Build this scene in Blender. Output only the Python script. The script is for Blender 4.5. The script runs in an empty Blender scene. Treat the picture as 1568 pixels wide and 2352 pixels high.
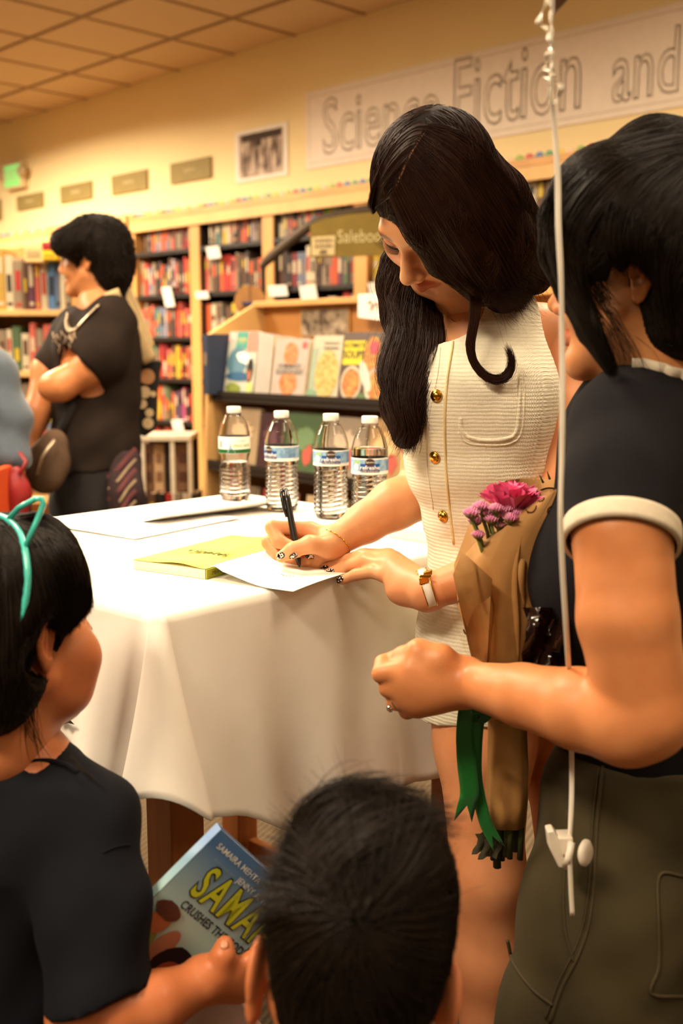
import bpy, bmesh, math, random
import numpy as np
from mathutils import Vector, Matrix
random.seed(7); RNG = np.random.default_rng(7)
SC = bpy.context.scene
COL = SC.collection
# ------------------------------------------------------------------ camera
F = 2450.0; CX, CY = 784.0, 1176.0; CAMZ = 1.25; PITCH = math.radians(8.8)
CP, SP = math.cos(PITCH), math.sin(PITCH)
cam_d = bpy.data.cameras.new('camera'); cam = bpy.data.objects.new('camera', cam_d); COL.objects.link(cam)
YAW = math.radians(45.1)      # the finished scene is turned so that the long wall lies along an axis
cam.location = (0, 0, CAMZ); cam.rotation_euler = (math.pi/2 - PITCH, 0, YAW)
cam_d.sensor_fit = 'HORIZONTAL'; cam_d.sensor_width = 24.0; cam_d.lens = 24.0*F/1568.0
cam_d.clip_start = 0.02; cam_d.clip_end = 100
cam_d.dof.use_dof = True; cam_d.dof.focus_distance = 1.52; cam_d.dof.aperture_fstop = 3.8
SC.camera = cam
# ------------------------------------------------------------------ world, lights, exposure
SC.view_settings.view_transform = 'Standard'; SC.view_settings.look = 'None'
SC.view_settings.gamma = 1.0; SC.view_settings.exposure = 0.15
try: SC.view_settings.use_curve_mapping = False
except Exception: pass
cy = SC.cycles; cy.max_bounces = 7; cy.diffuse_bounces = 3; cy.glossy_bounces = 3; cy.transmission_bounces = 7; cy.transparent_max_bounces = 6
cy.use_adaptive_sampling = True; cy.adaptive_threshold = 0.06
wd = bpy.data.worlds.new('world'); SC.world = wd; wd.use_nodes = True
wd.node_tree.nodes['Background'].inputs[0].default_value = (1.0, 0.62, 0.32, 1)
wd.node_tree.nodes['Background'].inputs[1].default_value = 0.075
LAMP_COL = (1.0, 0.835, 0.61)
CEIL = 2.96
LAMPS = [(-1.35, 2.25, 74), (0.55, 0.9, 13), (-1.6, 0.1, 84), (0.78, 2.9, 52), (-3.9, 4.4, 230), (1.6, -0.9, 6), (-0.9, -2.2, 10), (-3.1, 6.79, 310), (-1.3, 4.5, 46)]
LAMP_AT = ['left of the signing table', 'over the woman in navy', 'behind the girl with headband', 'over the water bottles', 'over the standing man', 'behind the woman in navy', 'behind the boy', 'beside the exit sign', 'over the cookbook display']
# ------------------------------------------------------------------ frame helpers
def at(px, py, Y):
    u = (px-CX)/F; v = (CY-py)/F
    d = Vector((u, CP+v*SP, -SP+v*CP)); d *= Y/d.y
    return Vector((d.x, Y, CAMZ+d.z))
def atz(px, py, z):
    u = (px-CX)/F; v = (CY-py)/F
    d = Vector((u, CP+v*SP, -SP+v*CP)); d *= (z-CAMZ)/d.z
    return Vector((d.x, d.y, z))
def V(*a): return Vector(a)
# ------------------------------------------------------------------ materials
MATS = {}
def mat(name, col, rough=0.6, var=0.12, scale=40.0, bump=0.0, metal=0.0, spec=0.5, col2=None, sss=0.0, trans=0.0, ior=1.45,
        coat=0.0, sheen=0.0, bscale=None, stretch=(1, 1, 1), alpha=1.0, emit=None, emit_s=0.0, attr=None, aniso=0.0, ssr=(1, .35, .2), coords='Object'):
    if name in MATS: return MATS[name]
    m = bpy.data.materials.new(name); m.use_nodes = True; nt = m.node_tree; N = nt.nodes; L = nt.links
    b = N['Principled BSDF']
    tc = N.new('ShaderNodeTexCoord'); mp = N.new('ShaderNodeMapping'); mp.inputs['Scale'].default_value = stretch
    L.new(tc.outputs[coords], mp.inputs[0])
    nz = N.new('ShaderNodeTexNoise'); nz.inputs['Scale'].default_value = scale; nz.inputs['Detail'].default_value = 5
    L.new(mp.outputs[0], nz.inputs['Vector'])
    rp = N.new('ShaderNodeMixRGB')
    c2 = col2 or tuple(c*(1-var) for c in col)
    rp.inputs[1].default_value = (*col, 1); rp.inputs[2].default_value = (*c2, 1)
    rm = N.new('ShaderNodeMapRange'); rm.inputs[1].default_value = .35; rm.inputs[2].default_value = .65
    L.new(nz.outputs['Fac'], rm.inputs[0]); L.new(rm.outputs[0], rp.inputs[0])
    out = rp.outputs[0]
    if attr:
        va = N.new('ShaderNodeVertexColor'); va.layer_name = attr
        mx = N.new('ShaderNodeMixRGB'); mx.blend_type = 'MULTIPLY'; mx.inputs[0].default_value = 1
        L.new(va.outputs[0], mx.inputs[1]); L.new(out, mx.inputs[2]); out = mx.outputs[0]
    L.new(out, b.inputs['Base Color'])
    b.inputs['Roughness'].default_value = rough; b.inputs['Metallic'].default_value = metal
    b.inputs['Specular IOR Level'].default_value = spec; b.inputs['IOR'].default_value = ior
    b.inputs['Transmission Weight'].default_value = trans; b.inputs['Coat Weight'].default_value = coat
    b.inputs['Sheen Weight'].default_value = sheen; b.inputs['Alpha'].default_value = alpha
    b.inputs['Anisotropic'].default_value = aniso
    if sss:
        b.inputs['Subsurface Weight'].default_value = sss; b.inputs['Subsurface Radius'].default_value = ssr
        b.inputs['Subsurface Scale'].default_value = 0.006
    if emit:
        b.inputs['Emission Color'].default_value = (*emit, 1); b.inputs['Emission Strength'].default_value = emit_s
    if bump:
        bn = N.new('ShaderNodeBump'); bn.inputs['Strength'].default_value = bump; bn.inputs['Distance'].default_value = 0.002
        n2 = nz
        if bscale:
            n2 = N.new('ShaderNodeTexNoise'); n2.inputs['Scale'].default_value = bscale; n2.inputs['Detail'].default_value = 3
            L.new(mp.outputs[0], n2.inputs['Vector'])
        L.new(n2.outputs['Fac'], bn.inputs['Height']); L.new(bn.outputs[0], b.inputs['Normal'])
    MATS[name] = m
    return m
def srgb(r, g, b):
    return tuple(((c/255)/12.92 if c/255 <= .04045 else ((c/255+.055)/1.055)**2.4) for c in (r, g, b))
def pm(r, g, b, rough=.55, **k):
    nm = 'tint_%d_%d_%d_%d' % (r, g, b, int(rough*100)); return mat(nm, srgb(r, g, b), rough, var=.08, scale=60, **k)
# ------------------------------------------------------------------ objects
def thing(name, label, cat, loc=(0, 0, 0), group=None):
    o = bpy.data.objects.new(name, None); COL.objects.link(o); o.location = loc
    o.empty_display_size = .05
    tag(o, label, cat, group); return o
def tag(o, label=None, cat=None, group=None, kind=None):
    if label: o['label'] = label
    if cat: o['category'] = cat
    if group: o['group'] = group
    if kind: o['kind'] = kind
    return o
def link(name, me, m, parent=None, smooth=False):
    o = bpy.data.objects.new(name, me); COL.objects.link(o)
    if m is not None and not me.materials:
        for mm in (m if isinstance(m, (list, tuple)) else [m]): me.materials.append(mm)
    if smooth and len(me.polygons): me.polygons.foreach_set('use_smooth', [True]*len(me.polygons))
    if parent is not None:
        o.parent = parent
        l = Vector(parent.location); p = parent.parent
        while p is not None: l += Vector(p.location); p = p.parent
        o.location = -l
    return o
def mesh(name, v, f, m, parent=None, smooth=False):
    me = bpy.data.meshes.new(name)
    me.from_pydata([tuple(map(float, x)) for x in v], [], [tuple(map(int, x)) for x in f]); me.update()
    return link(name, me, m, parent, smooth)
class MB:
    """collects polygons of ONE part"""
    def __init__(s): s.v = []; s.f = []; s.mi = []
    def add(s, v, f, mi=0):
        o = len(s.v); s.v += [tuple(x) for x in v]; s.f += [tuple(i+o for i in q) for q in f]; s.mi += [mi]*len(f); return s
    def box(s, c, ax, hx, ay, hy, az, hz, mi=0):
        c = Vector(c); ax = Vector(ax)*hx; ay = Vector(ay)*hy; az = Vector(az)*hz
        v = [c+i*ax+j*ay+k*az for k in (-1, 1) for j in (-1, 1) for i in (-1, 1)]
        return s.add(v, [(0, 2, 3, 1), (4, 5, 7, 6), (0, 1, 5, 4), (2, 6, 7, 3), (0, 4, 6, 2), (1, 3, 7, 5)], mi)
    def prism(s, pts, d, mi=0):
        n = len(pts); d = Vector(d); p = [Vector(x) for x in pts]
        return s.add(p+[x+d for x in p], [tuple(range(n))[::-1], tuple(range(n, 2*n))]+[(i, (i+1) % n, n+(i+1) % n, n+i) for i in range(n)], mi)
    def tube(s, pts, r, n=8, mi=0, flat=1.0, fdir=None, cap=True):
        P = [Vector(p) for p in pts]; k = len(P)
        R = r if isinstance(r, (list, tuple, np.ndarray)) else [r]*k
        v = []; t0 = None; nrm = None
        for i in range(k):
            t = (P[min(i+1, k-1)]-P[max(i-1, 0)]).normalized()
            if fdir is not None: nrm = Vector(fdir)-t*Vector(fdir).dot(t); nrm.normalize()
            elif nrm is None: nrm = t.orthogonal().normalized()
            else:
                nrm = nrm-t*nrm.dot(t); nrm.normalize()
            b = t.cross(nrm)
            for j in range(n):
                a = 2*math.pi*j/n
                v.append(P[i]+(nrm*math.cos(a)*flat+b*math.sin(a))*R[i])
        f = [(i*n+j, i*n+(j+1) % n, (i+1)*n+(j+1) % n, (i+1)*n+j) for i in range(k-1) for j in range(n)]
        if cap: f += [tuple(range(n))[::-1], tuple((k-1)*n+j for j in range(n))]
        return s.add(v, f, mi)
    def lathe(s, o, prof, n=24, mi=0, axis=None, cap=True):
        o = Vector(o); z = Vector(axis or (0, 0, 1)).normalized(); x = z.orthogonal().normalized(); y = z.cross(x)
        v = [o+z*h+(x*math.cos(2*math.pi*j/n)+y*math.sin(2*math.pi*j/n))*r for r, h in prof for j in range(n)]
        k = len(prof)
        f = [(i*n+j, i*n+(j+1) % n, (i+1)*n+(j+1) % n, (i+1)*n+j) for i in range(k-1) for j in range(n)]
        if cap: f += [tuple(range(n))[::-1], tuple((k-1)*n+j for j in range(n))]
        return s.add(v, f, mi)
    def grid(s, G, mi=0, close=False):
        nu = len(G); nv = len(G[0]); v = [p for row in G for p in row]
        f = [(i*nv+j, i*nv+j+1, (i+1)*nv+j+1, (i+1)*nv+j) for i in range(nu-1) for j in range(nv-1)]
        return s.add(v, f, mi)
    def build(s, name, m, parent=None, smooth=False, bevel=0, solid=0, sub=0, angle=None):
        me = bpy.data.meshes.new(name); me.from_pydata([tuple(map(float, x)) for x in s.v], [], s.f); me.update()
        o = link(name, me, m, parent, smooth)
        if any(s.mi): me.polygons.foreach_set('material_index', s.mi)
        if solid: q = o.modifiers.new('s', 'SOLIDIFY'); q.thickness = solid; q.offset = 0
        if bevel:
            q = o.modifiers.new('b', 'BEVEL'); q.width = bevel; q.segments = 2; q.limit_method = 'ANGLE'
        if sub: q = o.modifiers.new('u', 'SUBSURF'); q.levels = sub; q.render_levels = sub
        return o
def catmull(P, n):
    P = np.array([tuple(p) for p in P], float); k = len(P)
    Q = np.vstack([2*P[0]-P[1], P, 2*P[-1]-P[-2]])
    t = np.linspace(0, k-1, n); i = np.minimum(t.astype(int), k-2); u = (t-i)[:, None]
    a, b, c, d = Q[i], Q[i+1], Q[i+2], Q[i+3]
    return .5*((2*b)+(-a+c)*u+(2*a-5*b+4*c-d)*u**2+(-a+3*b-3*c+d)*u**3)
# text: built-in font, turned into a flat mesh laid on an origin with right / up axes
def text(name, s, origin, right, up, size, m, parent=None, align='LEFT', outline=0.0, shear=0.0, lift=.0006, weight=0.0, spacing=1.0, sx=1.0, label=None):
    cu = bpy.data.curves.new(name, 'FONT'); cu.body = s; cu.size = 1.0; cu.align_x = align; cu.align_y = 'CENTER'; cu.shear = shear
    cu.space_character = spacing; cu.resolution_u = 3; cu.offset = weight
    if outline: cu.fill_mode = 'NONE'; cu.bevel_depth = outline; cu.bevel_resolution = 0
    o = bpy.data.objects.new(name+'_tmp', cu); COL.objects.link(o)
    dg = bpy.context.evaluated_depsgraph_get(); me = bpy.data.meshes.new_from_object(o.evaluated_get(dg))
    bpy.data.objects.remove(o); bpy.data.curves.remove(cu)
    r = Vector(right).normalized(); u = Vector(up).normalized(); n = r.cross(u); org = Vector(origin)+n*lift
    for v in me.vertices:
        c = v.co.copy(); v.co = org+(r*c.x*sx+u*c.y)*size+n*c.z*size*.15
    me.name = name; me.materials.clear()
    return link(name, me, m, parent)
def squiggle(name, origin, right, up, w, h, m, parent, n=5, r=.002, lift=.001):
    """script too blurred to read in the photo: one looping pen stroke"""
    R = Vector(right).normalized(); U = Vector(up).normalized(); Nn = R.cross(U); o = Vector(origin)+Nn*lift
    P = [o+R*(w*(u-.5)+h*.25*math.sin(u*n*6.283*1.0))+U*(h*.5*math.sin(u*n*6.283+.6)*(1-.45*((int(u*n)) % 2))) for u in np.linspace(0, 1, n*10)]
    return MB().tube(P, r, 5, flat=.4).build(name, m, parent)
# ------------------------------------------------------------------ signed-distance modelling
class Field:
    def __init__(s, lo, hi, h):
        s.lo = np.array(lo, np.float32); s.h = h
        s.n = np.ceil((np.array(hi)-np.array(lo))/h).astype(int)+1
        s.ax = [(s.lo[i]+h*np.arange(s.n[i])).astype(np.float32) for i in range(3)]
        s.f = np.full(s.n, .06, np.float32)
    def win(s, lo, hi):
        a = np.clip(np.floor((np.array(lo)-s.lo)/s.h).astype(int), 0, s.n); b = np.clip(np.ceil((np.array(hi)-s.lo)/s.h).astype(int)+1, 0, s.n)
        return tuple(slice(int(i), int(j)) for i, j in zip(a, b))
    def put(s, fn, lo, hi, k=.0, op='add'):
        pad = 1.2*k+3*s.h; w = s.win(np.array(lo)-pad, np.array(hi)+pad)
        g = s.f[w]
        if g.size == 0: return s
        X = s.ax[0][w[0]][:, None, None]; Y = s.ax[1][w[1]][None, :, None]; Z = s.ax[2][w[2]][None, None, :]
        d = fn(X, Y, Z).astype(np.float32)
        if op == 'add':
            if k > 0: hh = np.maximum(k-np.abs(g-d), 0)/k; s.f[w] = np.minimum(g, d)-hh*hh*k*.25
            else: s.f[w] = np.minimum(g, d)
        elif op == 'sub':
            d = -d
            if k > 0: hh = np.maximum(k-np.abs(g-d), 0)/k; s.f[w] = np.maximum(g, d)+hh*hh*k*.25
            else: s.f[w] = np.maximum(g, d)
        return s
    def cone(s, a, b, ra, rb, k=.0, op='add', flat=None):
        a = np.array(tuple(a), float); b = np.array(tuple(b), float); ab = b-a; L2 = max(float(ab@ab), 1e-12); R = max(ra, rb)
        if flat is not None:
            fx = np.array(tuple(flat[0]), float); fx /= np.linalg.norm(fx); fs = flat[1]; R = R*max(1, fs)
        def fn(X, Y, Z):
            px, py, pz = X-a[0], Y-a[1], Z-a[2]
            t = np.clip((px*ab[0]+py*ab[1]+pz*ab[2])/L2, 0, 1)
            qx, qy, qz = px-t*ab[0], py-t*ab[1], pz-t*ab[2]
            if flat is not None:
                c = (qx*fx[0]+qy*fx[1]+qz*fx[2])*(1/fs-1)
                qx, qy, qz = qx+c*fx[0], qy+c*fx[1], qz+c*fx[2]
            return (np.sqrt(qx*qx+qy*qy+qz*qz)-(ra+t*(rb-ra)))*(min(1, fs) if flat is not None else 1)
        return s.put(fn, np.minimum(a, b)-R, np.maximum(a, b)+R, k, op)
    def chain(s, pts, k=.0, op='add', flat=None):
        for (p, r), (q, t) in zip(pts[:-1], pts[1:]): s.cone(p, q, r, t, k, op, flat)
        return s
    def ell(s, c, r, k=.0, op='add', R=None):
        c = np.array(tuple(c), float); r = np.array(r, float)
        M = np.eye(3) if R is None else np.array([list(R[0]), list(R[1]), list(R[2])], float)   # rows = local axes in world
        ext = np.sqrt(((M*r[:, None])**2).sum(0))
        def fn(X, Y, Z):
            dx, dy, dz = X-c[0], Y-c[1], Z-c[2]
            q = [(dx*M[i, 0]+dy*M[i, 1]+dz*M[i, 2]) for i in range(3)]
            k0 = np.sqrt(sum((q[i]/r[i])**2 for i in range(3))); k1 = np.sqrt(sum((q[i]/r[i]**2)**2 for i in range(3)))
            return k0*(k0-1)/np.maximum(k1, 1e-6)
        return s.put(fn, c-ext, c+ext, k, op)
    def cut(s, p, n, k=.0):                      # keep the side opposite to n
        p = np.array(tuple(p), float); n = np.array(tuple(n), float); n /= np.linalg.norm(n)
        d = (s.ax[0][:, None, None]-p[0])*n[0]+(s.ax[1][None, :, None]-p[1])*n[1]+(s.ax[2][None, None, :]-p[2])*n[2]
        s.f = np.maximum(s.f, d.astype(np.float32)); return s
    def warp(s, fn):                             # add fn(X,Y,Z) to the field near the surface
        i = np.where(np.abs(s.f) < .02)
        s.f[i] += fn(s.ax[0][i[0]], s.ax[1][i[1]], s.ax[2][i[2]]).astype(np.float32); return s
    def nets(s):
        f = s.f; ins = f < 0; n = f.shape
        c = np.zeros((n[0]-1, n[1]-1, n[2]-1), np.uint8)
        for i in (0, 1):
            for j in (0, 1):
                for k in (0, 1): c += ins[i:n[0]-1+i, j:n[1]-1+j, k:n[2]-1+k]
        act = (c > 0) & (c < 8); I = np.argwhere(act)
        ids = np.full(act.shape, -1, np.int64); ids[act] = np.arange(len(I))
        acc = np.zeros((len(I), 3)); cnt = np.zeros(len(I))
        cr = np.array([(i, j, k) for i in (0, 1) for j in (0, 1) for k in (0, 1)])
        val = [f[I[:, 0]+q[0], I[:, 1]+q[1], I[:, 2]+q[2]] for q in cr]
        for a in range(8):
            for b in range(a+1, 8):
                if np.abs(cr[a]-cr[b]).sum() != 1: continue
                x = (val[a] < 0) != (val[b] < 0); t = np.where(x, val[a]/np.where(x, val[a]-val[b], 1), 0)
                acc += np.where(x[:, None], cr[a]+t[:, None]*(cr[b]-cr[a]), 0); cnt += x
        P = s.lo+s.h*(I+acc/cnt[:, None])
        faces = []
        for a in range(3):
            u, v = (a+1) % 3, (a+2) % 3
            sl0 = [slice(None)]*3; sl1 = [slice(None)]*3; sl0[a] = slice(0, -1); sl1[a] = slice(1, None)
            x = ins[tuple(sl0)] != ins[tuple(sl1)]; E = np.argwhere(x)
            ok = (E[:, u] > 0) & (E[:, v] > 0) & (E[:, u] < n[u]-1) & (E[:, v] < n[v]-1); E = E[ok]
            s0 = ins[E[:, 0], E[:, 1], E[:, 2]]
            def cell(du, dv):
                q = E.copy(); q[:, u] -= du; q[:, v] -= dv; return ids[q[:, 0], q[:, 1], q[:, 2]]
            Q = np.stack([cell(1, 1), cell(0, 1), cell(0, 0), cell(1, 0)], 1)
            Q[~s0] = Q[~s0][:, ::-1]; faces.append(Q)
        return P, np.vstack(faces)
def smooth_v(P, Fc, it=1, lam=.5):
    e = np.vstack([Fc[:, [0, 1]], Fc[:, [1, 2]], Fc[:, [2, 3]], Fc[:, [3, 0]]]); n = len(P)
    deg = np.bincount(e[:, 0], minlength=n)+np.bincount(e[:, 1], minlength=n)
    for _ in range(it):
        A = np.zeros_like(P)
        for d in range(3): A[:, d] = np.bincount(e[:, 0], P[e[:, 1], d], n)+np.bincount(e[:, 1], P[e[:, 0], d], n)
        P = P+lam*(A/np.maximum(deg, 1)[:, None]-P)
    return P
def sdf_obj(name, parts, m, parent=None, it=1, color=None):
    """parts: Fields (or (P, F)) -> one smooth mesh object; color(P)->rgb gives the attribute 'tone'"""
    Ps, Fs, o = [], [], 0
    for p in parts:
        P, Fc = p.nets() if isinstance(p, Field) else p
        P = smooth_v(P, Fc, it); Ps.append(P); Fs.append(Fc+o); o += len(P)
    P = np.vstack(Ps); Fc = np.vstack(Fs)
    me = bpy.data.meshes.new(name); me.vertices.add(len(P)); me.vertices.foreach_set('co', P.astype(np.float32).ravel())
    me.loops.add(len(Fc)*4); me.loops.foreach_set('vertex_index', Fc.astype(np.int32).ravel())
    me.polygons.add(len(Fc)); me.polygons.foreach_set('loop_start', np.arange(0, len(Fc)*4, 4, dtype=np.int32))
    me.update(calc_edges=True); me.validate()
    if color is not None:
        c = np.ones((len(P), 4), np.float32); c[:, :3] = color(P)
        at_ = me.color_attributes.new('tone', 'FLOAT_COLOR', 'POINT'); at_.data.foreach_set('color', c.ravel())
    return link(name, me, m, parent, True)
# ------------------------------------------------------------------ hair
def strands(name, sheets, m, parent, seg=12, r=.0004, seed=1, kind='stuff'):
    """sheets: (guides, count, jitter, wave) ; guides = list of point lists; strands run between neighbouring guides"""
    rng = np.random.default_rng(seed); VV, FF, o = [], [], 0
    for G, cnt, jit, *rest in sheets:
        wave = rest[0] if rest else 0.0; rr = rest[1] if len(rest) > 1 else r
        fray = rest[2] if len(rest) > 2 else 0.0
        C = np.array([catmull(g, seg) for g in G])
        k = len(C)
        u = rng.random(cnt)*(k-1); i = np.minimum(u.astype(int), k-2) if k > 1 else np.zeros(cnt, int); w = (u-i)[:, None, None]
        S = C[i]*(1-w)+C[np.minimum(i+1, k-1)]*w if k > 1 else np.repeat(C, cnt, 0)
        t = np.linspace(0, 1, seg)[None, :, None]
        S = S+rng.normal(0, jit, (cnt, 1, 3))*(.35+.65*t)+rng.normal(0, 1, (cnt, 1, 3))*fray*t**2
        if wave: S = S+rng.normal(0, wave, (cnt, 1, 3))*np.sin(t*rng.uniform(4, 9, (cnt, 1, 1))+rng.uniform(0, 6, (cnt, 1, 1)))
        ln = 1-.25*rng.random((cnt, 1))*(1 if fray else .3)
        tt = np.linspace(0, 1, seg)[None]*ln*(seg-1); j = np.minimum(tt.astype(int), seg-2); x = (tt-j)[..., None]
        a = np.arange(cnt)[:, None]; S = S[a, j]*(1-x)+S[a, j+1]*x
        T = np.gradient(S, axis=1); T /= np.linalg.norm(T, axis=2, keepdims=True)+1e-9
        N = np.cross(T, np.array([.31, .2, .93])); N /= np.linalg.norm(N, axis=2, keepdims=True)+1e-9; B = np.cross(T, N)
        rad = (rr*(1.0-.75*np.linspace(0, 1, seg)**3))[None, :, None]*rng.uniform(.6, 1.2, (cnt, 1, 1))
        ring = [S+(N*math.cos(q)+B*math.sin(q))*rad for q in (0, 2.094, 4.189)]
        Vv = np.stack(ring, 2).reshape(-1, 3)
        b = (np.arange(cnt)*seg*3)[:, None, None]+(np.arange(seg-1)*3)[None, :, None]+np.arange(3)[None, None]
        nx = (np.arange(cnt)*seg*3)[:, None, None]+(np.arange(seg-1)*3)[None, :, None]+((np.arange(3)+1) % 3)[None, None]
        FF.append(np.stack([b, nx, nx+3, b+3], -1).reshape(-1, 4)+o); VV.append(Vv); o += len(Vv)
    P = np.vstack(VV); Fc = np.vstack(FF)
    me = bpy.data.meshes.new(name); me.vertices.add(len(P)); me.vertices.foreach_set('co', P.astype(np.float32).ravel())
    me.loops.add(len(Fc)*4); me.loops.foreach_set('vertex_index', Fc.astype(np.int32).ravel())
    me.polygons.add(len(Fc)); me.polygons.foreach_set('loop_start', np.arange(0, len(Fc)*4, 4, dtype=np.int32))
    me.update(calc_edges=True)
    ob = link(name, me, m, parent, True)
    if kind: ob['kind'] = kind
    return ob
def comb(name, shells, m, parent, n, length, flow, seed=1, r=.0004, lift=.0012, seg=8, jit=.25, fray=.0, wave=.0):
    """short strands laid all over a hair mass: start on random faces, follow flow(p) along the surface"""
    from mathutils.bvhtree import BVHTree
    P, Fc = shells; P = np.asarray(P); bv = BVHTree.FromPolygons([tuple(x) for x in P.tolist()], [tuple(x) for x in Fc.tolist()])
    rng = np.random.default_rng(seed); A = np.linalg.norm(np.cross(P[Fc[:, 1]]-P[Fc[:, 0]], P[Fc[:, 3]]-P[Fc[:, 0]]), axis=1); pick = rng.choice(len(Fc), n, p=A/A.sum())
    out = []; st = length/(seg-1)
    for i in pick:
        p = Vector(P[Fc[i]].mean(0)); g = []; s_ = st*rng.uniform(.6, 1.3); dj = Vector(rng.normal(0, jit, 3)); lf = lift*rng.uniform(.2, 1.6); d0 = None
        for k in range(seg):
            h, nn, _, _ = bv.find_nearest(p)
            if h is None: break
            g.append(h+nn*(lf+fray*(k/seg)**2*rng.uniform(0, 1)))
            d = flow(h)+dj; d = d-nn*d.dot(nn)
            if d.length < 1e-5: break
            d.normalize(); d = d if d0 is None else (d*.6+d0*.4).normalized(); d0 = d; p = h+d*s_
        if len(g) == seg: out.append([tuple(x) for x in g])
    return out
def strand_mesh(S, r, rng):
    S = np.array(S); cnt, seg = S.shape[:2]
    T = np.gradient(S, axis=1); T /= np.linalg.norm(T, axis=2, keepdims=True)+1e-9
    N = np.cross(T, np.array([.31, .2, .93])); N /= np.linalg.norm(N, axis=2, keepdims=True)+1e-9; B = np.cross(T, N)
    rad = (r*np.array([.5]+[1]*(seg-2)+[.25]))[None, :, None]*rng.uniform(.6, 1.2, (cnt, 1, 1))
    Vv = np.stack([S+(N*math.cos(q)+B*math.sin(q))*rad for q in (0, 2.094, 4.189)], 2).reshape(-1, 3)
    b = (np.arange(cnt)*seg*3)[:, None, None]+(np.arange(seg-1)*3)[None, :, None]+np.arange(3)[None, None]
    nx = (np.arange(cnt)*seg*3)[:, None, None]+(np.arange(seg-1)*3)[None, :, None]+((np.arange(3)+1) % 3)[None, None]
    return Vv, np.stack([b, nx, nx+3, b+3], -1).reshape(-1, 4)
def combed(name, ob, m, n, length, flow, seed=1, r=.0004, **k):
    me = ob.data; P = np.empty(len(me.vertices)*3, np.float32); me.vertices.foreach_get('co', P); P = P.reshape(-1, 3)
    Q = np.empty(len(me.loops), np.int32); me.loops.foreach_get('vertex_index', Q); Q = Q.reshape(-1, 4)
    Vv, Ff = strand_mesh(comb(name, (P, Q), m, ob, n, length, flow, seed, r, **k), r, np.random.default_rng(seed))
    me2 = bpy.data.meshes.new(name); me2.vertices.add(len(Vv)); me2.vertices.foreach_set('co', Vv.astype(np.float32).ravel())
    me2.loops.add(len(Ff)*4); me2.loops.foreach_set('vertex_index', Ff.astype(np.int32).ravel()); me2.polygons.add(len(Ff)); me2.polygons.foreach_set('loop_start', np.arange(0, len(Ff)*4, 4, dtype=np.int32)); me2.update(calc_edges=True)
    o = link(name, me2, m, ob, True); o['kind'] = 'stuff'; return o
def G3(L, Y):
    """list of (px,py[,dY]) -> world points at depth Y (+dY)"""
    return [at(p[0], p[1], Y+(p[2] if len(p) > 2 else 0)) for p in L]
# ================================================================== setting
UP = V(0, 0, 1)
WM = V(.7083, .7059, 0); WU = V(.7059, -.7083, 0)      # towards the long wall / along it to the right
def W(s, q, z): return WM*q+WU*s+UP*z
def spx(px, py, q):
    d = at(px, py, 1.0); X, Y = d.x, d.y
    r = q/(WM.x*X+WM.y*Y); return (WU.x*X+WU.y*Y)*r
WALLQ = 4.25
m_wall = mat('cream_yellow_paint', srgb(248, 226, 172), .8, var=.03, scale=3, bump=.15, bscale=220)
m_tile = mat('ceiling_tile_mineral', srgb(205, 180, 145), .9, var=.08, scale=160, bump=.4)
m_grid = mat('ceiling_grid_metal', srgb(150, 118, 82), .6, var=.05)
m_carpet = mat('striped_carpet', srgb(112, 92, 66), .95, var=.3, scale=220, bump=.8)
nt = m_carpet.node_tree; N = nt.nodes; L = nt.links
tc = N.new('ShaderNodeTexCoord'); mp = N.new('ShaderNodeMapping'); mp.inputs['Rotation'].default_value = (0, 0, math.radians(-20)); L.new(tc.outputs['Object'], mp.inputs[0])
wv = N.new('ShaderNodeTexWave'); wv.inputs['Scale'].default_value = 19; wv.inputs['Distortion'].default_value = .6; wv.inputs['Detail'].default_value = 2
L.new(mp.outputs[0], wv.inputs['Vector'])
mx = N.new('ShaderNodeMixRGB'); mx.blend_type = 'MULTIPLY'; mx.inputs[0].default_value = .75
b = N['Principled BSDF']; src = b.inputs['Base Color'].links[0].from_socket
cr = N.new('ShaderNodeValToRGB'); cr.color_ramp.elements[0].color = (.33, .3, .26, 1); cr.color_ramp.elements[1].color = (1, 1, 1, 1)
L.new(wv.outputs['Fac'], cr.inputs[0]); L.new(src, mx.inputs[1]); L.new(cr.outputs[0], mx.inputs[2]); L.new(mx.outputs[0], b.inputs['Base Color'])
fl = MB().add([(-14, -5, 0), (9, -5, 0), (9, 14, 0), (-14, 14, 0), (-14, -5, -.05), (9, -5, -.05), (9, 14, -.05), (-14, 14, -.05)],
              [(0, 1, 2, 3), (7, 6, 5, 4), (0, 4, 5, 1), (1, 5, 6, 2), (2, 6, 7, 3), (3, 7, 4, 0)]).build('floor', m_carpet)
tag(fl, 'brown ribbed carpet floor under the table', kind='structure')
wl = MB().box(W(-3, WALLQ+.05, CEIL/2+.1), WU, 10, WM, .05, UP, CEIL/2+.1).build('wall_back', m_wall)
tag(wl, 'cream yellow painted wall above the bookcases', kind='structure')
wl2 = MB().box(W(-12.05, -.4, CEIL/2+.02), WU, .05, WM, 4.65, UP, CEIL/2+.02).build('wall_left', m_wall)
tag(wl2, 'cream yellow end wall far to the left', kind='structure')
bb = MB().box(W(-3, WALLQ-.008, .05), WU, 10, WM, .008, UP, .05).build('baseboard_back', pm(90, 60, 35)); tag(bb, 'dark baseboard along the yellow wall', kind='structure')
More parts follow.
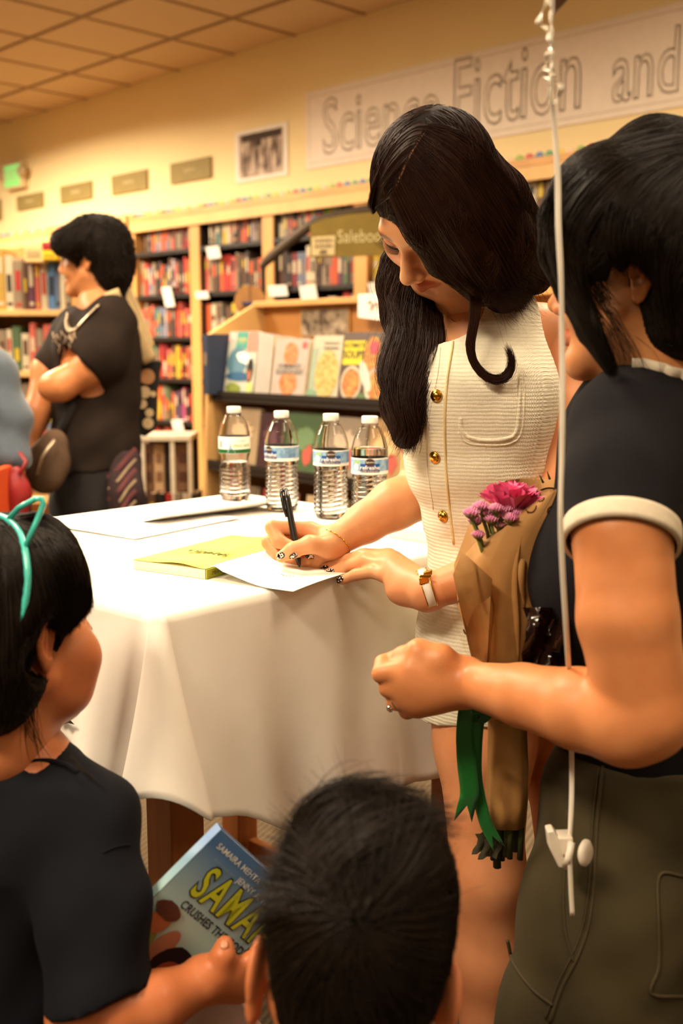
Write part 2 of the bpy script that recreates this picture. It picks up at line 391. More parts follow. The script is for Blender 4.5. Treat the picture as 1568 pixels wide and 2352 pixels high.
# suspended ceiling: deck, grid bars and single tiles
cl = MB().box(W(-3, -.4, CEIL+.06), WU, 10, WM, 4.65, UP, .02).build('ceiling', m_tile); tag(cl, 'suspended ceiling of square tan tiles', kind='structure')
QL = [WALLQ, 3.80]; 
while QL[-1] > -4.5: QL.append(QL[-1]-.57)
SL = [-4.63+.54*k for k in range(-16, 22)]
tile_me = {}
lamp_cells = []
def cell_of(x, y):
    q = WM.x*x+WM.y*y; s = WU.x*x+WU.y*y
    qi = next((i for i in range(len(QL)-1) if QL[i] >= q > QL[i+1]), None); si = next((i for i in range(len(SL)-1) if SL[i] <= s < SL[i+1]), None)
    return qi, si
LC = [cell_of(x, y)+(p,) for x, y, p in LAMPS]
lampset = set(); 
for qi, si, p in LC: lampset |= {(qi, si), (qi, si+1)}
gr = MB()
for q in QL[1:]: gr.box(W((SL[0]+SL[-1])/2, q, CEIL+.004), WU, (SL[-1]-SL[0])/2, WM, .011, UP, .006)
for s in SL: gr.box(W(s, (QL[0]+QL[-1])/2, CEIL+.005), WU, .011, WM, (QL[0]-QL[-1])/2, UP, .005)
g = gr.build('grid_bar', m_grid, cl); g['kind'] = 'stuff'
rest = MB()
for i in range(len(QL)-1):
    for j in range(len(SL)-1):
        if (i, j) in lampset: continue
        c = W((SL[j]+SL[j+1])/2, (QL[i]+QL[i+1])/2, CEIL+.018); hq = (QL[i]-QL[i+1])/2-.006; hs = (SL[j+1]-SL[j])/2-.006
        if i < 6 and -11 < SL[j] < -2.9:
            key = round(hq, 3)
            if key not in tile_me:
                tile_me[key] = MB().box((0, 0, 0), WU, hs, WM, hq, UP, .012).build('ceiling_tile', m_tile, cl).data
                o = bpy.context.scene.objects[-1] if False else None
                for ob in list(cl.children):
                    if ob.data == tile_me[key]: ob.location = c
            else:
                o = bpy.data.objects.new('ceiling_tile', tile_me[key]); COL.objects.link(o); o.parent = cl; o.location = c
        else: rest.box(c, WU, hs, WM, hq, UP, .012)
r_ = rest.build('far_ceiling_tiles', m_tile, cl); r_['kind'] = 'stuff'
m_diff = mat('lamp_diffuser', (1, .9, .7), .5, emit=(1.0, .78, .5), emit_s=9.0)
for n_, (qi, si, p) in enumerate(LC):
    q = (QL[qi]+QL[qi+1])/2; s = SL[si+1]; c = W(s, q, CEIL)
    t = thing('ceiling_light', 'glowing recessed ceiling panel light %s' % LAMP_AT[n_], 'light', c, 'recessed ceiling panel lights')
    MB().box(c+UP*.006, WU, .52, WM, .265, UP, .004).build('diffuser', m_diff, t)
    MB().box(c+UP*.025, WU, .53, WM, .275, UP, .012).build('housing', m_grid, t)
    ld = bpy.data.lights.new('panel_lamp', 'AREA'); ld.shape = 'RECTANGLE'; ld.size = 1.02; ld.size_y = .52; ld.energy = p; ld.color = LAMP_COL; ld.spread = math.radians(165)
    lo = bpy.data.objects.new('panel_lamp', ld); COL.objects.link(lo); lo.location = c-UP*.012
    lo.rotation_euler = (0, 0, math.atan2(WU.y, WU.x)); lo.parent = t; lo.location = (0, 0, -.012)
# ------------------------------------------------------------------ things on the wall
def wall_panel(name, pts, py_mid, label, cat, m, th=.006, q=WALLQ):
    """flat board fixed on the wall, from its pixel corners (left-top, right-top, left-bottom)"""
    l = spx(pts[0], py_mid, q); r = spx(pts[1], py_mid, q)
    return l, r
def zpx(px, py, q):
    d = at(px, py, 1.0); r = q/(WM.x*d.x+WM.y*d.y); return CAMZ+(d.z-CAMZ)*r
m_olive = mat('olive_sign_board', srgb(150, 132, 78), .7, var=.1, scale=25)
m_pale = mat('pale_sign_lettering', srgb(205, 190, 140), .7)
m_paper = mat('white_paper', srgb(246, 238, 226), .85, var=.03, scale=30)
QF = WALLQ-.004
for i, (x0, x1, yt, yb, lab) in enumerate([(-45, 5, 462, 510, 'olive wall plaque cut by the left picture edge, leftmost of the row'), (41, 101, 446, 480, 'small olive wall plaque directly below the exit sign'),
        (141, 213, 422, 462, 'olive wall plaque between the exit sign plaque and the head of the standing man'), (259, 340, 397, 442, 'olive wall plaque second from the drawing poster'),
        (394, 486, 368, 416, 'largest olive wall plaque, right beside the drawing poster')]):
    s0, s1 = spx(x0, (yt+yb)/2, QF), spx(x1, (yt+yb)/2, QF); xm = (x0+x1)/2
    z0, z1 = zpx(xm, yb, QF), zpx(xm, yt, QF)
    t = thing('wall_plaque', lab, 'sign', W((s0+s1)/2, QF, (z0+z1)/2), 'olive plaques on the yellow wall')
    MB().box(W((s0+s1)/2, QF-.006, (z0+z1)/2), WU, (s1-s0)/2, WM, .006, UP, (z1-z0)/2).build('board', m_olive, t)
    squiggle('lettering', W((s0+s1)/2, QF-.0125, (z0+z1)/2), WU, UP, (s1-s0)*.3, (z1-z0)*.22, m_pale, t, r=.004)
# drawing poster
s0, s1 = spx(541, 350, QF), spx(661, 350, QF); z0, z1 = zpx(601, 412, QF), zpx(601, 292, QF)
t = thing('drawing_poster', 'black and white drawing poster pinned left of the long banner', 'poster', W((s0+s1)/2, QF, z0))
MB().box(W((s0+s1)/2, QF-.002, (z0+z1)/2), WU, (s1-s0)/2, WM, .002, UP, (z1-z0)/2).build('sheet', m_paper, t)
m_ink = mat('poster_ink', srgb(150, 125, 105), .8, scale=9, col2=srgb(55, 40, 32), stretch=(3, 3, 1.0))
w_, h_ = (s1-s0), (z1-z0)
MB().box(W((s0+s1)/2, QF-.0045, (z0+z1)/2), WU, w_*.42, WM, .0006, UP, h_*.42).build('drawing', mat('poster_print', srgb(215, 195, 175), .8, scale=14, col2=srgb(95, 75, 62), stretch=(2.2, 2.2, .8)), t)
k = MB(); k.box(W((s0+s1)/2+.01, QF-.0055, z1-h_*.16), WU, w_*.38, WM, .0006, UP, h_*.07); k.box(W((s0+s1)/2-.02, QF-.0055, z1-h_*.27), WU, w_*.06, WM, .0006, UP, h_*.08)
k.build('dark_canopy', mat('dark_print', srgb(70, 55, 45), .8), t)
for j in range(6):
    MB().box(W(s0+w_*(.16+.135*j), QF-.0055, z0+h_*.4), WU, w_*.012, WM, .0006, UP, h_*.2).build('column', m_ink, t)
# long banner
s0 = spx(703, 300, QF); s1 = spx(1800, 130, QF); z0, z1 = zpx(706, 390, QF), zpx(703, 214, QF)
t = thing('genre_banner', 'long white paper banner lettered Science Fiction and on yellow wall', 'banner', W((s0+s1)/2, QF, z0))
MB().box(W((s0+s1)/2, QF-.0015, (z0+z1)/2), WU, (s1-s0)/2, WM, .0015, UP, (z1-z0)/2).build('paper', mat('banner_paper', srgb(246, 232, 216), .9, var=.04, scale=20), t)
m_let = mat('banner_pencil', srgb(222, 203, 180), .9)
def bt(nm, word, x0, x1, py, size, mm=m_let):
    a = spx(x0, py, QF); b_ = spx(x1, py, QF); xm = (x0+x1)/2
    o = text(nm, word, (0, 0, 0), (1, 0, 0), (0, 1, 0), 1, mm, t, 'LEFT', outline=.012)
    xs = [v.co.x for v in o.data.vertices]; ys = [v.co.y for v in o.data.vertices]; lo, hi = min(xs), max(xs); yl, yh = min(ys), max(ys)
    zc = zpx(xm, py, QF); hz = size
    org = W(a, QF-.0036, zc)
    for v in o.data.vertices:
        v.co = org+WU*((v.co.x-lo)/(hi-lo)*(b_-a))+UP*(((v.co.y-yl)/(yh-yl)-.5)*hz)
bt('word_science', 'Science', 742, 1010, 265, .30); bt('word_fiction', 'Fiction', 1044, 1335, 190, .34); bt('word_and', 'and', 1408, 1560, 150, .27)
fr = MB()
for zz in (z0+.03, z1-.03): fr.box(W((s0+s1)/2, QF-.0036, zz), WU, (s1-s0)/2-.03, WM, .0004, UP, .0025)
fr.box(W(s0+.03, QF-.0036, (z0+z1)/2), WU, .0025, WM, .0004, UP, (z1-z0)/2-.03)
fr.build('pencil_border', m_let, t)
# exit sign
c = W(spx(36, 405, QF-.03), QF-.03, zpx(36, 405, QF-.03))
t = thing('exit_sign', 'small lit green exit sign box high on the wall', 'sign', c)
MB().box(c, WU, .135, WM, .03, UP, .095).build('housing', mat('exit_housing', srgb(225, 205, 165), .5), t, bevel=.01)
MB().box(c-WM*.032, WU, .115, WM, .003, UP, .078).build('lit_panel', mat('exit_green', srgb(140, 215, 110), .5, emit=(.3, .9, .25), emit_s=.45), t)
text('lettering', 'EXIT', c-WM*.0365, WU, UP, .12, mat('exit_letter', srgb(205, 235, 170), .5), t, 'CENTER', weight=.02)
for sgn in (-1, 1):
    MB().lathe(c+WU*sgn*.15+UP*.02, [(.035, 0), (.045, .02), (.045, .04), (.03, .05)], 14, axis=-WM).build('lamp_head', mat('exit_lamp', srgb(190, 165, 125), .4), t, smooth=True)
# ------------------------------------------------------------------ wall bookcases
m_wood = mat('honey_maple', srgb(214, 158, 92), .45, var=.18, scale=6, stretch=(1, 1, .25), bump=.05)
m_wood2 = mat('light_maple', srgb(226, 178, 112), .45, var=.15, scale=7, stretch=(1, 1, .3), bump=.05)
m_black = mat('black_shelf_laminate', srgb(40, 30, 24), .45)
m_dark = mat('dark_back_panel', srgb(52, 34, 22), .7)
QB = 3.9; BT = 2.04; SHZ = [1.825, 1.565, 1.31, 1.06, .80, .54, .28]
BAYS = [(-8.67, -8.01, 'farthest left'), (-8.01, -7.35, 'second farthest left'), (-7.35, -6.69, 'far left'), (-6.69, -6.03, 'panel-side'), (-5.78, -5.13, 'left'), (-5.13, -4.48, 'middle'), (-4.48, -3.78, 'right'), (-3.78, -3.10, 'half hidden'), (-3.10, -2.44, 'rearmost right'), (-2.44, -1.78, 'edge')]
cases = []
SHELFW = {0: 'top', 1: 'second', 2: 'third', 3: 'fourth', 4: 'fifth', 5: 'sixth', 6: 'lowest'}
BAYLAB = {'farthest left': 'maple wall bookcase farthest left, cut by the picture edge', 'second farthest left': 'maple wall bookcase above the left edge person, one in from the edge', 'far left': 'maple wall bookcase behind the face of the standing man', 'panel-side': 'maple wall bookcase hidden behind the hair of the standing man',
 'left': 'maple wall bookcase with black shelves just right of the standing man', 'middle': 'middle maple wall bookcase under the drawing poster',
 'right': 'maple wall bookcase behind the olive Salebooks sign', 'half hidden': 'maple wall bookcase mostly hidden by the signing woman', 'rearmost right': 'maple wall bookcase seen between the two dark haired women', 'edge': 'maple wall bookcase behind the woman in navy shirt'}
for s0, s1, nm in BAYS:
    sc = (s0+s1)/2; hw = (s1-s0)/2
    t = thing('bookcase', BAYLAB[nm], 'bookcase', W(sc, QB+.15, 0), 'maple bookcases along the yellow wall')
    cases.append((t, s0, s1, nm))
    for s_ in (s0+.0225, s1-.0225): MB().box(W(s_, QB+.16, BT/2), WU, .0225, WM, .16, UP, BT/2).build('side_panel', m_wood, t)
    MB().box(W(sc, QB+.315, BT/2), WU, hw, WM, .005, UP, BT/2).build('back_panel', m_dark if nm in ('left', 'middle', 'right') else m_wood, t)
    MB().box(W(sc, QB+.15, BT-.015), WU, hw, WM, .165, UP, .015).build('top_board', m_wood, t)
    MB().box(W(sc, QB-.004, BT-.045), WU, hw, WM, .008, UP, .045).build('crown_board', m_wood2, t)
    MB().box(W(sc, QB+.02, .05), WU, hw, WM, .01, UP, .05).build('kick_board', m_wood, t)
    for z in SHZ:
        MB().box(W(sc, QB+.155, z-.012), WU, hw-.045, WM, .155, UP, .012).build('shelf', m_black, t)
    if nm in ('middle', 'right'):
        MB().box(W(s0+.05, QB+.16, BT/2), WU, .004, WM, .15, UP, BT/2-.02).build('dark_lining', m_black, t)
    # scalloped paper border on the crown
    cols = [(226, 190, 70), (90, 150, 110), (90, 120, 160), (200, 90, 80), (150, 170, 80), (225, 190, 150)]
    ms = [pm(*c_) for c_ in cols]; n_ = 13; bd = MB()
    for k in range(n_):
        cc = W(s0+(k+.5)*(s1-s0)/n_, QB-.016, BT+.002)
        bd.add([cc+WU*.022*math.cos(a)+UP*.02*math.sin(a) for a in np.linspace(0, math.pi, 7)]+[cc+WM*.006+WU*.022*math.cos(a)+UP*.02*math.sin(a) for a in np.linspace(0, math.pi, 7)],
               [tuple(range(7)), tuple(range(7, 14))[::-1]]+[(i, i+7, (i+1) % 7+7, (i+1) % 7) for i in range(7)], (k*5+int(abs(s0)*7)) % 6)
    o = bd.build('paper_border', ms, t); o['kind'] = 'stuff'
MB_ = MB().box(W(-5.905, QB+.12, BT/2+.01), WU, .12, WM, .15, UP, BT/2+.01).build('wall_column', mat('column_maple', srgb(222, 172, 104), .5, var=.1, scale=5, stretch=(1, 1, .2)))
tag(MB_, 'plain maple column panel between bookcases, right of the man\'s head', 'panel')
PAL = {'r': ((196, 52, 44), 'red'), 'o': ((226, 96, 44), 'orange'), 'p': ((224, 106, 88), 'salmon'), 'k': ((36, 26, 26), 'black'), 'n': ((104, 68, 44), 'brown'), 'g': ((88, 112, 74), 'green'),
       'G': ((112, 190, 40), 'bright green'), 'b': ((120, 128, 150), 'blue grey'), 'B': ((92, 138, 188), 'bright blue'), 'w': ((226, 206, 172), 'cream'), 'y': ((222, 186, 50), 'yellow'), 't': ((74, 122, 112), 'teal'),
       'u': ((110, 60, 84), 'purple'), 'm': ((206, 84, 128), 'magenta'), 'e': ((160, 138, 112), 'beige'), 'd': ((70, 52, 46), 'dark brown'), 'l': ((176, 160, 168), 'lilac'), 'c': ((138, 26, 30), 'crimson'), 'a': ((60, 70, 96), 'navy'), 'f': ((200, 160, 70), 'mustard')}
ORD = ['first', 'second', 'third', 'fourth', 'fifth', 'sixth', 'seventh', 'eighth', 'ninth', 'tenth', 'eleventh', 'twelfth', 'thirteenth', 'fourteenth', 'fifteenth', 'sixteenth', 'seventeenth', 'eighteenth', 'nineteenth', 'twentieth', 'twenty-first', 'twenty-second', 'twenty-third', 'twenty-fourth', 'twenty-fifth']
m_pages = mat('book_pages', srgb(232, 214, 180), .9, var=.1, scale=300, stretch=(1, 1, 1))
PAL = {k_: (tuple(int(c_*.86) for c_ in v_[0]), v_[1]) for k_, v_ in PAL.items()}
def book_block(c, ax, hw, ay, hd, az, hh, colkey, rng, name='book'):
    """upright shelved book: boards and spine round a recessed page block, a title band proud of the spine"""
    c = Vector(c); cm = pm(*PAL[colkey][0]); k2 = rng.choice('wekyo') if colkey not in 'we' else rng.choice('rkn')
    b_ = MB(); th = min(.003, hw*.25)
    b_.box(c-ax*(hw-th/2), ax, th/2, ay, hd, az, hh, 0); b_.box(c+ax*(hw-th/2), ax, th/2, ay, hd, az, hh, 0)
    n_ = 5; fr_ = [(-math.cos(math.pi*i/n_)*hw, -math.sin(math.pi*i/n_)*.005) for i in range(n_+1)]
    base = c-ay*hd
    b_.prism([base+ax*x+ay*y-az*hh for x, y in fr_], az*(2*hh), 0)
    b_.box(c+ay*.003, ax, hw-th, ay, hd-.004, az, hh-.004, 1)
    zz = rng.uniform(-.35, .55)*hh; L_ = rng.uniform(.18, .42)*hh
    b_.box(base-ay*.0035+az*zz, ax, hw*.55, ay, .0022, az, L_, 2)
    if rng.random() < .5: b_.box(base-ay*.0035-az*hh*.78, ax, hw*.6, ay, .0022, az, hh*.06, 2)
    return b_.build(name, [cm, m_pages, pm(*PAL[k2][0])])
def fill_row(s0, s1, q, z, seq, hmin, hmax, wmin, wmax, lab, group, seed, dp=.08, ux=None, pt=None):
    rng = random.Random(seed); s = s0; i = 0; n_ = len(seq); ws = [rng.uniform(wmin, wmax) for _ in seq]; sc_ = (s1-s0)/sum(ws); ws = [w*sc_ for w in ws]
    prev = None
    for key, w in zip(seq, ws):
        h = rng.uniform(hmin, hmax) if key != prev else h; prev = key
        c = pt(s+w/2, q+dp, z+h/2)
        o = book_block(c, ux or WU, w/2-.0012, WM if ux is None else UP.cross(ux), dp, UP, h/2, key, rng)
        tag(o, '%s book, %s from the left, %s' % (PAL[key][1], ORD[i], lab), 'book', group); s += w; i += 1
ROWS = {('left', 0): 'ndoblopbepneepcrw', ('left', 1): 'eorbekdokbnlpnkrok', ('left', 2): 'peoptbblndrpcpra', ('left', 3): 'pldgkrcpnyrkoep', ('left', 4): 'pnryoegnpaumkre', ('left', 5): 'ekrnpwoekb',
        ('middle', 0): 'keteywedknopklend', ('middle', 1): 'pendorrpenndnnop', ('middle', 2): 'oweknywukgde', ('middle', 3): 'obkrnewbk', ('right', 0): 'wbekewpBBeGGGllapp', ('right', 1): 'ndkcbbwwndeepougdew', ('right', 2): 'kygenywkre',
        ('half hidden', 0): 'wwpekbreon', ('half hidden', 1): 'ypnpwbkerow', ('rearmost right', 0): 'eudklwnekrpba', ('rearmost right', 1): 'pkrenowbkep',
        ('far left', 0): 'eddgpknnr', ('panel-side', 0): 'cekbwgnpoe', ('second farthest left', 0): 'wnoewwdpek', ('second farthest left', 1): 'wwopewnbew', ('far left', 1): 'wegnkyebpw', ('farthest left', 0): 'wwneopewbk'}
BAYSHORT = {'left': 'wall bookcase beside the man', 'middle': 'wall bookcase under the poster', 'right': 'wall bookcase behind Salebooks sign', 'half hidden': 'bookcase behind the signing woman', 'rearmost right': 'bookcase between the women', 'far left': 'bookcase behind the man\'s face', 'panel-side': 'bookcase behind the man\'s hair', 'second farthest left': 'bookcase above the left person', 'farthest left': 'bookcase at far left edge'}
for (bn, r), seq in ROWS.items():
    s0, s1 = next((a, b_) for a, b_, n_ in BAYS if n_ == bn)
    l_ = s0+.05+(.05 if bn in ('left', 'middle') and r == 0 else .005); fill_row(l_, s1-.05, QB+.035, SHZ[r]+.0005, seq, .165, .215, .022, .045, '%s shelf of %s' % (SHELFW[r], BAYSHORT[bn]), 'books on the wall bookcases', hash(bn) % 7+r*13+len(seq), pt=W)
# white shelf cards
for i, (px, py, w_, h_, lab) in enumerate([(490, 580, 34, 26, 'white card hanging from the top shelf of the middle wall bookcase'), (386, 682, 26, 44, 'folded white card on second shelf of the left wall bookcase'), (464, 678, 34, 16, 'white card below second shelf at the left post of middle bookcase'),
        (638, 668, 46, 24, 'white shelf card left of another beneath the curved sign arm'), (708, 672, 40, 30, 'white shelf card centred beneath the olive Salebooks sign'), (868, 662, 44, 26, 'white shelf card touching the hair of the signing woman'), (408, 978, 30, 24, 'white card lying on fourth shelf end beside display stand')]):
    q = QB-.012; k = WM.x*at(px, py, 1).x+WM.y*at(px, py, 1).y; dd = q/k
    hw = w_/2*dd/F/.74; hh = h_/2*dd/F; c = W(spx(px, py, q), q, zpx(px, py, q))
    tlt = (UP+WM*(-.25)).normalized()
    b_ = MB().box(c, WU, hw, tlt.cross(WU), .0008, tlt, hh); b_.box(c+UP*hh+WM*.02, WU, hw, WM, .022, UP, .0006)
    tag(b_.build('shelf_card', m_paper), lab, 'card', 'white shelf cards on the wall bookcases')
# ================================================================== cookbook display stand
DL = V(-.546, 4.4, 0); DR = V(.68, -.733, 0).normalized(); DN = V(-.733, -.68, 0).normalized()   # right along the front, outwards
def D(r, o, z): return DL+DR*r+DN*o+UP*z        # r along, o outwards (front plane 0, back negative), z height
t = thing('display_stand', 'maple book display stand with black shelves behind the water bottles', 'display stand', D(.7, -.15, 0))
SW = 1.62
for r_, nm in ((0.012, 'end_panel'), (SW-.012, 'end_panel')):
    MB().prism([D(r_-.0115, .10, 0), D(r_-.0115, .045, .55), D(r_-.0115, .005, 1.30), D(r_-.0115, -.24, 1.43), D(r_-.0115, -.30, 1.43), D(r_-.0115, -.30, 0)], DR*.023).build(nm, m_wood2, t, bevel=.002)
MB().box(D(SW/2, -.29, .72), DR, SW/2-.024, DN, .008, UP, .70).build('back_panel', mat('amber_back_board', srgb(206, 140, 72), .5, var=.12, scale=5), t)
MB().box(D(SW/2, -.265, 1.425), DR, SW/2, DN, .035, UP, .012).build('top_rail', m_wood, t, bevel=.003)
for z, of in ((1.055, .0), (.775, .03), (.50, .05), (.2, .08)):
    MB().box(D(SW/2, of-.14, z-.012), DR, SW/2-.025, DN, .14, UP, .012).build('shelf', m_black, t, bevel=.002)
    MB().box(D(SW/2, of-.006, z+.004), DR, SW/2-.025, DN, .006, UP, .014).build('shelf_lip', m_black, t)
# framed print and white sign fixed on the back board
t2 = thing('framed_print', 'grey patterned print in wood frame on the display stand back', 'picture', D(.40, -.28, 1.33))
MB().box(D(.41, -.276, 1.345), DR, .145, DN, .004, UP, .058).build('frame', m_wood, t2)
MB().box(D(.41, -.271, 1.345), DR, .136, DN, .002, UP, .05).build('print', mat('swirl_print', srgb(190, 168, 138), .8, scale=24, col2=srgb(92, 72, 56)), t2)
t2 = thing('new_sign', 'white curved hanging sign on the display stand top rail', 'sign', D(.9, -.2, 1.4))
pts = [D(.66+.44*x, -.222, 1.445-(.085 if 0 < i < 12 else .0)-.018*math.sin(math.pi*x)) for i, x in enumerate([0]+list(np.linspace(0.0, 1, 11))+[1])]
MB().prism(pts, DN*.006).build('board', m_paper, t2)
squiggle('lettering', D(.88, -.2145, 1.40), DR, UP, .33, .035, mat('grey_ink', srgb(170, 150, 130), .8), t2, n=9, r=.004)
# ---- face-out books
def face_book(name, r, w, h, z, col, label, group='face-out books on the display stand', depth=.02, lean=.16, out=-.03, yaw=0.0, copies=0):
    """book standing face out, leaning back; returns (thing, origin at bottom-left of cover, right, up, normal)"""
    rt = (Matrix.Rotation(yaw, 3, 'Z') @ DR); nn = (Matrix.Rotation(yaw, 3, 'Z') @ DN)
    up = (UP-nn*lean).normalized(); n2 = rt.cross(up)
    o = D(r, out, z+.004); c = o+rt*w/2+up*h/2-n2*depth/2
    tb = thing(name, label, 'book', D(r+w/2, out, z), group)
    k = MB(); k.box(c+n2*(depth/2-.0012), rt, w/2, n2, .0012, up, h/2); k.box(c-n2*(depth/2-.0012), rt, w/2, n2, .0012, up, h/2); k.box(c-rt*(w/2-.001), rt, .001, n2, depth/2, up, h/2)
    k.build('cover', pm(*col, rough=.35), tb)
    MB().box(c+rt*.001, rt, w/2-.004, n2, depth/2-.0026, up, h/2-.003).build('page_block', m_pages, tb)
    return tb, o, rt, up, n2
def blob(name, fb, x, y, rx, ry, m, lift=.0008, seg=20, wob=.0, seed=0, th=.0006, rot=0):
    tb, o, rt, up, n2 = fb; rng = random.Random(seed)
    c = o+rt*x+up*y+n2*lift
    P = []
    for i in range(seg):
        a = 2*math.pi*i/seg; k = 1+wob*rng.uniform(-1, 1); dx, dy = rx*math.cos(a)*k, ry*math.sin(a)*k
        P.append(c+rt*(dx*math.cos(rot)-dy*math.sin(rot))+up*(dx*math.sin(rot)+dy*math.cos(rot)))
    return MB().prism(P, n2*th).build(name, m, tb)
def rectp(name, fb, x0, y0, x1, y1, m, lift=.0008, th=.0005):
    tb, o, rt, up, n2 = fb
    return MB().box(o+rt*(x0+x1)/2+up*(y0+y1)/2+n2*(lift+th/2), rt, abs(x1-x0)/2, n2, th/2, up, abs(y1-y0)/2).build(name, m, tb)
def txt(name, fb, s, x, y, size, m, align='CENTER', lift=.0012, **k):
    tb, o, rt, up, n2 = fb
    return text(name, s, o+rt*x+up*y, rt, up, size, m, tb, align, lift=lift, **k)
Z1 = 1.055
# dark edge-on book then the surf book with copies behind
b1 = D(.045, -.05, Z1+.125); o = book_block(b1, DR, .016, -DN, .09, UP, .12, 'a', random.Random(3)); tag(o, 'navy and black book standing beside the left end of display stand', 'book', 'face-out books on the display stand')
fb = face_book('travel_book', .075, .19, .255, Z1, (196, 196, 182), 'surf travel book with teal title panel and big blue wave', depth=.018, out=-.02)
rectp('title_panel', fb, .05, .185, .125, .253, pm(70, 150, 132))
rectp('corner_panel', fb, .0, .215, .05, .253, pm(232, 180, 170)); rectp('right_panel', fb, .128, .175, .185, .253, pm(228, 130, 110))
squiggle('title', fb[1]+fb[2]*.088+fb[3]*.218, fb[2], fb[3], .055, .024, pm(226, 190, 90), fb[0], n=4, r=.0022)
blob('wave', fb, .07, .135, .068, .055, pm(92, 132, 152), seed=2, wob=.06, rot=.3); blob('foam', fb, .115, .15, .05, .022, m_paper, lift=.0014, rot=-.2, wob=.1)
blob('sea', fb, .09, .075, .085, .018, pm(46, 92, 130), lift=.0016); blob('dark_figure_hair', fb, .158, .1, .02, .05, pm(30, 22, 20), lift=.0016); blob('figure_skin', fb, .158, .08, .011, .022, pm(186, 110, 70), lift=.0024)
blob('leaf_clump', fb, .06, .028, .045, .022, pm(130, 140, 50), lift=.0016, wob=.2); rectp('bottom_strip', fb, 0, 0, .19, .014, pm(74, 140, 124), lift=.0016); blob('figure_top', fb, .165, .03, .02, .025, pm(190, 200, 120), lift=.0018)
for k in range(4):
    r0 = .282+.022*k; tb = face_book('travel_book_copy', r0, .016, .25-.004*k, Z1, (206, 196, 186), 'white page edge of a stacked travel book copy, %s from the surf book cover' % ORD[k], group='stacked travel book copies', depth=.15, out=-.02, lean=.12)
fb = face_book('bread_book', .385, .195, .225, Z1, (182, 166, 154), 'grey cover Homemade Sourdough cookbook with bread loaf', depth=.024, out=-.012)
m_bread = mat('bread_print', srgb(176, 88, 36), .6, scale=60, col2=srgb(208, 142, 88))
blob('loaf', fb, .097, .165, .042, .045, m_bread, wob=.05, seed=4); blob('loaf_slice', fb, .097, .055, .05, .045, m_bread, wob=.06, seed=5)
rectp('title_band', fb, .02, .092, .175, .128, pm(182, 166, 154), lift=.0016)
txt('title', fb, 'HOMEMADE', .097, .12, .024, pm(60, 48, 42), weight=.01, lift=.003); txt('title', fb, 'SOURDOUGH', .097, .1, .024, pm(60, 48, 42), weight=.01, lift=.003)
blob('seal', fb, .172, .2, .014, .014, pm(226, 84, 78))
fb = face_book('pasta_book', .6, .16, .235, Z1, (192, 180, 156), 'pale cookbook with bowl of pasta left of Ultimate Soups', depth=.02, out=-.015)
rectp('mint_spine', fb, 0, 0, .03, .19, pm(150, 164, 140)); blob('bowl', fb, .09, .095, .062, .088, mat('pasta_print', srgb(164, 126, 44), .6, scale=70, col2=srgb(206, 180, 112)), wob=.02)
squiggle('title', fb[1]+fb[2]*.1+fb[3]*.206, fb[2], fb[3], .08, .009, pm(120, 104, 92), fb[0], n=9, r=.0013); squiggle('title', fb[1]+fb[2]*.1+fb[3]*.188, fb[2], fb[3], .08, .01, pm(80, 66, 58), fb[0], n=8, r=.0016); blob('herb', fb, .02, .02, .03, .018, pm(120, 150, 120))
fb = face_book('soup_book', .77, .205, .245, Z1, (86, 66, 54), 'dark Ultimate Soups cookbook with yellow title block', depth=.025, out=-.01)
rectp('title_block', fb, .004, .13, .115, .215, pm(210, 190, 30)); txt('title', fb, 'ULTIMATE', .06, .198, .024, pm(54, 44, 24), weight=.01, lift=.0022); txt('title', fb, 'SOUPS', .06, .165, .038, pm(54, 44, 24), weight=.02, lift=.0022)
m_veg = mat('soup_print', srgb(166, 68, 30), .6, scale=80, col2=srgb(180, 150, 74))
blob('bowl_rim', fb, .06, .065, .054, .062, pm(196, 180, 160)); blob('soup', fb, .06, .065, .045, .052, m_veg, lift=.0016); blob('vegetables', fb, .155, .16, .048, .07, m_veg, wob=.08); blob('radish', fb, .16, .19, .022, .025, pm(214, 70, 84), lift=.0018)
blob('second_bowl_rim', fb, .18, .06, .05, .06, pm(206, 192, 174)); blob('second_soup', fb, .185, .058, .04, .05, m_veg, lift=.0016); blob('napkin', fb, .13, .09, .02, .06, pm(206, 196, 184), lift=.0018, rot=.5); rectp('green_strip', fb, .1, .01, .17, .03, pm(84, 110, 70))
fb = face_book('grey_book', .99, .2, .23, Z1, (150, 140, 136), 'grey cookbook partly hidden by the signing woman\'s hair', depth=.02)
blob('photo', fb, .1, .1, .07, .06, pm(92, 80, 84), wob=.1)
# lower shelf, seen through the bottles
for r0, w, h, col, lab in [(.08, .22, .235, (176, 150, 118), 'tan picture book on lower display shelf behind the leftmost bottle'), (.31, .13, .22, (70, 40, 46), 'dark flowered book on lower display shelf between first two bottles'), (.47, .21, .23, (74, 96, 62), 'dark green book on lower display shelf right of the second bottle'),
        (.70, .2, .225, (150, 132, 112), 'greige book on lower display shelf behind the third bottle'), (.92, .2, .23, (176, 140, 96), 'tan book on lower display shelf behind the rightmost bottle'), (1.15, .2, .22, (120, 150, 140), 'pale teal book on lower display shelf under the hair')]:
    fb = face_book('picture_book', r0, w, h, .775, col, lab, group='books on the lower display shelf', out=.0)
    blob('cover_art', fb, w*.5, h*.6, w*.3, h*.18, pm(*[min(255, int(c*1.25)+12) for c in col]), wob=.25, seed=int(r0*100)); blob('cover_figure', fb, w*.62, h*.32, w*.12, h*.16, pm(188, 84, 70), wob=.2, seed=int(r0*77))
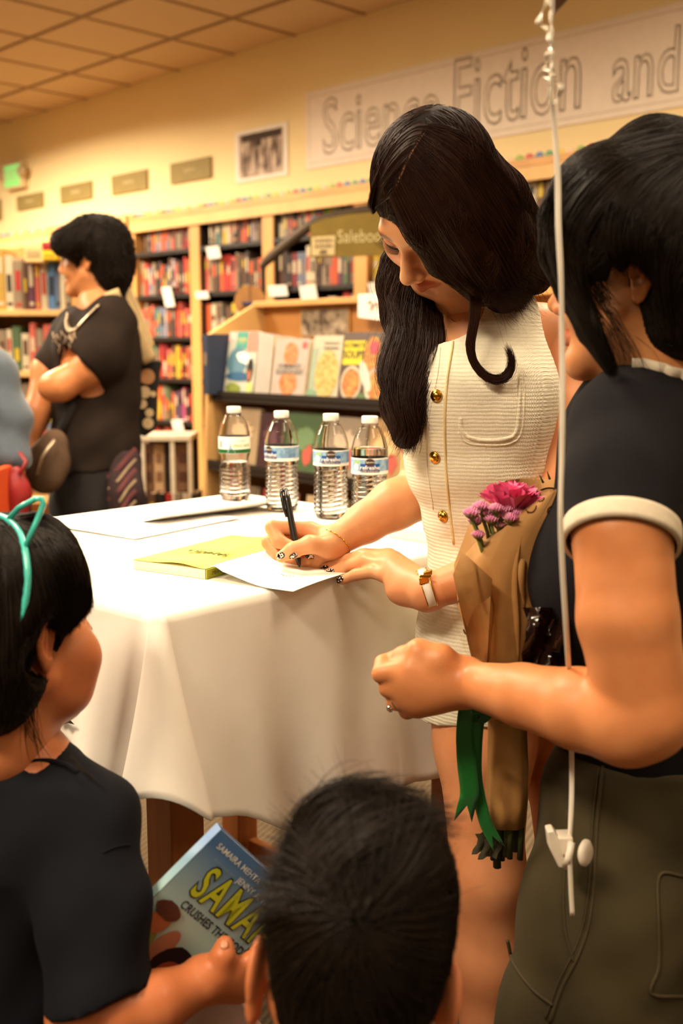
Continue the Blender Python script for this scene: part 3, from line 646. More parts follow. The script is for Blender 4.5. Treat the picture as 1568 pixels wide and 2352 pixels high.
for r0, w, h, col, lab in [(.1, .2, .2, (120, 100, 80), 'brown book on bottom visible display shelf beside left end panel'), (.34, .2, .2, (160, 60, 50), 'red book on bottom visible display shelf'), (.6, .22, .2, (200, 170, 130), 'cream book on bottom visible display shelf')]:
    fb = face_book('picture_book', r0, w, h, .5, col, lab, group='books on the bottom display shelf', out=.02)
    blob('cover_art', fb, w*.5, h*.55, w*.3, h*.25, pm(*[min(255, int(c*1.2)+10) for c in col]), wob=.2, seed=int(r0*50))
# ------------------------------------------------------------------ olive sale sign on a curved arm
SY = 4.9
c = at(562, 690, SY); t = thing('sale_sign', 'olive Salebooks sign board hung on a dark curved metal arm', 'sign', V(c.x, c.y, 0))
arm = [V(c.x, c.y, 0)]+[at(x, y, SY) for x, y in [(605, 690), (604, 620), (607, 605), (640, 575), (690, 535), (728, 510), (800, 490), (880, 478), (950, 476), (1010, 488)]]
arm[0] = V(arm[1].x, SY, .0)
P = catmull(arm[2:], 40); MB().tube([arm[0]]+[arm[1]]+[Vector(p) for p in P], [.011]*2+[.011+.012*min(1, i/8) for i in range(40)], 8, flat=.5, fdir=(0, 1, 0)).build('curved_arm', mat('dark_metal_arm', srgb(74, 60, 46), .45, metal=.5), t, True)
m_ol2 = mat('olive_sale_board', srgb(140, 116, 44), .7, var=.12, scale=14)
ps = [at(x, y, SY-.03) for x, y in [(712, 592), (712, 516), (745, 502), (800, 492), (860, 486), (960, 482), (1000, 486), (1000, 582)]]
MB().prism(ps, (0, .012, 0)).build('board', m_ol2, t)
o1 = at(774, 545, SY-.03); sz = 2450/SY
text('lettering', 'Salebooks', o1, (1, 0, .03), UP, 40/sz, mat('sale_letter', srgb(222, 206, 150), .7), t, 'LEFT', lift=.001, sx=.78)
ps = [at(x, y, SY-.034) for x, y in [(716, 588), (716, 545), (770, 541), (768, 586)]]
MB().prism(ps, (0, .003, 0)).build('sticker', mat('sale_sticker', srgb(226, 204, 150), .7), t, bevel=.004)
for k_, (s_, y_) in enumerate((('Want to', 553), ('Trade Books?', 566), ('~ ~', 579))):
    squiggle('sticker_lettering', at(742, y_, SY-.0345), (1, 0, .04), UP, (40 if k_ < 2 else 16)/sz, 9/sz, mat('sticker_ink', srgb(130, 106, 76), .8), t, n=6, r=.002)
# round cardboard piece on the display top
c = at(575, 690, 4.62); t = thing('cardboard_disc', 'round brown cardboard disc standing behind the display stand', 'cardboard', c)
MB().lathe(at(574, 692, 4.62), [(.066, -.004), (.066, .004)], 36, axis=(.15, -1, .05)).build('disc', mat('kraft_card', srgb(178, 128, 74), .8), t)
MB().box(at(574, 672, 4.61), (1, 0, 0), .0012, (0, 1, 0), .002, UP, .035).build('crease', mat('crease_brown', srgb(120, 80, 44), .8), t)
k = MB().box(at(577, 698, 4.6), (1, .1, 0), .035, (0, 1, 0), .05, UP, .006).build('blue_booklet', pm(48, 58, 110)); tag(k, 'thin dark blue booklet lying on the display stand top', 'book')
# ------------------------------------------------------------------ free-standing shelf at the left
LY = 5.05
def LF(px, py, dy=0): return at(px, py, LY+dy)
zs = [LF(60, 712).z, LF(60, 853).z, LF(60, 1000).z]; x0, x1 = LF(-170, 700).x, LF(172, 700).x; ztop = LF(60, 556).z
t = thing('browsing_shelf', 'low maple browsing shelf crammed with books at the left edge', 'bookcase', V((x0+x1)/2, LY+.15, 0))
for x in (x0, x1): MB().box(V(x, LY+.16, ztop/2), (1, 0, 0), .014, (0, 1, 0), .16, UP, ztop/2).build('side_panel', m_wood, t)
MB().box(V((x0+x1)/2, LY+.315, ztop/2), (1, 0, 0), (x1-x0)/2, (0, 1, 0), .006, UP, ztop/2).build('back_panel', m_wood, t)
for z in zs+[zs[-1]-.3, zs[-1]-.58]:
    MB().box(V((x0+x1)/2, LY+.15, z-.013), (1, 0, 0), (x1-x0)/2-.014, (0, 1, 0), .16, UP, .013).build('shelf', m_wood2, t, bevel=.002)
PT = lambda s, q, z: V(s, q, z)
fill_row(x0+.02, x1-.02, LY+.02, zs[0]+.0005, 'wnowewgkfwenupwBbwe', .22, .275, .02, .05, 'top shelf of left browsing shelf', 'books on the left browsing shelf', 5, ux=V(1, 0, 0), pt=PT, dp=.1)
fill_row(x0+.02, x1-.02, LY+.02, zs[1]+.0005, 'rneorcpyyewgwpepwnu', .17, .235, .02, .05, 'second shelf of left browsing shelf', 'books on the left browsing shelf', 6, ux=V(1, 0, 0), pt=PT, dp=.1)
fill_row(x0+.02, x1-.02, LY+.02, zs[2]+.0005, 'yonrdekgyoewrbdne', .17, .25, .025, .05, 'third shelf of left browsing shelf', 'books on the left browsing shelf', 8, ux=V(1, 0, 0), pt=PT, dp=.1)
# boxes lying on top of that shelf
for px, py, w, h, col, lab in [(84, 585, 42, 36, (222, 190, 130), 'cream boxed set lying on top of the left browsing shelf'), (118, 568, 30, 18, (196, 40, 40), 'red box on the yellow one beside the man\'s face'), (120, 588, 32, 20, (236, 196, 30), 'yellow box under the red one beside the man\'s face')]:
    c = LF(px, py, -.02); hw, hh = w/2*LY/F, h/2*LY/F
    tb = thing('boxed_set', lab, 'box', c-UP*hh, 'boxes by the left browsing shelf'); MB().box(c, (1, 0, 0), hw, (0, 1, 0), .05, UP, hh).build('carton', pm(*col), tb, bevel=.003)
    MB().box(c-V(0, .0515, 0), (1, 0, 0), hw*.7, (0, 1, 0), .001, UP, hh*.35).build('printed_label', pm(*[int(x*.8) for x in col]), tb)
# ------------------------------------------------------------------ white wire spinner with magazines, right of the man
WY = 4.5
t = thing('magazine_rack', 'white framed magazine rack between the standing man and display stand', 'rack', V(at(380, 1100, WY).x, WY+.1, 0))
m_wh = mat('white_enamel', srgb(236, 222, 196), .4)
xl, xr = at(322, 1000, WY).x, at(440, 1000, WY).x; zt = at(380, 1006, WY).z
MB().box(V((xl+xr)/2, WY+.1, zt), (1, 0, 0), (xr-xl)/2, (0, 1, 0), .12, UP, .012).build('top_board', m_wh, t, bevel=.003)
for x in (xl+.008, xl+(xr-xl)*.62, xr-.008):
    MB().box(V(x, WY, zt/2), (1, 0, 0), .009, (0, 1, 0), .012, UP, zt/2).build('post', m_wh, t)
MB().box(V((xl+xr)/2, WY+.2, zt/2), (1, 0, 0), (xr-xl)/2, (0, 1, 0), .006, UP, zt/2).build('back_panel', m_dark, t)
MB().box(V((xl+xr)/2, WY+.1, .42), (1, 0, 0), (xr-xl)/2, (0, 1, 0), .11, UP, .012).build('lower_shelf', m_wood, t)
for i, (a, b_, col, lab) in enumerate([(.03, .2, (120, 84, 60), 'photo cover magazine at the left of the white rack'), (.22, .42, (196, 160, 120), 'tan magazine with brown stamps in white rack'), (.44, .6, (60, 40, 34), 'dark photo magazine in the white rack'), (.65, .94, (150, 110, 84), 'brown photo magazine at the right of white rack')]):
    xa, xb = xl+(xr-xl)*a, xl+(xr-xl)*b_; c = V((xa+xb)/2, WY+.05, zt-.17)
    tb = thing('magazine', lab, 'magazine', c-UP*.14, 'magazines in the white rack'); MB().box(c, (1, 0, 0), (xb-xa)/2, (0, 1, 0), .012, UP, .14).build('cover', pm(*col), tb)
    for k in range(3): MB().box(c+V(0, -.0125, .08-.08*k), (1, 0, 0), (xb-xa)*.3, (0, 1, 0), .001, UP, .022).build('photo', pm(*[int(x*f_) % 256 for x, f_ in zip(col, (.7, .6, .55))]), tb)
for i in range(6):
    k = book_block(V(xl+.045+.036*i, WY+.06, .435+.10), V(1, 0, 0), .015, V(0, 1, 0), .07, UP, .1, 'nkrewd'[i], random.Random(i)); tag(k, '%s book, %s from left on the low shelf of the white rack' % (PAL['nkrewd'[i]][1], ORD[i]), 'book', 'books in the white rack')
# small white box on the wooden ledge
c = at(410, 985, 4.75)
k = MB().box(at(415, 1003, 4.75), (1, 0, 0), .055, (0, 1, 0), .1, UP, .012).build('wood_ledge', m_wood); tag(k, 'short maple ledge jutting beside the magazine rack', 'ledge')
k.data.transform(Matrix.Translation((0, 0, 0)))
# ================================================================== signing table
TZ = .92; TA = V(-.23, 1.30, 0); E1 = V(.682, .731, 0); E2 = V(-.731, .682, 0); L1, L2 = .815, .77
def T(a, b, z): return TA+E1*a+E2*b+UP*z
m_oak = mat('oak_leg', srgb(176, 104, 44), .5, var=.22, scale=9, stretch=(6, 6, .5), bump=.08)
t = thing('signing_table', 'honey oak table under the white cloth', 'table', T(L1/2, L2/2, 0))
for a, b_ in ((.055, .055), (L1-.055-.058, .055), (.055, L2-.055-.058), (L1-.055-.058, L2-.055-.058)):
    MB().box(T(a+.029, b_+.029, .445), E1, .029, E2, .029, UP, .445).build('leg', m_oak, t, bevel=.003)
MB().box(T(L1/2, L2/2, .9035), E1, L1/2-.004, E2, L2/2-.004, UP, .0135).build('table_top', m_oak, t, bevel=.004)
for a, b_, la, lb in ((L1/2, .08, L1/2-.12, .011), (L1/2, L2-.08, L1/2-.12, .011), (.08, L2/2, .011, L2/2-.12), (L1-.08, L2/2, .011, L2/2-.12)):
    MB().box(T(a, b_, .845), E1, la, E2, lb, UP, .045).build('apron', m_oak, t, bevel=.002)
    MB().box(T(a, b_, .125), E1, la, E2, lb, UP, .022).build('stretcher', m_oak, t, bevel=.002)
# ---- cloth: top, rounded edge, hanging sides with a pleat at each corner
m_cloth = mat('white_table_linen', srgb(238, 230, 218), .85, var=.03, scale=18, bump=.5, bscale=16, sheen=.1)
def smst(x): x = min(1, max(0, x)); return x*x*(3-2*x)
NR = 26
corners = [(0, 0, -E1, -E2), (L1, 0, -E2, E1), (L1, L2, E1, E2), (0, L2, E2, -E1)]
cols = []     # each column: function of d in [0,1] -> point
per = [(T(0, 0, 0), T(L1, 0, 0), -E2), (T(L1, 0, 0), T(L1, L2, 0), E1), (T(L1, L2, 0), T(0, L2, 0), E2), (T(0, L2, 0), T(0, 0, 0), -E1)]
def drop(s): return .250+.105*smst(s/.26)
def side_pt(i, s, d):
    p0, p1, n = per[i]; Ls = (p1-p0).length; tdir = (p1-p0).normalized()
    D_ = drop(min(s, Ls-s)); w = d
    off = .006+w*(.030+.010*math.sin(s*23+i*1.3)+.006*math.sin(s*51+2*i))+.012*w*w
    off *= 1-.0*w
    return p0+tdir*s+n*off+UP*(TZ-.004-D_*d-.003*math.sin(s*40+i)*w)
def pleat_pt(i, ph, d):
    p0, p1, n1 = per[i]; pm0, pm1, n0 = per[i-1]
    w = .008+.026*d
    a = side_pt(i, w, d); b_ = side_pt(i-1, (pm1-pm0).length-w, d)
    n = (n0+n1).normalized(); amp = .004+(.112*d**1.1)*(1+.12*math.sin(i*2.1))
    P = (a+b_)/2+(a-b_)/2*-math.cos(ph)+n*amp*abs(math.sin(ph))**.75
    P.z = a.z+(.075*d)*math.sin(ph)**1.2 if d > 0 else a.z
    return P
rows = [0]+[ (k/NR)**1.0 for k in range(1, NR+1)]
colf = []
for i in range(4):
    for ph in np.linspace(0, math.pi, 19): colf.append(lambda d, i=i, ph=ph: pleat_pt(i, ph, d))
    Ls = (per[i][1]-per[i][0]).length; n_ = 34
    for k in range(1, n_): colf.append(lambda d, i=i, k=k, Ls=Ls, n_=n_: side_pt(i, .008+.026*d+(Ls-2*(.008+.026*d))*k/n_, d))
ct = T(L1/2, L2/2, TZ)
v = []; nc = len(colf)
def inset(p, e): 
    q = p-ct; a = max(-L1/2+e, min(L1/2-e, q.dot(E1))); b_ = max(-L2/2+e, min(L2/2-e, q.dot(E2))); return ct+E1*a+E2*b_
ring = []
tops = [(.10, TZ), (.02, TZ), (.006, TZ-.0004), (.001, TZ-.0022)]
for e, z in tops: ring.append([V(*inset(f(0), e).xy, z) for f in colf])
for d in rows: ring.append([f(d) for f in colf])
for r in ring: v += r
f_ = [(r*nc+j, (r+1)*nc+j, (r+1)*nc+(j+1) % nc, r*nc+(j+1) % nc) for r in range(len(ring)-1) for j in range(nc)]
v.append(ct.copy()); ci = len(v)-1
f_ += [(ci, j, (j+1) % nc) for j in range(nc)]
t = thing('tablecloth', 'white linen cloth draped over the signing table with a corner pleat', 'tablecloth', ct-UP*.3)
o = mesh('cloth', v, f_, m_cloth, t, True); q = o.modifiers.new('s', 'SOLIDIFY'); q.thickness = .0012; q.offset = 1
hem = []
for d in (.945, .95, .975, 1.0, 1.003): 
    row = []
    for f in colf:
        p = f(min(d, 1)); pc = V(ct.x, ct.y, p.z); n = (p-pc); n.normalize(); row.append(p+n*(.0007 if .945 < d < 1.003 else .0001))
    hem.append(row+[row[0]])
MB().grid(hem).build('hem', m_cloth, t, True)
# ink drawing printed on the left hanging side
m_ink2 = mat('black_cloth_ink', srgb(30, 24, 22), .8)
nrm = -E1; pl0 = T(0, .2, 0)+nrm*.034
def onpl(px, py):
    d = at(px, py, 1.0)-V(0, 0, CAMZ); k = (pl0-V(0, 0, CAMZ)).dot(nrm)/d.dot(nrm); return V(0, 0, CAMZ)+d*k
for pp in ([(128, 1612), (150, 1603), (140, 1613), (127, 1622)], [(124, 1636), (134, 1631), (140, 1640), (150, 1648), (158, 1650), (171, 1664), (157, 1660), (147, 1664), (138, 1652), (127, 1655)], [(130, 1668), (145, 1684), (159, 1704), (144, 1698), (132, 1690)], [(110, 1700), (128, 1712), (140, 1730), (120, 1722)]):
    MB().prism([onpl(*x) for x in pp], nrm*.0006).build('ink_drawing', m_ink2, t)
# ------------------------------------------------------------------ papers
def sheet(c, ang, w, h, z, label, curl=0, lines=0):
    c = V(*c, 0); x = V(math.cos(ang), math.sin(ang), 0); y = V(-math.sin(ang), math.cos(ang), 0)
    t = thing('paper_sheet', label, 'paper', V(c.x, c.y, z), 'loose papers on the table')
    G = [[c+x*(u-.5)*w+y*(v_-.5)*h+UP*(z+curl*max(0, (u-.6))**2*2.2+.0008*math.sin(u*5+v_*3)) for v_ in np.linspace(0, 1, 9)] for u in np.linspace(0, 1, 13)]
    MB().grid(G).build('sheet', mat('bright_paper', srgb(250, 246, 240), .85, var=.02), t, True, solid=.0003)
    for k in range(lines):
        a = [c+x*(-.36*w)+y*(.3-.05*k)*h+UP*(z+.0022), c+x*((.1+.22*((k*7) % 5)/5)*w)+y*(.3-.05*k)*h+UP*(z+.0022)]
        MB().tube(a, .0005, 4).build('printed_line', mat('grey_print_line', srgb(176, 164, 150), .9), t)
    return t
sheet((-.455, 1.93), math.radians(-42), .30, .42, TZ+.0012, 'large white printed sheet on the table nearest the girl', lines=6)
sheet((-.30, 2.12), math.radians(-48), .216, .30, TZ+.003, 'white sheet with a lifted edge before the leftmost bottle', curl=.06)
sheet((-.36, 1.98), math.radians(-36), .216, .279, TZ+.0045, 'white form sheet overlapping others in the middle of table', lines=5)
# ------------------------------------------------------------------ open book being signed
WD = V(.859, -.512, 0); HD = V(.512, .859, 0); NL = V(-.311, 1.563, 0); BW, BH, BTk = .136, .245, .0135
t = thing('signed_book', 'open paperback with yellow page lying under the signing hand', 'book', NL+WD*BW/2+HD*BH/2+UP*TZ)
z0 = TZ+.0018
MB().box(NL+WD*BW/2+HD*BH/2+UP*(z0+BTk/2), WD, BW/2-.001, HD, BH/2, UP, BTk/2).build('page_block', mat('page_edges', srgb(236, 226, 208), .9, var=.25, scale=500, stretch=(.02, .02, 1)), t)
m_yel = mat('lime_yellow_page', srgb(232, 222, 92), .6, var=.03)
ztop = z0+BTk
def curve_leaf(u): return ztop+.0009+.004*smst((u-.2)/.45)*smst((1-u)/.35)
G = [[NL+WD*BW*u+HD*BH*v_+UP*curve_leaf(u) for v_ in np.linspace(0, 1, 5)] for u in np.linspace(0, 1, 19)]
MB().grid(G).build('yellow_page', m_yel, t, True, solid=.0004)
MB().box(NL+WD*(BW+.0012)+HD*BH/2+UP*(z0+BTk/2), WD, .0012, HD, BH/2, UP, BTk/2).build('spine', mat('spine_lime', srgb(160, 160, 40), .5), t)
text('spine_lettering', 'MEHTA', NL+WD*(BW+.0026)+HD*.012+UP*(z0+BTk/2), HD, UP, .008, mat('spine_ink', srgb(60, 60, 24), .6), t, lift=.0003)
MB().box(NL+WD*BW/2+HD*BH/2+UP*(TZ+.001), WD, BW/2, HD, BH/2, UP, .0008).build('back_cover', mat('spine_lime', srgb(160, 160, 40)), t)
c = NL+WD*BW*.56+HD*BH*.34+UP*(curve_leaf(.56)+.0005)
m_tit = mat('half_title_ink', srgb(110, 108, 36), .7)
text('half_title', 'SAMAIRA', c, -WD, -HD, .0185, m_tit, t, 'CENTER', outline=.05, lift=.0004); text('half_title_line', 'CRUSHES THE CODE', c+HD*.014, -WD, -HD, .0085, m_tit, t, 'CENTER', lift=.0008)
def leaf_z(u): return TZ+.0022+(ztop-TZ+.003)*(1-smst(u/.75))*(1 if u > .05 else .9)+.004*math.sin(min(1, u*5)*math.pi)*(u < .2)
G = [[NL+WD*(BW+.002+.150*u)+HD*(BH*v_-.004)+UP*(leaf_z(u)+.0012*math.sin(v_*6)*u) for v_ in np.linspace(0, 1, 9)] for u in np.linspace(0, 1, 25)]
MB().grid(G).build('signed_leaf', mat('leaf_paper', srgb(248, 246, 232), .75, var=.02), t, True, solid=.0004)
# dedication written on it, upside down to the camera
for k, (s_, u_, v_, sz) in enumerate((('To Sophia Malia', .62, .26, .011),)):
    text('dedication', s_, NL+WD*(BW+.15*u_)+HD*BH*v_+UP*(leaf_z(u_)+.002), -WD, -HD, sz, mat('pen_ink', srgb(52, 50, 60), .5), t, 'CENTER', shear=.3, lift=.0004)
# ------------------------------------------------------------------ water bottles
m_pet = mat('clear_plastic', (1, 1, 1), .03, var=0, trans=1.0, ior=1.22)
m_water = mat('water', (1, 1, 1), .0, var=0, trans=1.0, ior=1.25)
m_cap = mat('white_cap', srgb(244, 240, 232), .4, var=.02)
def prof_bottle(kind):
    H_ = .203
    if kind == 'a':
        P = [(0, .0), (.024, .0), (.030, .004), (.0335, .012), (.0335, .055), (.0335, .072), (.0300, .082), (.0305, .094), (.0335, .104), (.0335, .142), (.0325, .150), (.028, .168), (.0195, .183), (.0125, .189), (.0115, .193)]
    else:
        P = [(0, .0), (.025, .0), (.030, .004), (.0330, .012), (.0330, .060), (.0318, .080), (.0318, .098), (.0340, .108), (.0342, .135), (.0338, .145), (.029, .163), (.020, .181), (.0128, .188), (.0118, .193)]
    return P
def bottle(px, py, kind, label, rot, level, scale=1.0):
    b0 = atz(px, py, TZ); b0.z = TZ+.0006
    t = thing('water_bottle', label, 'bottle', b0, 'water bottles on the table')
    P = prof_bottle(kind); n = 40; zz = []; 
    hs = np.concatenate([np.linspace(P[i][1], P[i+1][1], 2 if i < 2 else max(2, int((P[i+1][1]-P[i][1])/.0013)), endpoint=False) for i in range(1, len(P)-1)]+[[P[-1][1]]])
    rs = np.interp(hs, [p[1] for p in P[1:]], [p[0] for p in P[1:]])
    def surf(inner):
        out = []
        for h, r in zip(hs, rs):
            rib = .0011*smst((h-.010)/.01)*smst(((.100 if kind == 'b' else .072)-h)/.006)
            row = []
            for j in range(n):
                a = 2*math.pi*j/n+rot
                rr = r+rib*math.sin(2*math.pi*h/.0088+(1.6*math.sin(2*a) if kind == 'b' else .9*math.sin(3*a)))-inner
                row.append(b0+V(math.cos(a)*rr, math.sin(a)*rr, h*scale))
            out.append(row+[row[0]])
        return out
    s_ = MB(); G = surf(0); s_.grid(G); s_.add([b0+V(0, 0, .004)]+G[0][:-1], [(0, (j+1) % n+1, j+1) for j in range(n)])
    o = s_.build('plastic_shell', m_pet, t, True); md = o.modifiers.new('s', 'SOLIDIFY'); md.thickness = .0005; md.offset = -1
    if level:
        G = [r for r, h in zip(surf(.0011), hs) if .003 < h < level]; w_ = MB(); w_.grid(G)
        w_.add([b0+V(0, 0, .0035)]+G[0][:-1], [(0, (j+1) % n+1, j+1) for j in range(n)]); top = G[-1][:-1]
        w_.add([sum(top, V(0, 0, 0))/n]+top, [(0, j+1, (j+1) % n+1) for j in range(n)]); w_.build('water', m_water, t, True)
    top = b0+UP*.193*scale
    MB().lathe(top-UP*.006, [(.0118, 0), (.0165, .0005), (.0165, .002), (.0118, .0025)], 24).build('neck_ring', m_pet, t, True)
    k = MB(); k.lathe(top-UP*.0028, [(.0147, 0), (.0152, .0006), (.0152, .011), (.0142, .0125), (.0001, .0126)], 40); k.lathe(top-UP*.0036, [(.0149, 0), (.0149, .0006)], 32)
    k.build('cap', m_cap, t, True)
    return t, b0, (.034 if kind == 'b' else .0337)
def wrap(o, b0, R, ang0, h0):
    """bend a flat label mesh (x = arc length, y = height) round the bottle"""
    for v_ in o.data.vertices:
        a = ang0+v_.co.x/R; rr = R+v_.co.z; v_.co = (b0.x+math.cos(a)*rr, b0.y+math.sin(a)*rr, b0.z+h0+v_.co.y)
def flat_grid(w, h, z, nx=40, ny=2, x0=None):
    x0 = -w/2 if x0 is None else x0
    return [[V(x0+w*i/(nx-1), -h/2+h*j/(ny-1), z) for j in range(ny)] for i in range(nx)]
m_lbl = mat('label_film_white', srgb(244, 240, 230), .4, var=.02)
m_lblue = mat('label_water_blue', srgb(104, 148, 190), .4, var=.25, scale=90, col2=srgb(160, 190, 212))
m_royal = mat('label_royal_blue', srgb(22, 84, 158), .4, var=.1); m_navy = mat('label_navy', srgb(30, 36, 92), .4); m_logo = mat('logo_brown', srgb(62, 44, 34), .4)
def label_blue(t, b0, R, ang, h0, hh):
    o = MB().grid(flat_grid(2*math.pi*R*.999, hh, .0006, 60)).build('label_film', m_lbl, t, True); wrap(o, b0, R, ang, h0)
    o = MB().grid(flat_grid(2*math.pi*R*.999, hh*.72, .0009, 60)).build('label_water_print', m_lblue, t, True); wrap(o, b0, R, ang, h0+hh*.06)
    o = MB().grid(flat_grid(.036, hh*.46, .0012, 10)).build('logo_panel', m_royal, t, True); wrap(o, b0, R, ang, h0-hh*.06)
    o = MB().grid(flat_grid(.036, hh*.17, .0014, 10)).build('logo_strip', m_navy, t, True); wrap(o, b0, R, ang, h0-hh*.27)
    o = text('brand_lettering', 'refreshe', (0, 0, 0), (1, 0, 0), (0, 1, 0), .0108, m_lbl, t, 'CENTER', lift=.0017, weight=.008); wrap(o, b0, R, ang, h0-hh*.07)
    o = text('small_lettering', 'purified drinking water', (0, 0, 0), (1, 0, 0), (0, 1, 0), .0036, m_lbl, t, 'CENTER', lift=.0018); wrap(o, b0, R, ang, h0-hh*.27)
    k = MB(); k.add([V(0, 0, .0016)]+[V(.0088*math.cos(a), .0072*math.sin(a), .0016) for a in np.linspace(0, 2*math.pi, 21)[:-1]], [(0, i+1, (i+1) % 20+1) for i in range(20)])
    o = k.build('logo_oval', m_logo, t); wrap(o, b0, R, ang, h0+hh*.25)
    o = text('oval_lettering', 'Signature', (0, 0, 0), (1, 0, 0), (0, 1, 0), .0042, m_lbl, t, 'CENTER', lift=.0019, shear=.2); wrap(o, b0, R, ang, h0+hh*.27)
    k = MB(); k.add([V(0, 0, .0013)]+[V(.005*math.cos(a), .007*math.sin(a), .0013) for a in np.linspace(0, 2*math.pi, 17)[:-1]], [(0, i+1, (i+1) % 16+1) for i in range(16)])
    o = k.build('seal_print', m_lbl, t); wrap(o, b0, R, ang-.8, h0-hh*.05)
    o = MB().grid(flat_grid(.012, .004, .0013, 6)).build('green_tab', pm(150, 190, 90), t); wrap(o, b0, R, ang-.75, h0+hh*.27)
    for k_ in range(7):
        o = MB().grid(flat_grid(.022, .0008, .0013, 8)).build('print_line', mat('label_print_blue', srgb(96, 130, 176), .5), t); wrap(o, b0, R, ang+1.35, h0+hh*(.28-.085*k_))
t, b0, R = bottle(540, 1149, 'a', 'leftmost water bottle with white and green spring water label', .3, .085)
o = MB().grid(flat_grid(2*math.pi*R*.999, .036, .0007, 60)).build('label_film', m_lbl, t, True); wrap(o, b0, R, -1.6, .122)
o = MB().grid(flat_grid(2*math.pi*R*.999, .0085, .0011, 60)).build('green_band', mat('label_green', srgb(30, 92, 44), .4), t, True); wrap(o, b0, R, -1.6, .109)
o = text('brand_lettering', 'SPRING WATER', (0, 0, 0), (1, 0, 0), (0, 1, 0), .0095, mat('label_lime', srgb(140, 176, 34), .4), t, 'LEFT', lift=.0014, weight=.012, sx=.62); wrap(o, b0, R, -1.55, .1205)
o = squiggle('small_lettering', (.01, 0, 0), (1, 0, 0), (0, 1, 0), .02, .003, mat('label_grey', srgb(150, 146, 130), .5), t, n=7, r=.0003, lift=.0014); wrap(o, b0, R, -1.35, .131)
k = MB(); k.add([V(-.006, -.016, .0015), V(.012, -.016, .0015), V(.004, -.004, .0015), V(.0005, .012, .0015), V(-.001, -.002, .0015)], [(0, 1, 2, 3, 4)]); o = k.build('peak_print', mat('peak_blue', srgb(150, 180, 200), .5), t); wrap(o, b0, R, -1.75, .122)
k = MB(); k.box((0, 0, .0012), (1, 0, 0), .003, (0, 1, 0), .007, (0, 0, 1), .0003); o = k.build('recycling_mark', mat('label_grey', srgb(150, 146, 130)), t); wrap(o, b0, R, -2.45, .124)
t, b0, R = bottle(648, 1174, 'b', 'second water bottle from the left, blue label turned sideways', 1.0, .104); label_blue(t, b0, R, -2.35, .1195, .030)
t, b0, R = bottle(760, 1190, 'b', 'third water bottle with blue refreshe label, behind the pen', 2.0, .128); label_blue(t, b0, R, -1.56, .1195, .030)
t, b0, R = bottle(848, 1204, 'b', 'rightmost water bottle half hidden by the writing arm', .5, .144); label_blue(t, b0, R, -1.58, .112, .030)
# ------------------------------------------------------------------ white card box and blue tin behind the vest
c = V(.158, 1.845, TZ); t = thing('white_case', 'flat white case on the table beside the vest', 'case', c)
MB().box(c+UP*.011, E1, .06, E2, .05, UP, .011).build('case', mat('white_plastic', srgb(240, 232, 218), .35), t, bevel=.004)
MB().lathe(at(958, 1219, 1.86)+V(0, 0, 0), [(.0001, .0), (.006, .0)], 16).build('slot_mark', pm(150, 110, 70), t)
c = atz(1000, 1222, TZ+.023); k = MB().prism([c+V(-.02, 0, 0), c+V(-.005, -.004, .011), c+V(.05, .0, .014), c+V(.06, .02, 0)], (0, .04, 0)).build('blue_clip_case', mat('slate_blue_plastic', srgb(70, 88, 116), .4, var=.3, scale=120), bevel=.003); tag(k, 'small slate blue object on the white case', 'case')
# ================================================================== people: shared tools
from mathutils.bvhtree import BVHTree
def bvh_of(o):
    me = o.data; off = Vector(o.matrix_basis.translation); p = o.parent
    while p is not None: off += Vector(p.location); p = p.parent
    n = len(me.vertices); co = np.empty(n*3, np.float32); me.vertices.foreach_get('co', co); co = co.reshape(-1, 3)+np.array(off)
    return BVHTree.FromPolygons([tuple(c) for c in co.tolist()], [tuple(q.vertices) for q in me.polygons])
CAMP = V(0, 0, CAMZ)
def hit(bv, px, py):
    d = (at(px, py, 1.0)-CAMP).normalized(); r = bv.ray_cast(CAMP, d)
    return (r[0], r[1]) if r[0] is not None else (None, None)
def on(bv, pts, lift, Y0=1.5):
    """pixel path laid on a surface (towards the camera by lift); falls back to the last depth"""
    out = []; y = None
    miss = []
    for p in pts:
        h, n = hit(bv, p[0], p[1])
        if h is None: out.append(None)
        else: out.append(h+(CAMP-h).normalized()*(lift+(p[2] if len(p) > 2 else 0)))
    ys = [o.y for o in out if o is not None]; last = ys[0] if ys else Y0
    for i, o in enumerate(out):
        if o is None: out[i] = at(pts[i][0], pts[i][1], last+.01)
        else: last = o.y
    return out
def skin_mat(name, c, c2, rough=.42): return mat(name, c, rough, col2=c2, scale=25, sss=.18, attr='tone', bump=.05, bscale=1400, spec=.35)
m_skin = skin_mat('warm_skin', srgb(222, 160, 114), srgb(214, 148, 102))
m_skin2 = skin_mat('tan_skin', srgb(208, 142, 92), srgb(198, 130, 80))
m_skin3 = skin_mat('child_skin', srgb(198, 126, 82), srgb(188, 114, 70))
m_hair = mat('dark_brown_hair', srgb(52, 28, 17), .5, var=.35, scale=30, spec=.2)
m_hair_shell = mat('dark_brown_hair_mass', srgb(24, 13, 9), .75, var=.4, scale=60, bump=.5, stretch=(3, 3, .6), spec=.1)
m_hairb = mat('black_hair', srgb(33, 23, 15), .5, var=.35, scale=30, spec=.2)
m_hairb_shell = mat('black_hair_mass', srgb(16, 11, 9), .75, var=.4, scale=60, bump=.5, stretch=(3, 3, .6), spec=.1)
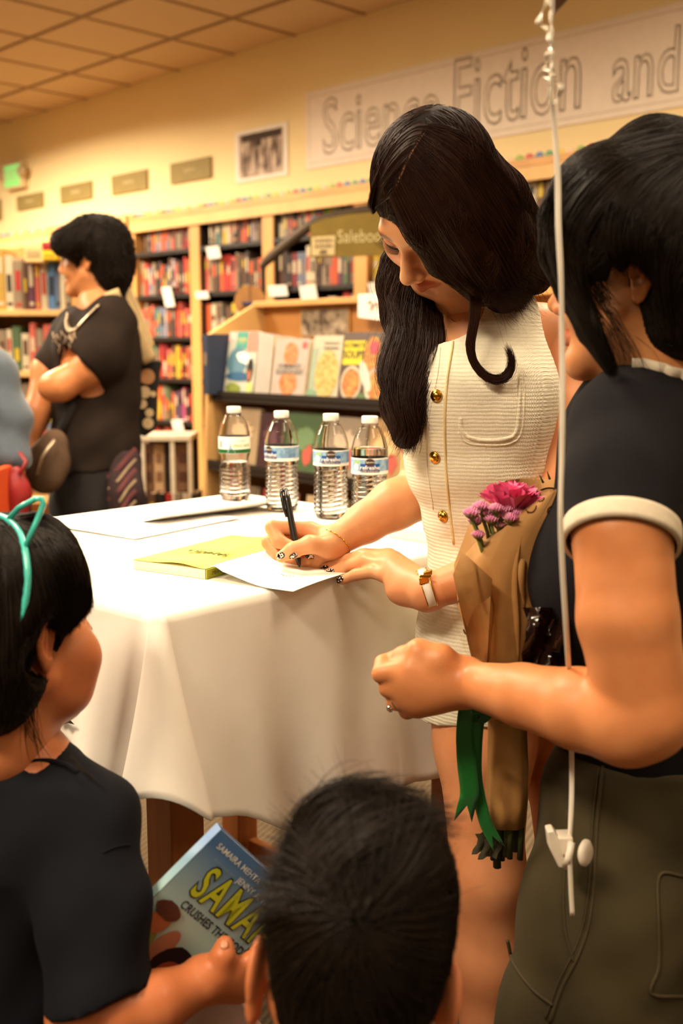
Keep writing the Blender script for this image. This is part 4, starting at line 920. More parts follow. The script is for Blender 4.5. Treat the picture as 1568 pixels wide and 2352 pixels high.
class Head:
    def __init__(s, C, X, Y, Z, sc=1.0, w=1.0, cy=-.014, ry=.095, ez=0.0, es=1.0):
        s.cy, s.ry, s.ez, s.es = cy, ry, ez, es
        s.C, s.X, s.Y, s.Z, s.s, s.w = Vector(C), Vector(X).normalized(), Vector(Y).normalized(), Vector(Z).normalized(), sc, w
        s.R = [s.X, s.Y, s.Z]
    def __call__(s, x, y, z): return s.C+(s.X*x*s.w+s.Y*y+s.Z*z)*s.s
    def build(s, f, ears=(1, -1), face=True, lids=True):
        k = s.s
        f.ell(s(0, s.cy, .043), (.076*k*s.w, s.ry*k, .086*k), 0, R=s.R)
        f.ell(s(0, .026, -.028), (.060*k*s.w, .068*k, .082*k), .03*k, R=s.R)
        for e in (1, -1):
            f.cone(s(e*.053, .002, -.045), s(e*.020, .068, -.093), .021*k, .016*k, .025*k)
            f.ell(s(e*.035, .060, -.026), (.027*k, .027*k, .030*k), .02*k, R=s.R)
        f.cone(s(-.012, .073, -.096), s(.012, .073, -.096), .017*k, .017*k, .018*k)
        f.cone(s(0, -.005, -.04), s(0, -.018, -.14), .053*k, .050*k, .03*k)
        if face:
            f.cone(s(-.028, .082, .030), s(.028, .082, .030), .012*k, .012*k, .02*k)
            f.cone(s(0, .090, .022), s(0, .1085, -.024), .0075*k, .0095*k, .012*k)
            f.ell(s(0, .109, -.027), (.0095*k, .0098*k, .0085*k), .008*k, R=s.R)
            for e in (1, -1):
                f.ell(s(e*.0115, .099, -.033), (.0075*k, .0105*k, .0075*k), .006*k, R=s.R)
                f.ell(s(e*.031, .097, .008), (.020*k, .015*k, .011*k), .014*k, 'sub', R=s.R)
                f.ell(s(e*.031, .0735, .006), (.0165*k, .0145*k, .013*k), .004*k, R=s.R)
                f.ell(s(e*.0065, .1065, -.0415), (.0032*k, .0045*k, .004*k), .002*k, 'sub', R=s.R)
                f.cone(s(0, .0955, -.0605), s(e*.021, .084, -.0645), .0048*k, .0022*k, .005*k)
                f.cone(s(0, .0945, -.0705), s(e*.019, .084, -.0665), .0062*k, .0022*k, .005*k)
                f.cone(s(0, .1025, -.0655), s(e*.022, .0885, -.0655), .0011*k, .0011*k, .001*k, 'sub')
            f.ell(s(0, .094, -.082), (.016*k, .008*k, .005*k), .008*k, 'sub', R=s.R)
        for e in ears: s.ear(f, e)
        return s
    def ear(s, f, e):
        k = s.s*s.es; A = s(e*(.079+.02*(s.es-1)), -.012, s.ez)
        ax = (s.X*e*.34-s.Y*.94).normalized()                # ear plane leans back from the head
        n = (s.X*e*.94+s.Y*.34).normalized(); b = s.Z
        R = [ax, n, (b-ax*.12).normalized()]
        f.ell(A+ax*.004*k+b*.008*k, (.0185*k, .0065*k, .030*k), .004*k, R=R)
        f.ell(A+ax*.000*k-b*.020*k, (.010*k, .006*k, .013*k), .005*k, R=R)
        f.ell(A+ax*.001*k+b*.009*k+n*.0055*k, (.0135*k, .0085*k, .0238*k), .0012*k, 'sub', R=R)
        f.cone(A+ax*.005*k-b*.008*k+n*.001*k, A+ax*.006*k+b*.020*k+n*.001*k, .0028*k, .0024*k, .002*k)
        f.ell(A-ax*.006*k-b*.002*k+n*.004*k, (.005*k, .006*k, .007*k), .002*k, 'sub', R=R)
    def tone(s, base=None, lip=(.80, .50, .50), brow=True):
        def fn(P):
            d = P-np.array(s.C); q = np.stack([d@np.array(a) for a in (s.X, s.Y, s.Z)], 1)/s.s; q[:, 0] /= s.w
            c = np.ones((len(P), 3))
            def mix(m, col): c[:] = c*(1-m[:, None])+np.array(col)*m[:, None]*c
            lipm = np.clip(1.25-((q[:, 0]/.024)**2+((q[:, 2]+.0655)/.0125)**2), 0, 1)*(q[:, 1] > .075); mix(np.clip(lipm*2.2, 0, 1), lip)
            ch = np.exp(-(((np.abs(q[:, 0])-.04)/.02)**2+((q[:, 2]+.025)/.022)**2))*(q[:, 1] > .03); mix(ch*.35, (1, .78, .72))
            near = (np.abs(q[:, 0]) < .1) & (np.abs(q[:, 2]) < .15)
            if brow:
                zz = .0285+.006*np.cos((np.abs(q[:, 0])-.034)/.02)
                bm = np.clip(1.3-((np.abs(q[:, 0])-.032)/.021)**4-((q[:, 2]-zz+.001)/.0042)**2, 0, 1)*(q[:, 1] > .06); mix(bm*.85, (.16, .10, .08))
            lid = np.clip(1.2-(((np.abs(q[:, 0])-.031)/.017)**2+((q[:, 2]-.008)/.009)**2), 0, 1)*(q[:, 1] > .07); mix(lid*.4, (.7, .55, .48))
            er = (np.abs(q[:, 0]) > .074); mix(er*.5, (1, .8, .74))
            return c
        return fn
def eyes(H, parent, m_iris=None):
    for e in (1, -1):
        c = H(e*.031, .0872, .006)
        for nm, rx, rz, ry, m_, dz in (('eyeball', .0125, .0050, .0022, mat('eye_white', srgb(226, 214, 200), .25), 0), ('iris', .0052, .0050, .0030, mat('dark_iris', srgb(34, 20, 14), .15), 0)):
            G = [[c+H.X*rx*H.s*math.cos(a)*math.cos(b_)+H.Y*ry*H.s*math.sin(b_)+H.Z*rz*H.s*math.sin(a)*math.cos(b_) for a in np.linspace(0, 2*math.pi, 17)] for b_ in np.linspace(0, math.pi/2, 5)]
            MB().grid(G).build(nm, m_, parent, True)
def box_of(pts, pad):
    A = np.array([tuple(p) for p in pts]); return A.min(0)-pad, A.max(0)+pad
def limb(pts, h=.003, k=.012, pad=.03, extra=None):
    """pts: (px,py,Y,r) chain -> Field"""
    P = [(at(a, b, c), r) for a, b, c, r in pts]; R = max(r for _, r in P)
    lo, hi = box_of([p for p, _ in P], R+pad); f = Field(lo, hi, h); f.chain(P, k); return f
def nail(bv, px, py, ang, L, Wd, m, parent, name='nail', lift=.0006):
    h, n = hit(bv, px, py)
    if h is None: return
    ax = (at(px+math.cos(ang)*10, py-math.sin(ang)*10, h.y)-h); ax = (ax-n*ax.dot(n)).normalized(); sd = n.cross(ax)
    G = []
    for i, u in enumerate(np.linspace(-1, 1, 9)):
        w = Wd*(1-.25*max(0, u)**2)*math.sqrt(max(.02, 1-abs(u)**4))
        G.append([h+ax*L*u+sd*w*v_+n*(lift+.0012*(1-v_*v_)-.0008*u*u) for v_ in np.linspace(-1, 1, 7)])
    return MB().grid(G).build(name, m, parent, True, solid=.0006)
# knit fabric
def knit(name, col, su=230, sv=300, strength=.9):
    m = mat(name, col, .85, var=.06, scale=120, sheen=.2); nt = m.node_tree; N = nt.nodes; L = nt.links
    tc = N.new('ShaderNodeTexCoord'); w1 = N.new('ShaderNodeTexWave'); w1.bands_direction = 'Z'; w1.inputs['Scale'].default_value = sv; w1.inputs['Distortion'].default_value = 1.2; w1.inputs['Detail'].default_value = 1
    w2 = N.new('ShaderNodeTexWave'); w2.bands_direction = 'X'; w2.inputs['Scale'].default_value = su; w2.inputs['Distortion'].default_value = 1.2
    w3 = N.new('ShaderNodeTexWave'); w3.bands_direction = 'Z'; w3.inputs['Scale'].default_value = sv/5.0; w3.inputs['Distortion'].default_value = 2
    for w in (w1, w2, w3): L.new(tc.outputs['Object'], w.inputs['Vector'])
    a = N.new('ShaderNodeMath'); a.operation = 'MULTIPLY'; L.new(w1.outputs['Fac'], a.inputs[0]); L.new(w2.outputs['Fac'], a.inputs[1])
    a2 = N.new('ShaderNodeMath'); a2.operation = 'ADD'; L.new(a.outputs[0], a2.inputs[0]); L.new(w3.outputs['Fac'], a2.inputs[1])
    bn = N.new('ShaderNodeBump'); bn.inputs['Strength'].default_value = strength; bn.inputs['Distance'].default_value = .0015
    L.new(a2.outputs[0], bn.inputs['Height']); L.new(bn.outputs[0], N['Principled BSDF'].inputs['Normal']); return m
# ================================================================== the signing woman
S = thing('person', 'woman in cream sleeveless knit vest bending to sign the book', 'person', (.28, 1.55, 0))
HS = Head((.1336, 1.4714, 1.4434), (-.8067, .5197, .2814), (-.4905, -.3233, -.8093), (-.3296, -.7909, .5157), cy=-.002, ry=.083)
lo, hi = box_of([HS.C], .20); f = Field(lo, hi, .0022); HS.build(f, ears=())
nb = at(1095, 775, 1.58); f.cone(HS(0, -.018, -.09), nb, .050, .058, .03)
# torso and legs, coarse, mostly under clothes
tors = [(at(1100, 790, 1.58), .075), (at(1110, 900, 1.56), .092), (at(1095, 1050, 1.56), .088), (at(1120, 1220, 1.56), .068), (at(1120, 1430, 1.545), .085)]
leg1 = [(at(1108, 1560, 1.52), .078), (at(1112, 1700, 1.50), .070), (at(1118, 2010, 1.46), .051), (at(1125, 2200, 1.47), .050), (at(1112, 2650, 1.50), .032)]
leg2 = [(at(1270, 1560, 1.58), .078), (at(1305, 1750, 1.56), .066), (at(1318, 2050, 1.52), .05), (at(1310, 2250, 1.53), .048), (at(1290, 2640, 1.56), .032)]
sh_l = at(1290, 770, 1.60); sh_r = at(985, 850, 1.66)
allp = [p for p, _ in tors+leg1+leg2]+[sh_l, sh_r, V(.2, 1.5, .0)]
lo, hi = box_of(allp, .10); lo[2] = 0.0; fb_ = Field(lo, hi, .006); fb_.chain(tors, .03); fb_.chain(leg1, .03); fb_.chain(leg2, .03)
fb_.cone(nb, sh_l, .06, .045, .03); fb_.cone(nb, sh_r, .06, .045, .03); fb_.cone(tors[-1][0], leg1[0][0], .085, .078, .03); fb_.cone(tors[-1][0], leg2[0][0], .085, .078, .03)
for lg in (leg1, leg2):
    a = lg[-1][0]; an = V(a.x, a.y, .07); fb_.cone(a, an, .032, .034, .02); fb_.cone(V(an.x+.02, an.y+.03, .03), V(an.x-.09, an.y-.1, .025), .032, .026, .03)
# writing arm and hand
ra = [(sh_r, .046), (at(985, 1010, 1.67), .043), (at(975, 1128, 1.64), .0405), (at(905, 1160, 1.62), .0385), (at(840, 1200, 1.60), .031), (at(776, 1240, 1.575), .0235)]
wr = at(765, 1248, 1.572)
fr = Field(*box_of([p for p, _ in ra]+[at(595, 1200, 1.6), at(600, 1310, 1.53)], .05), .0021)
fr.chain(ra, .008)
idx = [(at(712, 1218, 1.583), .0125), (at(626, 1212, 1.578), .0112), (at(640, 1243, 1.562), .0104), (at(682, 1262, 1.556), .0088)]
mid = [(at(705, 1232, 1.605), .0125), (at(617, 1246, 1.592), .0112), (at(640, 1275, 1.574), .0104), (at(674, 1284, 1.566), .0088)]
rin = [(at(708, 1250, 1.618), .0122), (at(640, 1284, 1.60), .0110), (at(668, 1298, 1.577), .010), (at(704, 1288, 1.566), .0085)]
pin = [(at(720, 1268, 1.62), .0115), (at(668, 1300, 1.60), .0100), (at(698, 1306, 1.58), .0092), (at(728, 1296, 1.57), .008)]
thu = [(at(752, 1256, 1.552), .0150), (at(712, 1250, 1.536), .0130), (at(672, 1264, 1.530), .0112), (at(646, 1279, 1.532), .0088)]
for ch in (idx, mid, rin, pin):
    fr.cone(wr, ch[0][0], .019, .0135, .012); fr.chain(ch, .004)
fr.cone(wr, thu[0][0], .020, .0155, .012); fr.chain(thu, .006); fr.ell(at(738, 1262, 1.585), (.026, .022, .020), .012); fr.cone(at(735, 1285, 1.585), at(690, 1292, 1.59), .014, .012, .01)
# resting hand and forearm
la = [(sh_l, .050), (at(1300, 940, 1.55), .044), (at(1305, 1120, 1.50), .040), (at(1200, 1265, 1.46), .038), (at(1090, 1325, 1.445), .031), (at(990, 1357, 1.445), .0245)]
lw = at(978, 1360, 1.447)
fl_ = Field(*box_of([p for p, _ in la]+[at(725, 1310, 1.6), at(800, 1400, 1.45)], .05), .0022)
fl_.chain(la, .008)
fing = [[(at(905, 1330, 1.475), .0115), (at(857, 1313, 1.497), .0098), (at(817, 1320, 1.513), .0088), (at(784, 1333, 1.52), .0068)],
        [(at(902, 1307, 1.488), .0125), (at(840, 1289, 1.522), .0108), (at(792, 1302, 1.543), .0097), (at(752, 1317, 1.55), .0072)],
        [(at(897, 1288, 1.508), .0128), (at(832, 1277, 1.543), .0110), (at(782, 1292, 1.562), .0098), (at(744, 1305, 1.568), .0074)],
        [(at(893, 1280, 1.53), .0125), (at(838, 1276, 1.565), .0108), (at(770, 1298, 1.585), .0078)]]
for ch in fing: fl_.cone(lw, ch[0][0], .0205, .0135, .014); fl_.chain(ch, .003)
fl_.chain([(lw, .018), (at(925, 1310, 1.53), .014), (at(880, 1305, 1.56), .0115), (at(845, 1308, 1.575), .009)], .01)
fl_.ell(at(935, 1358, 1.465), (.030, .022, .022), .014)
tone_h = HS.tone(lip=(.66, .36, .34))
body = sdf_obj('body', [fb_, f, fr, fl_], m_skin, S, it=2, color=tone_h)
bvS = bvh_of(body)
m_nail = mat('checkered_nail_polish', srgb(30, 12, 14), .15, scale=360, col2=srgb(225, 210, 195), coat=.6)
MATS['checkered_nail_polish'].node_tree.nodes['Map Range'].inputs[1].default_value = .56; MATS['checkered_nail_polish'].node_tree.nodes['Map Range'].inputs[2].default_value = .60
MATS['checkered_nail_polish'].node_tree.nodes['Noise Texture'].inputs['Detail'].default_value = 0
for x, y, a in ((644, 1277, 3.6), (673, 1277, 3.9), (711, 1278, 3.3), (745, 1306, 3.5), (758, 1313, 3.5), (780, 1331, 3.8)): nail(bvS, x, y, a, .0068, .0046, m_nail, body)
# lashes of the lowered eye
LS = MB()
for i in range(26):
    u = i/25; b0 = HS(.016+.033*u, .0905-.012*u**2, .0035-.0035*math.sin(u*3.0)); tip = b0+(HS.X*(-.15+.75*u)+HS.Y*.85-HS.Z*.38)*(.0085+.005*u)
    mid_ = (b0+tip)/2-HS.Z*.0016; LS.tube([b0-HS.Y*.003, mid_, tip+HS.Z*.0022], [.0006, .00045, .00012], 4)
LS.tube([HS(.0155+.034*u, .0905-.0125*u**2, .0037-.0036*math.sin(u*3.0)) for u in np.linspace(0, 1, 12)], .0011, 5)
LS.build('eyelashes', mat('mascara', srgb(14, 9, 8), .5), body)['kind'] = 'stuff'
# ---- vest
m_vest = knit('cream_boucle_knit', srgb(250, 240, 214), strength=.55); m_trim = mat('vest_trim', srgb(232, 208, 150), .8, var=.1, scale=200, bump=.4)
vt = [(at(1105, 745, 1.585), .080), (at(1112, 900, 1.56), .104), (at(1097, 1045, 1.56), .101), (at(1118, 1205, 1.56), .082), (at(1120, 1310, 1.55), .088)]
lo, hi = box_of([p for p, _ in vt]+[sh_l, sh_r], .16); fv = Field(lo, hi, .0038)
fv.chain(vt, .035); fv.cone(at(1130, 755, 1.58), at(1255, 735, 1.61), .064, .046, .03); fv.cone(at(1090, 790, 1.58), at(1010, 800, 1.64), .064, .045, .03)
fv.ell(at(1050, 920, 1.50), (.055, .05, .06), .04); fv.ell(at(1165, 930, 1.50), (.055, .05, .06), .04)
fv.cone(at(1262, 640, 1.60), at(1320, 1000, 1.54), .050, .052, .006, 'sub'); fv.cone(at(930, 760, 1.68), at(950, 1040, 1.70), .05, .05, .006, 'sub')
fv.cone(HS(0, -.018, -.05), at(1045, 745, 1.53), .050, .040, .008, 'sub')
hp = at(1120, 1322, 1.55); fv.cut(hp, (-.1, -.1, -1))
rngw = np.random.default_rng(3)
fv.warp(lambda x, y, z: .0016*np.sin(z*95+x*30+3*np.sin(x*22))*np.clip((1.14-z)/.12, 0, 1))
vest = sdf_obj('vest', [fv], m_vest, S, it=2); bvV = bvh_of(vest)
def path_tube(bv, pts, r, name, m, parent, n=40, lift=.0, flat=1.0):
    P = on(bv, [tuple(p) for p in catmull([(a, b, 0) for a, b in pts], n)], lift); return MB().tube(P, r, 6, flat=flat).build(name, m, parent, True)
path_tube(bvV, [(1046, 742), (1038, 800), (1027, 870), (1021, 960), (1023, 1060), (1030, 1150), (1042, 1250)], .0022, 'placket_edge', m_trim, vest)
path_tube(bvV, [(1014, 745), (1006, 850), (985, 960), (980, 1060), (995, 1170)], .0012, 'placket_seam', m_vest, vest)
path_tube(bvV, [(1193, 850), (1192, 920), (1186, 985), (1168, 1006), (1120, 1011), (1078, 1005), (1060, 985), (1056, 960)], .0028, 'pocket', m_vest, vest)
path_tube(bvV, [(1204, 850), (1203, 925), (1196, 994), (1172, 1018), (1120, 1023), (1070, 1016), (1052, 992)], .0016, 'pocket_seam', m_vest, vest)
m_gold = mat('gold_metal', srgb(222, 170, 70), .22, metal=1.0, var=.15, scale=200)
for x, y in ((1020, 779), (1003, 909), (999, 1050), (1018, 1185)):
    h, n = hit(bvV, x, y)
    if h is None: continue
    bt_ = MB().lathe(h+n*.0005, [(.0085, 0), (.0088, .0015), (.0078, .0028), (.0062, .0030), (.0055, .0042), (.0030, .0058), (.0001, .0062)], 24, axis=n).build('button', m_gold, vest, True)
# fine edging round the armhole
# ---- matching mini skirt
sk = [(at(1120, 1300, 1.55), .086), (at(1122, 1430, 1.545), .100), (at(1120, 1560, 1.535), .104), (at(1124, 1640, 1.53), .104)]
lo, hi = box_of([p for p, _ in sk]+[leg2[1][0]], .13); fs_ = Field(lo, hi, .0042); fs_.chain(sk, .03)
fs_.chain([(at(1230, 1420, 1.58), .095), (at(1270, 1560, 1.58), .098), (at(1300, 1700, 1.57), .086)], .05)
fs_.cut(at(1010, 1652, 1.5), (.10, -.1, -1)); fs_.warp(lambda x, y, z: .0012*np.sin(z*60+x*50))
sk_o = sdf_obj('skirt', [fs_], m_vest, S, it=2)
# ---- jewellery
w0 = at(981, 1352, 1.447); axw = (la[-2][0]-la[-1][0]).normalized()
def ring_round(name, c, ax, r, prof_r, m, parent=None, flat=1.0, a0=0, a1=2*math.pi, n=40, oval=1.0, ref=None):
    ax = Vector(ax).normalized(); x = (Vector(ref)-ax*Vector(ref).dot(ax)).normalized() if ref is not None else ax.orthogonal().normalized(); y = ax.cross(x)
    P = [Vector(c)+(x*math.cos(a)*oval+y*math.sin(a))*r for a in np.linspace(a0, a1, n)]
    return P
P = ring_round('', w0, axw, .0315, 0, None, oval=.86, ref=UP)
t = thing('bangle', 'white enamel and gold bangle on the resting wrist', 'bracelet', w0)
G = [[p+axw*s_*.0055+(p-w0).normalized()*dr for s_, dr in ((-1, 0), (-1, .0022), (1, .0022), (1, 0), (-1, 0))] for p in P]
MB().grid(G).build('enamel_band', mat('white_enamel_glaze', srgb(246, 236, 222), .15, coat=.5), t, True)
for s_ in (-1, 1): MB().tube([p+axw*s_*.0062+(p-w0).normalized()*.0012 for p in P], .0012, 6).build('gold_rim', m_gold, t, True)
c = w0+V(-.004, -.010, .031); k = MB(); k.box(at(973, 1332, 1.418), axw, .0062, UP, .005, axw.cross(UP), .0022); k.box(at(982, 1317, 1.424), axw, .0062, UP, .0035, axw.cross(UP), .0022); k.tube([at(963, 1324, 1.417), at(990, 1322, 1.417)], .0022, 8)
k.build('gold_clasp', m_gold, t, bevel=.0015)
axr = (ra[-1][0]-ra[-2][0]).normalized(); wc = at(770, 1244, 1.572)
t = thing('chain_bracelet', 'thin gold bead bracelet on the writing wrist', 'bracelet', wc)
P = ring_round('', wc, axr+V(.25, 0, -.2), .0262, 0, None, n=61, ref=UP)
MB().tube(P, .0007, 5).build('chain', m_gold, t, True)
bd = MB()
for i, p in enumerate(P[:-1:3]): bd.lathe(p-UP*.0015, [(.0001, 0), (.0013, .0007), (.0013, .0023), (.0001, .003)], 8)
bd.build('gold_beads', m_gold, t, True)['kind'] = 'stuff'
# necklace
t = thing('fine_necklace', 'fine chain necklace at the collar of the cream vest', 'necklace', at(1040, 735, 1.52))
MB().tube([Vector(p) for p in catmull(on(bvS, [(1028, 718), (1034, 730), (1044, 738), (1058, 735)], .0012), 16)], .0007, 5).build('chain', m_gold, t, True)
# ---- pen
ptop, ptip = at(655, 1122, 1.592), at(688, 1303, 1.548); ax = (ptip-ptop).normalized(); Lp = (ptip-ptop).length
t = thing('pen', 'black click pen in the writing hand', 'pen', ptip)
MB().lathe(ptop, [(.0001, 0), (.0032, .0004), (.0034, .010), (.0048, .011), (.0052, .020), (.0050, .06), (.0052, .10), (.0052, Lp-.022), (.0046, Lp-.014), (.0028, Lp-.004), (.0012, Lp-.001), (.0004, Lp)], 20, axis=ax).build('barrel', mat('black_pen_plastic', srgb(36, 32, 30), .25, var=.1), t, True)
MB().lathe(ptop+ax*(Lp-.022), [(.0054, 0), (.0054, .004), (.0048, .008)], 20, axis=ax).build('grip_ring', mat('chrome', srgb(190, 180, 170), .2, metal=1), t, True)
sd = V(-.9, -.3, 0).normalized(); sd = (sd-ax*sd.dot(ax)).normalized(); MB().tube([ptop+sd*.002, ptop+sd*.0075+ax*.006, ptop+sd*.0078+ax*.03, ptop+sd*.0058+ax*.044], [.0022, .0026, .0024, .002], 8).build('clip', mat('black_pen_plastic', srgb(36, 32, 30)), t, True)
# ---- hair
fh = Field(*box_of([HS.C, at(900, 1040, 1.45), at(1270, 560, 1.55), at(1180, 720, 1.5)], .14), .0035)
fh.ell(HS(0, -.003, .043), (.0800, .0865, .0890), 0, R=HS.R)
# right-hand (image) curtain sweeping from the parting over the ear to the back
for ch in ([(915, 440, 1.385, .012), (957, 530, 1.398, .016), (1008, 600, 1.418, .016), (1075, 650, 1.44, .014)], [(975, 370, 1.40, .02), (1040, 490, 1.40, .038), (1085, 590, 1.425, .034), (1110, 660, 1.45, .024)],
           [(1020, 340, 1.43, .03), (1100, 450, 1.44, .046), (1145, 560, 1.47, .048), (1155, 670, 1.50, .028)], [(1060, 340, 1.47, .03), (1152, 450, 1.51, .033), (1214, 560, 1.54, .034), (1228, 635, 1.55, .024)],
           # left-hand (image) fall, hanging down beside the vest
           [(905, 600, 1.575, .02), (915, 650, 1.585, .03), (935, 720, 1.585, .036), (938, 830, 1.55, .036), (925, 930, 1.52, .030), (930, 1000, 1.51, .018)], [(960, 650, 1.60, .03), (980, 740, 1.58, .030), (968, 830, 1.54, .026), (945, 920, 1.515, .02)]):
    fh.chain([(at(a, b, c_), r) for a, b, c_, r in ch], .014)
fh.cone(HS(.026, .128, .035), HS(.03, .15, -.12), .050, .055, .008, 'sub'); fh.cone(HS(.0, .135, .01), HS(-.012, .15, -.10), .044, .05, .008, 'sub')
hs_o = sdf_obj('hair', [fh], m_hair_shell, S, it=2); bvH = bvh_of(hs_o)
def gd(bv, L, lift=.002): return on(bv, L, lift)
sheets = []
part = [(985, 290), (960, 325), (935, 370), (915, 415), (895, 462)]
# viewer-right curtain
sheets.append(([gd(bvH, [(985, 288), (1050, 300), (1120, 360), (1185, 440), (1240, 540), (1262, 590)]), gd(bvH, [(975, 300), (1050, 345), (1120, 430), (1180, 530), (1235, 620), (1250, 655)]), gd(bvH, [(955, 330), (1030, 400), (1095, 500), (1150, 600), (1190, 680), (1200, 712)]),
    gd(bvH, [(935, 368), (990, 450), (1050, 550), (1100, 630), (1150, 690), (1170, 716)]), gd(bvH, [(915, 412), (960, 500), (1010, 580), (1060, 640), (1100, 675), (1125, 700)]), gd(bvH, [(897, 455), (925, 520), (965, 585), (1010, 632), (1060, 660), (1085, 680)])], 5200, .0022, .0012))
# viewer-left cap
sheets.append(([gd(bvH, [(985, 288), (950, 290), (905, 330), (872, 390), (852, 450), (849, 478)]), gd(bvH, [(960, 322), (925, 345), (890, 390), (866, 440), (857, 462), (852, 480)]), gd(bvH, [(935, 365), (905, 395), (880, 430), (865, 460), (862, 468), (857, 484)]), gd(bvH, [(900, 452), (885, 460), (873, 468), (866, 472), (860, 480), (856, 490)])], 2000, .0012, .0006))
# hanging waves on the left
hang = lambda L, Y: [at(p[0], p[1], Y+(p[2] if len(p) > 2 else 0)) for p in L]
sheets.append(([hang([(893, 600, .10), (882, 660, .10), (903, 730, .08), (880, 810, .05), (876, 870, .02), (905, 930), (900, 1010)], 1.47), hang([(908, 625, .10), (908, 690, .095), (930, 770, .06), (905, 850, .03), (905, 920), (930, 980), (915, 1035)], 1.465), hang([(940, 660, .11), (950, 740, .09), (960, 800, .06), (935, 880, .02), (935, 950), (945, 990), (925, 1035)], 1.46), hang([(985, 690, .10), (1000, 740, .07), (998, 810, .03), (975, 890), (955, 950), (950, 1000), (935, 1030)], 1.475), hang([(1010, 700, .08), (1015, 730, .05), (1010, 790, .02), (1000, 850, -.01), (975, 920, -.02), (962, 960, -.02), (955, 990, -.02)], 1.49)], 4200, .0032, .002, .00042, .006))
sheets.append(([hang([(1080, 675), (1078, 740), (1070, 800), (1090, 850), (1130, 880), (1170, 868), (1180, 830), (1165, 795)], 1.428), hang([(1105, 685), (1098, 740), (1088, 800), (1100, 840), (1132, 866), (1162, 855), (1170, 825), (1158, 792)], 1.43)], 700, .0011, .0004, .0004, .002))
sheets.append(([gd(bvH, [(1200, 500), (1225, 560), (1250, 610), (1262, 650)]), gd(bvH, [(1100, 640), (1130, 690), (1165, 722), (1200, 735)])], 500, .004, .002, .00022, .015))
sheets.append(([hang([(885, 600, .08), (868, 650, .08), (890, 720, .06), (868, 800, .03), (880, 860), (900, 900)], 1.46), hang([(990, 700, .09), (985, 800, .03), (960, 900), (970, 960), (985, 1000)], 1.46)], 90, .012, .004, .00018, .012))
strands('hair_strands', sheets, m_hair, hs_o, seg=16, r=.00042, seed=4)
MB().tube([Vector(p) for p in catmull(on(bvH, part, .0022), 20)], [.0022]*18+[.0012, .0006], 6, flat=.5).build('parting', mat('scalp', srgb(120, 78, 50), .6), hs_o, True)

def flowS(p):
    d = p-HS.C; x = d.dot(HS.X); top = max(0, min(1, (p.z-1.33)/.12))
    return HS.X*((1 if x > .0 else -1)*.9*top*math.exp(-abs(x)/.06))+V(.25*(x < 0)*top, 0, -1)-HS.Y*.15*top
combed('hair_cover', hs_o, m_hair, 7000, .07, flowS, 41, .00042)
# ================================================================== the woman in navy at the right
Mo = thing('person', 'woman in navy ringer tee and olive trousers at the right edge', 'person', (.36, 1.2, 0))
HM = Head(at(1492, 636, 1.205), (.53, .85, .0), (-.85, .53, -.02), (0, 0, 1), .98)
lo, hi = box_of([HM.C], .18); f = Field(lo, hi, .0019); HM.build(f, ears=(-1,))
nbm = at(1560, 880, 1.23); f.cone(HM(0, -.02, -.08), nbm, .050, .056, .03)
tm = [(at(1535, 930, 1.25), .085), (at(1500, 1050, 1.25), .10), (at(1450, 1330, 1.24), .098), (at(1475, 1500, 1.255), .088), (at(1478, 1720, 1.26), .095), (at(1470, 1850, 1.25), .10)]
ml1 = [(at(1455, 1880, 1.24), .095), (at(1400, 2110, 1.19), .088), (at(1345, 2400, 1.14), .075), (at(1330, 2900, 1.12), .05)]
ml2 = [(at(1600, 1880, 1.27), .095), (at(1600, 2300, 1.26), .08), (at(1590, 2900, 1.25), .05)]
lo, hi = box_of([p for p, _ in tm+ml1+ml2], .13); lo[2] = 0; fb_ = Field(lo, hi, .008); fb_.chain(tm, .03); fb_.chain(ml1, .03); fb_.chain(ml2, .03); fb_.cone(tm[-1][0], ml2[0][0], .09, .09, .03)
for lg in (ml1, ml2):
    a = lg[-1][0]; an = V(a.x, a.y, .06)
    if a.z > .06: fb_.cone(a, an, .045, .035, .02)
    fb_.cone(V(an.x+.02, an.y-.01, .035), V(an.x-.10, an.y+.1, .03), .034, .028, .03)
fb_.cone(nbm, at(1455, 985, 1.17), .055, .06, .03)
am = [(at(1455, 985, 1.17), .055), (at(1428, 1230, 1.065), .049), (at(1440, 1420, 1.045), .0495), (at(1478, 1640, 1.035), .046), (at(1440, 1652, 1.04), .047), (at(1330, 1628, 1.075), .0425), (at(1200, 1597, 1.135), .0345), (at(1080, 1572, 1.20), .0262)]
mw = at(1062, 1566, 1.21)
fa = Field(*box_of([p for p, _ in am]+[at(850, 1480, 1.27), at(900, 1650, 1.18)], .06), .0024); fa.chain(am, .008)
mf = [[(at(945, 1530, 1.207), .0128), (at(876, 1547, 1.215), .0112), (at(880, 1524, 1.232), .0105), (at(906, 1513, 1.243), .0088)],
      [(at(934, 1565, 1.205), .0130), (at(892, 1580, 1.216), .0112), (at(905, 1562, 1.24), .0102), (at(930, 1552, 1.25), .009)],
      [(at(938, 1598, 1.208), .0125), (at(908, 1610, 1.22), .0108), (at(922, 1594, 1.245), .010), (at(945, 1585, 1.255), .009)],
      [(at(958, 1622, 1.213), .0118), (at(935, 1632, 1.225), .0100), (at(950, 1615, 1.248), .009), (at(968, 1606, 1.255), .008)]]
for ch in mf: fa.cone(mw, ch[0][0], .0225, .0145, .016); fa.chain(ch, .004)
fa.chain([(mw, .020), (at(1012, 1515, 1.205), .0165), (at(962, 1497, 1.213), .0138), (at(925, 1508, 1.228), .0108), (at(904, 1518, 1.24), .0085)], .010)
fa.ell(at(990, 1572, 1.206), (.034, .018, .032), .016)
